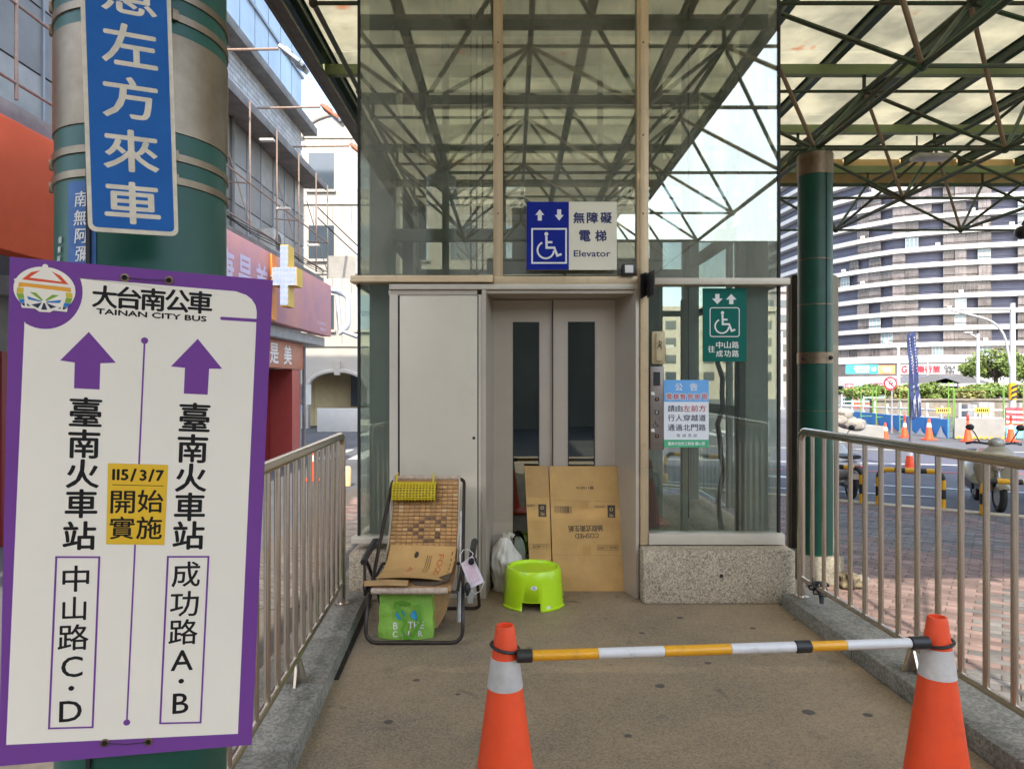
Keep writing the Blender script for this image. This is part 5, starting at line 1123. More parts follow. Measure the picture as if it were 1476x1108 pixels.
for a in range(-3, 4):
    for c_ in range(-5, 6):
        if (abs(a) <= 1 and c_ > -6) or -1 <= c_ <= 1: bb.box((cx_ + a * .075, 15.582, cz_ + c_ * .125), (.03, .006, .05))
tag(bb.build('dot', mat('dot_blue', (.2, .3, .5), .5), fo, smooth=False), kind='stuff')
bb = MB(); bb.tube([(-5.5, 15.8, 3.95), (-5.3, 15.8, 3.95)], .05); bb.build('arm', M_rust, rt)
# awning and lower shop front
bb = MB(); bb.b2((FX - .11, 9, 2.66), (-5.72, 21.2, 2.92)); bb.build('awning_slab', mat('awning_grey', (.33, .33, .33), .6, var=.2), lb, bevel=.02)
rt, f = sboard(12.0, 19.9, 1.92, 2.645, -5.98, mat('fascia_terracotta', (.42, .14, .08), .45, var=.1), 'shop_sign', 'terracotta shop sign with three pale characters under the awning')
bb = MB()
for ch, y in (('康', 16.45), ('是', 17.45), ('美', 18.5)): f.text(bb, ch, (y - 12.0, .36), .5, .62, None, .012)
bb.build('lettering', M_whitep, rt)
M_red = mat('shopfront_dark_red', (.2, .015, .018), .35, var=.1); M_red2 = mat('shopfront_red', (.36, .06, .05), .4, var=.1)
blk('shop_front', (FX - .11, 9, GZ), (FX - .02, 19.0, 1.93), M_red, lb)
blk('pillar', (FX - .11, 19.0, GZ), (-6.02, 19.7, 1.915), M_red2, lb)
blk('shop_window', (FX - .019, 12.5, .2), (FX - .005, 15.8, 1.7), M_win, lb)
blk('ac_unit', (-6.4, 20.3, .9), (-6.05, 20.9, 1.5), M_white, lb)
# ducts at the corner
bb = MB(); bb.tube(rounded([(-5.95, 21.8, 4.55), (-5.15, 21.8, 4.3), (-5.15, 21.8, 3.3), (-5.45, 21.8, 3.1)], .2), .085, 10); bb.tube([(-5.5, 21.8, 4.3), (-5.4, 21.8, 3.2), (-4.85, 21.8, 3.0)], .075, 10); single('white_duct', bb, mat('duct_bluegrey', (.4, .43, .5), .5, var=.1), 'bent pale duct pipes at the end of the pink fascia', 'pipe')
blk('railing_panel', (-5.9, 22.12, 4.9), (-5.0, 22.16, 5.6), M_clad2, lb)
bb = MB(); bb.tube([(-5.98, 19.95, GZ), (-5.98, 19.95, 2.6)], .05, 8); bb.build('drain_pipe', M_slab, lb); bb = MB(); bb.tube([(FX + .0, 16.4, 7.9), (FX + .0, 16.4, 4.9)], .05, 8); bb.build('drain_pipe', M_slab, lb)
for y, z in ((18.2, 5.0), (13.2, 5.0)):
    bb = MB(); bb.b2((FX - .05, y, z), (FX + .35, y + .85, z + .6)); o = bb.build('air_conditioner', mat('ac_casing', (.45, .44, .41), .6, var=.3, scale=4), lb, bevel=.02); bb = MB(); bb.lathe((FX + .351, y + .35, z + .3), [(.22, 0), (.22, .015)], 18, M=Matrix.Rotation(R(90), 4, 'Y')); bb.build('fan_grille', M_blk, o)
# floodlight arms
def flood(y, z, m, lab):
    rt = thing('floodlight', (-5, y, z), lab, 'floodlight', 'floodlights on long poles over the street'); bb = MB(); bb.tube([(FX - .1, y, z), (-4.95, y, z + .03)], .03, 8); bb.build('arm', M_rust, rt)
    bb = MB(); bb.tube([(-5.0, y, z + .02), (-4.9, y, z + .12), (-4.75, y, z + .06), (-4.85, y, z - .04)], .018, 6); bb.build('bracket', M_rust, rt)
    Mx = Matrix.Translation((-4.66, y, z - .14)) @ Matrix.Rotation(R(38), 4, 'Y'); bb = MB(); bb.box((0, 0, 0), (.56, .42, .07), M=Mx); bb.build('housing', m, rt, bevel=.015)
    bb = MB(); bb.box((.24, 0, -.03), (.3, .38, .1), M=Mx); bb.build('glass', M_win, rt, bevel=.01); bb = MB(); bb.box((-.12, 0, .06), (.16, .2, .06), M=Mx); bb.build('gear_box', m, rt, bevel=.01)
M_fl = mat('flood_grey', (.33, .35, .37), .5, var=.2); M_flr = mat('flood_rust', (.5, .12, .06), .6, var=.4, scale=9)
flood(14.7, 8.57, M_fl, 'grey floodlight on a rusty pole, nearest to the column'); flood(17.9, 8.62, M_flr, 'rust red floodlight on the middle pole over the street'); flood(21.1, 8.72, M_flr, 'red floodlight on the farthest pole, against the white building')

# ---------------------------------------------------------------- white building closing the street
M_wb = mat('facade_offwhite', (.38, .35, .31), .75, var=.12, scale=.8, scuff=(.2, 1.2, (.26, .23, .19))); M_wb2 = mat('facade_cream', (.62, .5, .3), .75, var=.1)
wb = thing('white_arcade_building', (-8, 33, GZ), 'pale building with arcade arches and an arched gable at the end of the left street', 'building')
WY = 33
bb = MB(); bb.b2((-20, WY + 2.5, GZ), (6, WY + 12, 3.2)); bb.b2((-20, WY + .01, 3.2), (6, WY + 12, 13.2)); bb.build('wall', M_wb, wb)
ap = [(-9.9, 13.2)] + [(-7.9 + 2.0 * math.cos(a), 13.2 + 1.1 * math.sin(a)) for a in [math.pi - math.pi * k / 14 for k in range(15)]] + [(-5.9, 13.2)]
bb = MB(); bb.prism([(x, WY - .05, z) for x, z in ap[1:-1]], (0, .4, 0)); bb.build('arched_gable', M_wb, wb, smooth=False)
bb = MB(); bb.tube([(x, WY - .06, z) for x, z in [(-7.9 + 2.05 * math.cos(a), 13.2 + 1.15 * math.sin(a)) for a in [math.pi - math.pi * k / 14 for k in range(15)]]], .08, 6); bb.build('gable_moulding', M_slab, wb)
bb = MB(); bb.b2((-20, WY + .8, 13.2), (6, WY + 1.1, 14.0)); bb.build('cream_parapet', M_wb2, wb); bb = MB(); bb.b2((-20, WY + .7, 14.0), (6, WY + 1.2, 14.7)); bb.build('coping', M_wb, wb)
for z in (3.3, 6.75, 10.05): blk('string_course', (-20, WY - .06, z), (6, WY + .009, z + .12), M_wb, wb)
for bx in range(-5, 6):
    cx = -8.3 + bx * 3.6
    if not -19 < cx < 5: continue
    P = [(cx - 1.8, 3.199), (cx - 1.8, 1.4), (cx - 1.4, 1.4)] + [(cx - 1.4 * math.cos(a), 1.4 + .75 * math.sin(a)) for a in [math.pi * k / 12 for k in range(1, 12)]] + [(cx + 1.4, 1.4), (cx + 1.8, 1.4), (cx + 1.8, 3.199)]
    bb = MB(); bb.prism([(x, WY, z) for x, z in P], (0, .4, 0)); bb.build('arch', M_wb, wb, smooth=False)
    bb = MB(); bb.tube([(cx - 1.4 * math.cos(a), WY - .02, 1.4 + .75 * math.sin(a)) for a in [math.pi * k / 12 for k in range(13)]], .11, 6); bb.b2((cx - .14, WY - .12, 1.95), (cx + .14, WY - .001, 2.6)); bb.build('arch_moulding', M_wb, wb)
    blk('arcade_pillar', (cx - 1.8 - .4 + .0, WY, GZ), (cx - 1.4, WY + .4, 1.399), M_wb, wb)
    blk('shop_wall', (cx - 1.79, WY + 2.4, GZ), (cx + 1.79, WY + 2.49, 3.19), M_wb2, wb)
    o = blk('window', (cx + .1, WY + 2.3, .4), (cx + 1.5, WY + 2.38, 2.1), M_win, wb); blk('frame', (cx + .1, WY + 2.26, 1.35), (cx + 1.5, WY + 2.295, 1.43), M_white, o); blk('frame', (cx + .78, WY + 2.26, .4), (cx + .84, WY + 2.295, 1.345), M_white, o)
for z0, hz in ((4.1, 1.65), (7.45, 1.6), (10.75, 1.75)):
    for k in range(-5, 7):
        x = -9.67 + 2.25 * k
        if not -19 < x < 4.5: continue
        o = blk('window', (x, WY - .02, z0), (x + 1.2, WY + .008, z0 + hz), M_winb if k % 3 else M_win, wb)
        bb = MB()
        for a, c_, d1, d2 in ((0, .1, 0, hz), (1.1, 1.2, 0, hz), (.55, .64, .1, hz * .62), (.1001, 1.0999, 0, .1), (.1001, 1.0999, hz - .1, hz), (.1001, 1.0999, hz * .62, hz * .62 + .08)): bb.b2((x + a, WY - .07, z0 + d1), (x + c_, WY - .0205, z0 + d2))
        bb.build('frame', M_white, o, smooth=False)
        if z0 < 5 or k % 2 == 0: blk('sill', (x - .1, WY - .12, z0 - .12), (x + 1.3, WY + .009, z0 - .001), M_wb, wb)
for z0, z1 in ((5.85, 6.7), (9.15, 9.98), (3.45, 4.0), (12.6, 13.15)):
    x = -13.5
    while x < -3: blk('panel_joint', (x, WY - .004, z0), (x + .025, WY + .009, z1), M_slab, wb); x += .45 if z0 > 5 else .9
for k, (a, c_) in enumerate((((-5.6, 20, 6.6), (-3.2, 33, 5.1)), ((-5.6, 20, 6.3), (-3.2, 33, 4.8)))):
    bb = MB(); bb.tube([V(a).lerp(V(c_), t / 8) - V((0, 0, .35 * math.sin(math.pi * t / 8))) for t in range(9)], .018, 5); single('overhead_wire', bb, M_cable, ('upper' if k == 0 else 'lower') + ' of two thin black wires crossing the left street', 'wire')
bb = MB(); bb.b2((-8.6, 30.6, GZ), (-5.2, 30.75, .45)); single('site_screen', bb, M_white, 'low white site screen in front of the arcade', 'screen', bevel=.02)

# ---------------------------------------------------------------- banded hotel tower on the right
M_tw = mat('tower_white', (.47, .465, .46), .7, var=.12, scale=.25, scuff=(.25, .5, (.36, .33, .3))); M_tb = mat('tower_blue_tile', (.1, .105, .165), .5, var=.15, scale=.6, rand=.12); M_twin = mat('tower_window', (.16, .135, .135), .25, var=.6, scale=.5, rand=.55, spec=.6); M_twl = mat('tower_window_light', (.26, .33, .37), .2, var=.3, scale=.8, rand=.4)
tw = thing('banded_tower', (100, 128, GZ), 'tall curved hotel tower with white balcony bands and dark blue walls across the street', 'building')
path = [V((63, 176, 0)), V((63.5, 165, 0)), V((64.4, 155, 0)), V((66, 147, 0)), V((69.5, 139.5, 0)), V((73.5, 134, 0)), V((79, 130.6, 0)), V((86, 128, 0)), V((122, 117, 0)), V((160, 106, 0))]
def along(path, step):
    out = []; 
    for a, c_ in zip(path, path[1:]):
        n_ = max(1, round((c_ - a).length / step)); out += [a.lerp(c_, k / n_) for k in range(n_)]
    return out + [path[-1]]
def offs(path, d):
    out = []
    for i, p in enumerate(path):
        a = path[max(0, i - 1)]; c_ = path[min(len(path) - 1, i + 1)]; t = (c_ - a).normalized(); out.append(p + V((t.y, -t.x, 0)) * d)
    return out
FH = 3.0; NF = 15; base = 5.6
core = offs(path, -1.2); bb = MB(); bb.prism([p + V((0, 0, GZ)) for p in core] + [V((165, 200, GZ)), V((70, 200, GZ))], (0, 0, base + FH * NF + 2)); bb.build('core', M_tb, tw, smooth=False)
for f_ in range(NF + 1):
    z = base + f_ * FH; outer = offs(path, .45); inner = offs(path, -1.25); bb = MB()
    hh = .85 if f_ else 1.4
    P = [[p + V((0, 0, z)) for p in inner], [p + V((0, 0, z)) for p in outer], [p + V((0, 0, z + hh)) for p in outer], [p + V((0, 0, z + hh)) for p in inner]]
    bb.grid(P); bb.grid([P[3], P[0]]); bb.build('balcony_band', M_tw, tw)
    bb = MB(); o2 = offs(path, .47); bb.grid([[p + V((0, 0, z + hh * .42)) for p in o2], [p + V((0, 0, z + hh * .47)) for p in o2]]); bb.build('band_groove', mat('groove_grey', (.45, .44, .44), .8), tw)
pts = along(path, 2.1); seg_n = len(pts) - 1
M_mullt = mat('tower_mullion', (.17, .15, .15), .6, var=.3, scale=.5)
wm = []
for m in (M_twin, M_twl):
    bb = MB(); bb.box((0, 0, 0), (1, .12, 1), m); 
    for a in (-.5, -.17, .17, .5): bb.box((a * .97, -.08, 0), (.035, .06, 1), M_tw if m is M_twl else M_mullt)
    bb.box((0, -.08, .2), (.95, .05, .03), M_mullt); wm.append(bb.mesh('window', smooth=False, weld=False))
cnt = 0
def is_win(i, f_):
    p = pts[i]; px = 738 + p.x / p.y * 1000
    if f_ in (0,): return True
    if 1232 < px < 1256: return (f_ * 7 + i) % 5 > 0
    if 1282 < px < 1322: return (f_ + i) % 7 > 0
    if 1346 < px < 1426: return (f_ * 3 + i * 5) % 9 > 0
    if px > 1452: return (f_ + i * 2) % 6 > 0
    return random.random() < .1
for f_ in range(12):
    z0 = base + f_ * FH + (.85 if f_ else 1.4); zh = FH - (.85 if f_ else 1.4)
    for i in range(seg_n):
        a, c_ = pts[i], pts[i + 1]; md = (a + c_) / 2; px = 738 + md.x / md.y * 1000
        if not 1196 < px < 1490: continue
        t = (c_ - a); an = math.atan2(t.y, t.x); out = V((t.y, -t.x, 0)).normalized()
        wn = is_win(i, f_)
        if wn and cnt < 298:
            o = bpy.data.objects.new('window', wm[1 if random.random() < .13 else 0]); link(o, tw); d_ = random.uniform(-.3, .1); q = md + out * d_
            o.matrix_basis = Matrix.Translation((q.x, q.y, z0 + zh / 2)) @ Matrix.Rotation(an, 4, 'Z') @ Matrix.Diagonal((t.length * .98, 1, zh, 1)); cnt += 1
        if random.random() < .08 and f_ > 0:
            q = md + out * .25; bb = MB(); bb.box((q.x, q.y, z0 + .35), (.75, .45, .5), rz=an); bb.build('air_conditioner', M_white, tw, smooth=False)
# balcony railing lines
for f_ in range(1, 12):
    z = base + f_ * FH + 1.35; bb = MB(); bb.tube([p + V((0, 0, z)) for p in offs(path, .1)], .06, 4); bb.build('balcony_rail', M_blk, tw)
# ground floor of the tower
bb = MB(); g0 = offs(path, .3); bb.grid([[p + V((0, 0, GZ)) for p in g0], [p + V((0, 0, 5.6)) for p in g0]]); bb.build('ground_floor', mat('shop_dark', (.12, .1, .1), .6, var=.4, scale=.3), tw)
g1 = offs(path, 2.6); bb = MB(); bb.grid([[p + V((0, 0, 1.2)) for p in g1], [p + V((0, 0, 3.1)) for p in g1]]); bb.grid([[p + V((0, 0, 3.1)) for p in g1], [p + V((0, 0, 3.1)) for p in g0]]); bb.build('white_awning', M_tw, tw)
def tsign(px0, px1, py0, py1, Y, m, name, label, texts, mm):
    a, c_ = at(px0, py0, Y), at(px1, py1, Y + (px0 - px1) * .03); u = V((c_.x - a.x, c_.y - a.y, 0)); fr = Fr(a, u, (0, 0, -1), .05, .02); W_, H_ = u.length, a.z - c_.z
    rt = thing(name, (a.x, a.y, c_.z), label, 'sign'); board(fr, W_, H_, .3).build('panel', m, rt, smooth=False)
    for body, cx, cy, h, w_, m2 in texts:
        bb = MB(); fr.text(bb, body, (cx * W_, cy * H_), h * H_, w_ * W_ if w_ else None, None, .04); bb.build('lettering', m2, rt)
    return rt
M_rd = mat('letter_red', (.62, .02, .04), .5, var=0); M_gy = mat('letter_grey', (.1, .1, .1), .5, var=0); M_cy = mat('sign_cyan', (.04, .42, .5), .5, var=.05)
tsign(1219, 1266, 526, 538.5, 124, M_cy, 'cyan_hotel_sign', 'cyan hotel sign with white lettering left of the orange sign', [('嘉樂行旅', .5, .34, .42, .46, M_whitep), ('GALA INN', .5, .76, .24, .4, M_whitep), ('135F', .86, .5, .4, .14, M_whitep)], None)
tsign(1266.5, 1290, 526.5, 538.5, 124, mat('sign_orange', (.75, .28, .1), .5, var=.05), 'orange_hotel_sign', 'small orange sign beside the cyan hotel sign', [('嘉樂行旅', .5, .4, .3, .6, M_whitep), ('INN', .5, .75, .2, .4, M_whitep)], None)
tsign(1297, 1404, 525, 538.5, 118, M_tw, 'white_hotel_sign', 'long white hotel sign with big red characters behind the banner flags', [('G', .06, .5, .7, .07, M_rd), ('嘉樂行旅', .34, .5, .72, .42, M_rd), ('GALA', .68, .32, .38, .15, M_gy), ('INN', .68, .76, .36, .11, M_gy), ('135F', .88, .34, .34, .13, M_gy), ('06-2288', .88, .76, .2, .13, M_gy)], None)

# mid distance blocks seen through the glass and past the column
def block(x0, x1, y, h, m, fl, label, nw, wmat=M_win, dep=15):
    rt = thing('distant_building', ((x0 + x1) / 2, y, GZ), label, 'building', 'distant city blocks'); bb = MB(); bb.b2((x0, y, GZ), (x1, y + dep, h)); bb.build('wall', m, rt, smooth=False)
    W_ = (x1 - x0) / nw
    for f_ in range(fl):
        z = 1.5 + (h - 2.2) * f_ / fl
        for k in range(nw): blk('window', (x0 + W_ * (k + .22), y - .08, z + .6), (x0 + W_ * (k + .78), y + .02, z + .6 + (h - 2) / fl * .48), wmat, rt)
    blk('parapet', (x0 - .3, y - .4, h), (x1 + .3, y + dep, h + .7), m, rt); return rt
M_gb = mat('block_greybrown', (.3, .26, .26), .7, var=.12, scale=.3); M_bb = mat('block_buff', (.45, .4, .32), .7, var=.12, scale=.3)
block(40.5, 54, 118, 17.2, M_gb, 6, 'grey brown office block seen between the tower glass and the green column', 6)
block(16, 38, 100, 12, M_bb, 4, 'buff block seen through the right panes of the elevator', 8)
block(-4, 14, 84, 14.5, M_wb, 4, 'pale block straight behind the elevator', 6)
block(-45, -22, 60, 15, M_bb, 5, 'buff block beyond the left street', 8)
block(166, 200, 120, 30, M_gb, 9, 'grey block beyond the banded tower', 9)
# unseen block added behind the camera to darken reflections and cut skylight
bb = MB(); bb.b2((-40, -34, GZ), (1.5, -22, 13)); bb.b2((1.51, -34, GZ), (60, -24, 8.5)); single('rear_block', bb, mat('rear_block_wall', (.26, .23, .18), .8, var=.3, scale=.5), 'long dark building on the far side of the street behind the camera', 'building', smooth=False)
# ---------------------------------------------------------------- street things on the right
M_wh = mat('painted_white_metal', (.45, .45, .44), .5, var=.1); M_lg = mat('frame_lime', (.14, .3, .04), .5, var=.1); M_grey = mat('galvanised', (.4, .4, .42), .45, .6, var=.15)
M_tyre = mat('tyre', (.018, .018, .018), .8, var=.2, scale=20); M_chr = mat('chrome', (.7, .68, .64), .15, 1., var=.1)
# U shaped barriers
def ubar(x0, y0, x1, y1, label, h=.62):
    rt = thing('hoop_barrier', (x0, y0, GZ), label, 'barrier', 'yellow and black hoop barriers along the plaza edge'); P = rounded([(x0, y0, GZ), (x0, y0, GZ + h), (x1, y1, GZ + h), (x1, y1, GZ)], .16, 6)
    tot = 0; L_ = [0]
    for a, c_ in zip(P, P[1:]): tot += (V(c_) - V(a)).length; L_.append(tot)
    def pos(s_):
        for i in range(len(P) - 1):
            if L_[i + 1] >= s_: return V(P[i]).lerp(V(P[i + 1]), (s_ - L_[i]) / max(1e-6, L_[i + 1] - L_[i]))
        return V(P[-1])
    n_ = 13; yb = (mat('hoop_yellow', (.78, .4, .01), .45, var=.1), mat('hoop_black', (.02, .02, .02), .5, var=.2))
    for k in range(n_):
        a, c_ = tot * k / n_, tot * (k + 1) / n_; bb = MB(); bb.tube([pos(a + (c_ - a) * t / 4) for t in range(5)], .044, 10); bb.build('stripe', yb[k % 2], rt)
ubar(6.41, 12.14, 7.3, 11.75, 'middle yellow and black hoop barrier, left of the cream scooter'); ubar(7.6, 11.2, 8.75, 10.75, 'yellow and black hoop barrier in front of the cream scooter', .55); ubar(5.3, 12.9, 6.2, 12.3, 'yellow and black hoop barrier nearest to the green column')
ubar(3.3, 14.9, 4.4, 14.1, 'yellow and black hoop barrier seen through the right elevator pane')
# small cones
def scone(x, y, label, s=1., tip=None):
    rt = thing('traffic_cone', (x, y, GZ), label, 'traffic cone', 'orange cones at the road works'); r = lambda z: .03 + (.7 - z) * .15
    b_ = MB(); b_.lathe((x, y, GZ), [(r(.03 / 1) * s, .03 * s), (r(.7) * s, .7 * s)], 16); b_.build('body', M_or, rt); b_ = MB(); b_.lathe((x, y, GZ), [(r(.42) * s + .003, .42 * s), (r(.56) * s + .003, .56 * s)], 16, cap=(False, False)); b_.build('reflective_sleeve', M_whitep, rt)
    b_ = MB(); b_.prism(rounded_sq(x, y, .19 * s, .04, GZ), (0, 0, .03 * s)); b_.build('base', M_or, rt)
    if tip: b_ = MB(); b_.lathe((x, y, GZ), [(.05, .7 * s), (.05, .86 * s), (.03, .9 * s)], 10); b_.build('warning_lamp', mat('lamp_red', (.5, .03, .02), .3), rt)
for px, py, lab, s, tip in ((1248, 616, 'far orange cone at the left end of the blue hoarding', 1.05, None), (1276, 637, 'orange cone partly hidden behind the railing, second from the left', 1., None), (1304, 630, 'orange cone with red lamp left of the banner pole', 1., 1), (1339, 633.5, 'orange cone just right of the banner pole', 1.15, None), (1395, 636, 'orange cone with red lamp before the grey hoarding', 1.1, 1), (1457, 636, 'orange cone with red lamp at the right edge behind the scooter', 1.1, 1)):
    Y = 2100 / (py - 554); scone((px - 738) / 1000 * Y, Y, lab, s, tip)
scone(at(1311, 679, 16.6).x, 16.6, 'big orange cone standing on the road behind the middle hoop', .95)
for k, px in enumerate((1233, 1238, 1245, 1251)):
    scone((px - 738) / 1000 * 62, 62, 'small far orange cone, number %s from the left of the far row' % ('one', 'two', 'three', 'four')[k], 1.2)
# hoardings
hb = thing('blue_hoarding', (17, 31, GZ), 'low blue painted hoarding with white splashes along the road works', 'hoarding')
M_hb = mat('hoarding_blue', (.02, .14, .45), .5, var=.4, scale=1.3, var2=(.03, .22, .5)); M_hg = mat('hoarding_grey', (.24, .235, .22), .6, var=.12); M_cg = mat('mural_pale', (.6, .6, .62), .6, var=.3, scale=3); M_cgr = mat('mural_green', (.08, .25, .1), .6, var=.3, scale=3); M_pk = mat('mural_pink', (.5, .25, .25), .6, var=.3, scale=3)
A0, A1 = V((17.0, 35.4, GZ)), V((16.9, 26.9, GZ)); A0 = V((17.2, 35, GZ)); n_ = 5
hd = (A1 - A0)
for k in range(n_):
    a, c_ = A0 + hd * (k / n_) + V((0, 0, .02)), A0 + hd * ((k + .985) / n_) + V((0, 0, .02)); bb = MB(); bb.prism([a, c_, c_ + V((0, 0, .72)), a + V((0, 0, .72))], (.05, .02, 0)); bb.build('panel', M_hb, hb, smooth=False)
hf = Fr(A0 + V((0, 0, .74)), hd, (0, 0, -1), .01, .004); hl = hd.length
for k in range(11):
    x = hl * (k + .5) / 11; h_ = random.uniform(.2, .55); m = random.choice((M_cg, M_cg, M_cgr, M_pk)); bb = MB(); hf.poly(bb, [(x - .35, .72), (x - .1, .72 - h_ * .7), (x, .72 - h_), (x + .12, .72 - h_ * .5), (x + .4, .72)]); bb.build('mural_patch', m, hb)
hg = thing('grey_hoarding', (17.8, 26.5, GZ), 'low pale grey hoarding right of the blue one with hazard tape at its foot', 'hoarding')
bb = MB(); bb.prism([(17.1, 26.8, GZ + .02), (18.75, 26.4, GZ + .02), (18.75, 26.4, GZ + .8), (17.1, 26.8, GZ + .8)], (.01, .06, 0)); bb.build('panel', M_hg, hg)
for k in range(9): a = V((17.1, 26.79, GZ)).lerp(V((18.75, 26.39, GZ)), k / 9); bb = MB(); bb.prism([a + V((0, -.04, .02)), a + V((.09, -.06, .02)), a + V((.17, -.075, .11)), a + V((.08, -.055, .11))], (0, .02, 0)); bb.build('hazard_stripe', mat('hoop_yellow', (.78, .4, .01)), hg)
bb = MB(); p = at(1450, 597, 27); bb.b2((p.x, 27, GZ + .5), (p.x + 3, 27.05, GZ + 1.2)); r2 = thing('red_banner', (p.x, 27, GZ), 'red and white banner on the fence at the right edge', 'banner'); bb.build('cloth', mat('banner_red', (.55, .08, .1), .6, var=.3, scale=2), r2)
f_ = Fr((p.x, 26.99, GZ + 1.2), (1, 0, 0), (0, 0, -1), .01, .004); bb = MB(); 
for k in range(3): f_.stroke(bb, [(0, .15 + .2 * k), (1, .2 + .2 * k), (3, .12 + .2 * k)], .07)
bb.build('white_stripe', M_whitep, r2)
bb = MB(); bb.b2((p.x, 26.98, GZ + .02), (p.x + 3, 27.03, GZ + .45)); bb.build('lower_cloth', mat('banner_blue', (.2, .5, .6), .6, var=.3, scale=2), r2)
# lime frames of the works fence
def limef(px0, px1, Y, h, label):
    rt = thing('site_fence_frame', ((px0 - 738) / 1000 * Y, Y, GZ), label, 'fence', 'lime green site fence frames'); x0, x1 = (px0 - 738) / 1000 * Y, (px1 - 738) / 1000 * Y
    for x in (x0, x1): rod('post', (x, Y, GZ), (x, Y, GZ + h), .02, M_lg, rt)
    for z in (.6, h - .05): rod('rail', (x0, Y, GZ + z), (x1, Y, GZ + z), .014, M_lg, rt)
for px0, px1, Y, h, lab in ((1241, 1258, 33, 2.0, 'lime fence frame at the far left of the works'), (1263, 1276, 32, 2.0, 'lime fence frame left of the no turn sign'), (1297, 1309, 30, 1.9, 'lime fence frame just left of the banner flags'), (1367, 1374, 27.2, 2.2, 'narrow lime fence frame before the hedge'), (1376, 1446, 26.9, 1.95, 'wide lime fence frame around the grey hoarding'), (1447, 1475, 26.6, 2.2, 'lime fence frame at the right edge')): limef(px0, px1, Y, h, lab)
# white rail fences
def wfence(x0, y0, x1, y1, label, n_, h=1.15):
    rt = thing('white_rail_fence', (x0, y0, GZ), label, 'fence', 'white picket rails beyond the works'); a, c_ = V((x0, y0, GZ)), V((x1, y1, GZ))
    for k in range(n_ + 1): p = a.lerp(c_, k / n_); rod('post', p, p + V((0, 0, h + (.12 if k % 2 == 0 else 0))), .06, M_wh, rt)
    for z in (.25, .6, .95): rod('rail', a + V((0, 0, z)), c_ + V((0, 0, z)), .045, M_wh, rt)
wfence(17.5, 38, 19.2, 31, 'white rail fence behind the blue hoarding', 9); wfence(20.0, 31.0, 25, 30.4, 'white rail fence left of the utility box', 8); wfence(26.2, 34, 32, 33, 'white rail fence at the right behind the grey hoarding', 8)
wfence(29, 61, 36, 60, 'distant white rail fence below the cyan sign', 8)
# planter hedge with low wall
bb = MB(); bb.b2((23.4, 45, GZ), (60, 45.4, .45)); bb.b2((23.3, 44.9, .45), (60, 45.5, .58)); single('planter_wall', bb, mat('planter_stone', (.2, .17, .14), .85, var=.4, scale=1.5), 'brown stone planter wall below the hedge', 'wall')
def leaves(c, r, n_, seed, m, name, root, sz=.09, clump=9, flat=1.):
    rnd = random.Random(seed); cl = []
    for _ in range(clump):
        a = rnd.uniform(0, 6.283); u_ = rnd.uniform(-.5, 1); q = math.sqrt(max(0, 1 - u_ * u_)); k = rnd.uniform(.45, .9); cl.append((V((c[0] + r[0] * q * math.cos(a) * k, c[1] + r[1] * q * math.sin(a) * k, c[2] + r[2] * u_ * k)), rnd.uniform(.26, .45)))
    bb = MB(); vs = []; fs = []
    for _ in range(n_):
        cc, rr = rnd.choice(cl); d = V((rnd.gauss(0, 1), rnd.gauss(0, 1), rnd.gauss(0, 1))).normalized(); p = cc + V((d.x * r[0], d.y * r[1], d.z * r[2])) * rr * rnd.uniform(.55, 1.08)
        a = V((rnd.gauss(0, 1), rnd.gauss(0, 1), rnd.gauss(0, .6))).normalized(); b2 = a.cross(V((rnd.gauss(0, 1), rnd.gauss(0, 1), rnd.gauss(0, 1)))).normalized(); s_ = sz * rnd.uniform(.6, 1.4); k = len(vs)
        vs += [p - a * s_, p + b2 * s_ * .45, p + a * s_, p - b2 * s_ * .45]; fs.append((k, k + 1, k + 2, k + 3))
    me = bpy.data.meshes.new(name); me.from_pydata([tuple(v) for v in vs], [], fs); me.materials.append(m); o = bpy.data.objects.new(name, me); return link(o, root)
M_lf = mat('leaf_green', (.17, .24, .05), .6, var=.45, scale=1.2, rand=.45); M_lf2 = mat('leaf_olive', (.27, .26, .08), .6, var=.4, scale=1.2, rand=.4); M_lf3 = mat('leaf_dark', (.05, .11, .025), .6, var=.4, scale=1.5, rand=.4); M_bark = mat('bark', (.09, .065, .045), .9, var=.4, scale=8, bump=.8, bscale=30)
hx = 23.8; k = 0
hs = None
rnd0 = random.Random(3)
hedge = thing('hedge', (40, 46.5, .45), 'uneven green and olive hedge growing above the planter wall', 'hedge')
while hx < 58:
    w_ = rnd0.uniform(1.4, 2.2); h_ = rnd0.uniform(.38, .72); leaves((hx, 46.4 + rnd0.uniform(-.4, .6), .7 + h_ * .3), (w_, 1.0, h_), 2600, k, (M_lf, M_lf2, M_lf)[k % 3], 'foliage', hedge, .11, 12); hx += w_ * .9; k += 1
def tree(x, y, ht, cr, label, seed, m, nl=9000, sz=.12):
    rt = thing('tree', (x, y, GZ), label, 'tree'); rnd = random.Random(seed); bb = MB(); zc = ht - cr[2]
    bb.tube([(x, y, GZ), (x + .1, y, GZ + (zc - GZ) * .5), (x, y + .1, zc)], [.22, .16, .12], 10)
    for k in range(7):
        a = k * .9 + rnd.random(); bb.tube([(x, y, zc - .6), (x + cr[0] * .4 * math.cos(a), y + cr[1] * .4 * math.sin(a), zc + .1), (x + cr[0] * .75 * math.cos(a), y + cr[1] * .75 * math.sin(a), zc + rnd.uniform(.2, .6) * cr[2])], [.08, .05, .02], 6)
    bb.build('trunk', M_bark, rt); leaves((x, y, zc + .1), cr, nl, seed, m, 'crown', rt, sz, 22)
tree(35.2, 50.5, 3.9, (2.1, 1.9, 1.35), 'round green tree behind the hedge at the right', 4, M_lf, 10000, .1)
tree(39.6, 53, 3.4, (1.4, 1.4, 1.1), 'second smaller green tree at the right edge', 6, M_lf3, 5000, .1)
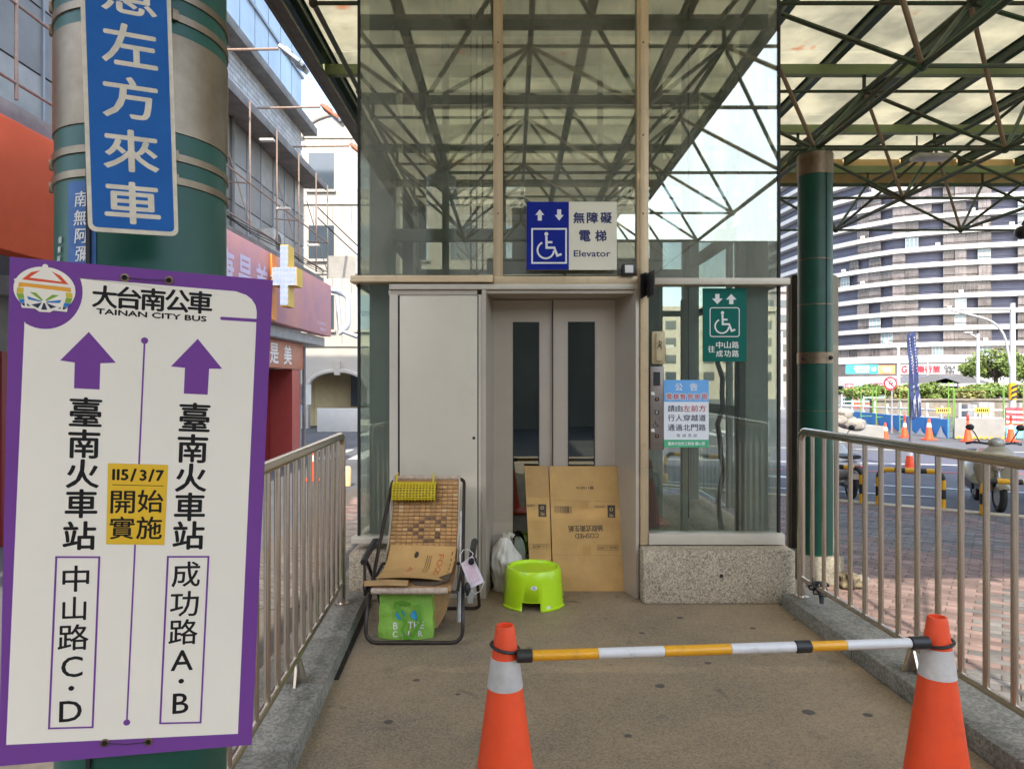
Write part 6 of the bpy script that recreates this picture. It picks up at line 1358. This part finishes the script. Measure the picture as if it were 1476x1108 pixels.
tree(-11.6, 58, 13, (4, 4, 5), 'tall dark tree seen through the low left pane of the elevator', 8, M_lf3, 9000, .2)
tree(9, 66, 6.5, (4, 3, 2.4), 'broad street tree straight behind the elevator', 12, M_lf3, 8000, .2)
# dark roofs of parked cars/stalls behind the hedge
for k, (px, w_) in enumerate(((1345, 5), (1385, 6))):
    c = at(px, 548, 62); bb = MB(); bb.prism([(c.x - w_ / 2, 62, GZ + 2.2), (c.x + w_ / 2, 62, GZ + 2.2), (c.x + .3, 62, GZ + 2.95), (c.x - .3, 62, GZ + 2.95)], (0, 4, 0))
    for s_ in (-1, 1): bb.b2((c.x + s_ * w_ * .45 - .05, 62, GZ), (c.x + s_ * w_ * .45 + .05, 62.1, GZ + 2.2))
    single('canopy_tent', bb, mat('tent_grey', (.12, .12, .13), .8, var=.2), ('left' if k == 0 else 'right') + ' of two dark tent roofs behind the hedge', 'tent', smooth=False)
# poles and lamps
def pole(px, Y, top_py, r0, label, arm=None, name='street_lamp', m=M_grey):
    x = (px - 738) / 1000 * Y; zt = 1.5 + (554 - top_py) / 1000 * Y; rt = thing(name, (x, Y, GZ), label, 'street lamp'); bb = MB(); bb.tube([(x, Y, GZ), (x, Y, zt)], [r0, r0 * .7], 14); bb.lathe((x, Y, GZ), [(r0 * 2, 0), (r0 * 2, .08), (r0 * 1.1, .2)], 12); bb.build('pole', m, rt)
    if arm:
        x1 = (arm[0] - 738) / 1000 * Y; z1 = 1.5 + (554 - arm[1]) / 1000 * Y; bb = MB(); bb.tube([(x, Y, zt - .3), (x1, Y, z1)], [r0 * .5, r0 * .3], 10); bb.build('arm', m, rt)
        bb = MB(); bb.box((x1, Y, z1), (.55, .2, .1)); bb.build('lamp_head', m, rt, bevel=.02)
    return rt, x, zt
M_pw = mat('pole_white', (.42, .42, .42), .45, var=.12, scale=1)
rt, x, zt = pole(1459.5, 35, 437, .165, 'thick white pole with a long side arm and hazard stripes near the right edge', (1334, 446), 'traffic_pole', M_pw)
bb = MB(); bb.tube(rounded([(x - .1, 35, 2.4), (x - .5, 35, 4.6), (x - 3.2, 35, 5.28)], 1.5, 8), .06, 8); bb.build('brace', M_pw, rt)
for k in range(3):
    z = .75 + k * .26; bb = MB(); bb.prism([(x - .165, 34.82, z), (x + .165, 34.82, z + .12), (x + .165, 34.82, z + .25), (x - .165, 34.82, z + .13)], (0, .02, 0)); bb.build('hazard_stripe', mat('hoop_black', (.02, .02, .02)), rt, smooth=False)
bb = MB(); bb.lathe((x, 35, 0), [(.168, .72), (.168, 1.55)], 16, cap=(False, False)); bb.build('yellow_sleeve', mat('hoop_yellow', (.78, .4, .01)), rt)
pole(1409.5, 48, 481, .14, 'slim white lamp post standing in the hedge', (1395, 479), m=M_pw); pole(1295, 60, 497, .16, 'lamp post with short arm in front of the cyan sign', (1280, 494), m=M_pw); pole(1337, 70, 512, .1, 'thin far pole behind the banner flags', None, m=M_pw)
rt, x, zt = pole(1127, 58, 478, .11, 'curved white lamp post seen through the right elevator pane', (1098, 476), m=M_pw)
# no turn sign
x, Y = (1283 - 738) / 1000 * 30, 30; rt = thing('no_turn_sign', (x, Y, GZ), 'round red rimmed no turn sign on a thin post', 'traffic sign'); z = 1.5 + 1.5 / 1000 * 30
rod('post', (x + .1, Y + .05, GZ), (x + .1, Y + .05, z + .2), .035, M_grey, rt); Mx = Matrix.Rotation(R(90), 4, 'X')
bb = MB(); bb.lathe((x, Y, z), [(.29, 0), (.29, .02)], 28, M=Mx); bb.build('red_disc', M_rd, rt)
sf = Fr((x, Y - .021, z), (1, 0, 0), (0, 0, -1), .004, .003); bb = MB(); sf.circ(bb, (0, 0), .215); bb.build('white_disc', M_whitep, rt)
bb = MB(); sf.stroke(bb, [(-.06, .14), (-.06, -.08), (0, -.11), (.07, -.08), (.07, -.02)], .045); sf.poly(bb, [(.01, -.03), (.13, -.03), (.07, .06)]); sf.stroke(bb, [(-.03, 0), (.08, .13)], .03); bb.build('symbol', M_black, rt)
bb = MB(); sf.stroke(bb, [(-.16, -.16), (.16, .16)], .05); bb.build('slash', M_rd, rt)
# banner flags on a pole
x, Y = (1315 - 738) / 1000 * 16.9, 16.9; rt = thing('banner_pole', (x, Y, GZ), 'steel pole with two dark blue event banners', 'banner pole'); rod('pole', (x + .03, Y + .14, GZ), (x + .03, Y + .14, 2.75), .035, M_grey, rt, 'rod16')
M_bn = mat('banner_navy', (.03, .045, .14), .6, var=.3, scale=4)
for k, (xa, xb, zt_, yy) in enumerate(((1307, 1313.5, 2.72, 0), (1314.5, 1322, 2.76, .03))):
    xa, xb = (xa - 738) / 1000 * Y, (xb - 738) / 1000 * Y; bb = MB(); rows = [[V((xa + .012 * i, Y + yy + .02 * math.sin(i * 1.1), zt_ - i * .19)), V((xb + .012 * i, Y + yy + .03 + .02 * math.sin(i * 1.1), zt_ + .06 - i * .19))] for i in range(12)]
    bb.grid(rows); bb.grid([[p + V((0, .006, 0)) for p in r_] for r_ in rows]); fl_ = bb.build('banner', M_bn, rt)
    f_ = Fr(rows[0][0], rows[0][1] - rows[0][0], rows[-1][0] - rows[0][0], .03, .002); bb = MB()
    for i, ch in enumerate('府城慶典' if k else '臺南好玩'): 
        f_.text(bb, '｜' if False else ch, (.06, .32 + i * .16), .075, .07) if False else None
    
    for i in range(12): f_.rect(bb, .035 + .01 * (i % 2), .12 + i * .075, .07, .16 + i * .075)
    f_.poly(bb, [(.01, 1.62), (.09, 1.5), (.1, 1.75), (.05, 1.7), (.02, 1.95)]); f_.circ(bb, (.055, 1.3), .03); bb.build('pale_print', mat('banner_pale', (.3, .32, .4), .6, var=.3, scale=12), fl_)
# utility box
x = (1411 - 738) / 1000 * 33; bb = MB(); bb.b2((x, 33, GZ), (x + .75, 33.6, GZ + 1.25)); rt = thing('utility_box', (x, 33, GZ), 'pale roadside utility box behind the white fence', 'box'); bb.build('cabinet', mat('box_beige', (.3, .27, .23), .6, var=.1), rt, bevel=.03); bb = MB(); bb.b2((x - .5, 33.05, GZ), (x - .01, 33.5, GZ + 1.15)); bb.build('grey_cabinet', mat('box_grey', (.2, .2, .21), .6), rt, bevel=.03)
for px, lab in ((1359, 'orange warning board on a thin stand behind the blue hoarding'), (1415, 'orange warning board in front of the utility box')):
    x = (px - 738) / 1000 * 28.5; rt = thing('warning_board', (x, 28.5, GZ), lab, 'sign'); rod('stand', (x, 28.5, GZ), (x, 28.5, GZ + .95), .025, M_grey, rt); bb = MB(); bb.b2((x - .3, 28.45, GZ + .93), (x + .3, 28.49, GZ + 1.15)); bb.build('plate', mat('plate_orange', (.75, .4, .08), .5), rt)
    sf = Fr((x - .3, 28.45, GZ + 1.15), (1, 0, 0), (0, 0, -1), .004); bb = MB()
    for k in range(6): sf.rect(bb, .06 + .085 * k, .06, .11 + .085 * k, .16)
    bb.build('dark_print', M_black, rt)
# red and white signs by the tower foot
for px, py, lab in ((1224, 562, 'pink and white vertical shop banner at the far left of the tower foot'), (1266, 561, 'pink and white vertical shop banner under the cyan sign')):
    c = at(px, py, 70); rt = thing('shop_banner', (c.x, 70, GZ), lab, 'banner'); bb = MB(); bb.b2((c.x - .45, 70, c.z - .6), (c.x + .45, 70.06, c.z + .65)); bb.build('cloth', mat('banner_pinkred', (.62, .1, .13), .6, var=.2), rt); sf = Fr((c.x - .45, 69.99, c.z + .65), (1, 0, 0), (0, 0, -1), .02, .01); bb = MB()
    for i in range(3): sf.stroke(bb, [(.12, .25 + .35 * i), (.75, .22 + .35 * i)], .08); sf.stroke(bb, [(.4, .12 + .35 * i), (.45, .38 + .35 * i)], .07)
    bb.build('white_print', M_whitep, rt); rod('pole', (c.x - .5, 70, GZ), (c.x - .5, 70, c.z + .7), .04, M_grey, rt)
for px, w_ in ((1240, 3),):
    c = at(px, 563, 75); bb = MB(); bb.b2((c.x - 1, 75, GZ), (c.x + 2.8, 77, c.z + .5)); single('green_kiosk', bb, mat('kiosk_green', (.03, .18, .12), .5, var=.3), 'dark green kiosk under the awning of the tower', 'kiosk', bevel=.05)

# ---------------------------------------------------------------- scooters
def scooter(loc, rz, label, body, seatc, panel=None, sc_=1.0):
    """front wheel towards -Y, built round the origin then moved"""
    rt = thing('scooter', (0, 0, 0), label, 'scooter', 'parked scooters')
    def B(nm, bb, m): return bb.build(nm, m, rt)
    for y in (-.62, .58):
        bb = MB(); bb.tube([(0, y + .20 * math.cos(a), .235 + .20 * math.sin(a)) for a in [2 * math.pi * k / 28 for k in range(28)]], .052, 10, closed=True); w_ = B('tyre', bb, M_tyre)
        bb = MB(); bb.lathe((0, y, .235), [(.15, -.04), (.155, -.03), (.05, -.02), (.05, .02), (.155, .03), (.15, .04)], 20, M=Matrix.Rotation(R(90), 4, 'Y')); bb.build('rim', M_grey, w_)
    # front fender
    bb = MB(); P = [[V((x, -.62 + (.27 + .01 * (1 - abs(x) * 12)) * math.cos(a), .235 + .275 * math.sin(a) - abs(x) * .35)) for x in (-.085, -.05, 0, .05, .085)] for a in [R(30 + 15 * k) for k in range(9)]]; bb.grid(P); o = B('front_fender', bb, body); md = o.modifiers.new('s', 'SOLIDIFY'); md.thickness = .008
    # leg shield, lofted
    secs = [(.28, .17, -.42, .05), (.45, .25, -.42, .08), (.62, .3, -.44, .11), (.78, .29, -.48, .12), (.9, .21, -.5, .1), (.97, .1, -.5, .05)]
    bb = MB(); P = []
    for z, hw, y, dp in secs: P.append([V((hw * math.cos(a), y + (.06 if math.sin(a) > 0 else -dp) * abs(math.sin(a)) ** .8 * 1, z)) for a in [2 * math.pi * k / 20 for k in range(20)]])
    bb.grid(P, closed=True); bb.add(P[-1], [tuple(range(20))]); B('leg_shield', bb, body)
    bb = MB(); bb.ell((0, -.58, .66), (.07, .03, .07)); B('badge_boss', bb, panel or M_chr)
    bb = MB(); bb.prism([(-.15, -.4, .26), (.15, -.4, .26), (.15, .12, .26), (-.15, .12, .26)], (0, 0, .06)); B('floorboard', bb, M_blk)
    secs = [(.12, .2, .40, .12), (.25, .23, .46, .2), (.5, .22, .5, .2), (.75, .16, .56, .15), (.92, .08, .6, .08)]
    bb = MB(); P = []
    for y, hw, z, hz in secs: P.append([V((hw * math.cos(a), y, z + hz * math.sin(a))) for a in [2 * math.pi * k / 18 for k in range(18)]])
    bb.grid(P, closed=True); bb.add(P[0], [tuple(range(18))]); bb.add(P[-1], [tuple(range(18))]); B('rear_body', bb, body)
    bb = MB(); P = []
    for y, hw, z, hz in ((.06, .08, .72, .03), (.16, .15, .74, .05), (.4, .16, .75, .05), (.7, .14, .78, .055), (.86, .09, .79, .03)): P.append([V((hw * math.cos(a), y, z + hz * math.sin(a))) for a in [2 * math.pi * k / 16 for k in range(16)]])
    bb.grid(P, closed=True); bb.add(P[0], [tuple(range(16))]); bb.add(P[-1], [tuple(range(16))]); B('seat', bb, seatc)
    bb = MB(); bb.tube([(-.34, -.32, 1.0), (-.26, -.38, 1.02), (-.1, -.44, 1.0), (.1, -.44, 1.0), (.26, -.38, 1.02), (.34, -.32, 1.0)], .016, 8); bb.tube([(0, -.44, .8), (0, -.44, 1.0)], .04, 8); hb_ = B('handlebar', bb, M_blk)
    for s_ in (-1, 1):
        bb = MB(); bb.tube([(s_ * .36, -.31, .995), (s_ * .25, -.385, 1.02)], .022, 8); bb.build('grip', M_blk, hb_)
        bb = MB(); bb.tube([(s_ * .2, -.4, 1.02), (s_ * .27, -.42, 1.16), (s_ * .31, -.4, 1.22)], .009, 6); bb.ell((s_ * .33, -.4, 1.25), (.06, .02, .05), None, 12, 8); bb.build('mirror', M_blk, hb_)
        bb = MB(); bb.tube([(s_ * .22, -.44, 1.0), (s_ * .33, -.42, 1.0)], .006, 5); bb.build('brake_lever', M_grey, hb_)
        bb = MB(); bb.ell((s_ * .18, -.53, .82), (.045, .03, .03)); B('indicator', bb, mat('amber', (.7, .2, .04)))
    bb = MB(); bb.ell((0, -.47, 1.02), (.12, .08, .085), None, 16, 10); B('headlight_cowl', bb, body)
    bb = MB(); bb.ell((0, -.53, 1.02), (.07, .035, .06), None, 16, 10); B('headlight', bb, mat('lamp_glass', (.5, .5, .45), .12, spec=1.))
    bb = MB(); bb.tube([(.16, .3, .3), (.2, .6, .28), (.2, .95, .34)], [.03, .05, .05], 10); B('exhaust', bb, M_blk); bb = MB(); bb.b2((-.14, .3, .2), (.12, .75, .36)); B('engine', bb, M_blk)
    bb = MB(); bb.ell((0, .93, .6), (.1, .03, .045)); B('tail_light', bb, mat('tail_red', (.5, .015, .02), .2)); bb = MB(); bb.b2((-.1, .98, .4), (.1, .99, .5)); B('number_plate', bb, M_whitep)
    bb = MB(); bb.tube([(.0, -.62, .25), (.0, -.5, .7)], .03, 8); bb.tube([(-.2, .2, .02), (-.12, .15, .25)], .012, 6); B('fork', bb, M_grey)
    rt.location = loc; rt.rotation_euler = (0, 0, rz); rt.scale = (sc_, sc_, sc_); return rt
M_crm = mat('scooter_cream', (.36, .32, .22), .3, var=.06, scale=3, coat=.4); M_sw = mat('scooter_white', (.6, .6, .6), .3, var=.1, coat=.3); M_sk = mat('scooter_black', (.03, .03, .035), .3, var=.1, coat=.4)
scooter((8.3, 12.12, GZ), R(-20), 'cream retro scooter parked nose out behind the right railing', M_crm, mat('seat_brown', (.06, .045, .035), .6), None, 1.1)
scooter((6.35, 13.4, GZ), R(172), 'white and black scooter seen from behind beside the green column', M_sw, M_blk)
scooter((9.5, 12.3, GZ), R(-24), 'black scooter cut by the right edge next to the cream one', M_sk, M_blk)

c = at(1419, 654, 12.5); rt = thing('orange_helmet', c, 'orange half helmet with dark visor hanging on the cream scooter', 'helmet')
bb = MB(); P = [[V((c.x + .14 * math.cos(a) * math.cos(e), c.y + .15 * math.sin(a) * math.cos(e), c.z - .02 + .15 * math.sin(e))) for a in [2 * math.pi * k / 20 for k in range(20)]] for e in [R(90 * i / 7) for i in range(8)]]; bb.grid(P, closed=True); o = bb.build('shell', mat('helmet_orange', (.65, .25, .08), .25, var=.08, coat=.5), rt); md = o.modifiers.new('s', 'SOLIDIFY'); md.thickness = .012; md.offset = -1
bb = MB(); bb.grid([[V((c.x + .15 * math.cos(a), c.y + .16 * math.sin(a), c.z + z)) for a in [R(200 + 14 * k) for k in range(11)]] for z in (-.05, .03)]); bb.build('visor', M_blk, rt)
# white bags heaped by the far scooter, a bollard left, a far figure
rt = thing('rubble_bags', at(1228, 615, 24), 'heap of pale bags and rubble at the road works beside the column', 'bags')
for k, (px, py) in enumerate(((1210, 605), (1222, 609), (1234, 612), (1215, 597))):
    c = at(px, py, 22); lumpy((c.x, c.y, c.z), (.3, .25, .2), 30 + k, mat('bag_pale', (.24, .22, .19), .7, var=.2, bump=.5, bscale=6, bdist=.02), 'sack', rt, GZ + .01, 18, 10, .2)
bb = MB(); c = at(1203, 600, 26)
bb = MB(); bb.b2((11.4, 25, GZ), (13.4, 26.2, -.0)); rt['label'] = 'heap of pale bags on a low block at the road works beside the column'; bb.build('block', M_hg, rt)
bb = MB(); c = at(500, 700, 14.4); bb.lathe((c.x, 14.4, GZ), [(.09, 0), (.09, .36), (.07, .4)], 14); single('beige_bollard', bb, mat('bollard_beige', (.6, .45, .25), .6, var=.1), 'short beige bollard on the pavement left of the elevator', 'bollard')
scone(at(451, 672, 15.2).x, 15.2, 'orange cone half hidden behind the left railing', 1.0)
for k in range(3): bb = MB(); c = at(1212 + 14 * k, 585, 40); 
# a skinned figure
def skinned(name, verts, edges, radii, m, root, lvl=2):
    me = bpy.data.meshes.new(name); me.from_pydata(verts, edges, []); o = bpy.data.objects.new(name, me); link(o, root); o.modifiers.new('k', 'SKIN')
    for i, r_ in enumerate(radii): me.skin_vertices[0].data[i].radius = (r_, r_)
    me.skin_vertices[0].data[0].use_root = True; sb = o.modifiers.new('s', 'SUBSURF'); sb.levels = lvl; sb.render_levels = lvl; me.materials.append(m)
    return o
x, y, g = -8.7, 28, GZ
rt = thing('person', (x, y, g), 'person in a pale blue shirt standing at the end of the left street', 'person')
vv = [(0, 0, .92), (0, 0, 1.12), (0, 0, 1.36), (0, 0, 1.46), (0, -.01, 1.52), (.17, 0, 1.36), (.22, .0, 1.1), (.2, -.05, .86), (-.17, 0, 1.36), (-.22, 0, 1.1), (-.2, -.05, .86), (.09, 0, .86), (.1, -.01, .48), (.1, .02, .08), (.1, -.12, .03), (-.09, 0, .86), (-.1, -.01, .48), (-.1, .02, .08), (-.1, -.12, .03), (0, -.01, 1.62)]
ee = [(0, 1), (1, 2), (2, 3), (3, 4), (4, 19), (2, 5), (5, 6), (6, 7), (2, 8), (8, 9), (9, 10), (0, 11), (11, 12), (12, 13), (13, 14), (0, 15), (15, 16), (16, 17), (17, 18)]
rr = [.13, .12, .14, .05, .07, .06, .042, .03, .06, .042, .03, .09, .06, .04, .035, .09, .06, .04, .035, .09]
skinned('body', [(x + a, y + b_, g + c_) for a, b_, c_ in vv], ee, rr, mat('figure_clothes', (.4, .48, .58), .8, var=.2), rt, 1)
bb = MB(); bb.ell((x, y - .01, g + 1.6), (.085, .1, .12), mat('hair_black', (.015, .012, .01), .6), 12, 8); bb.build('hair', None, rt)
bb = MB(); bb.b2((x - .1, y - .2, g + 1.0), (x - .02, y - .1, g + 1.1));
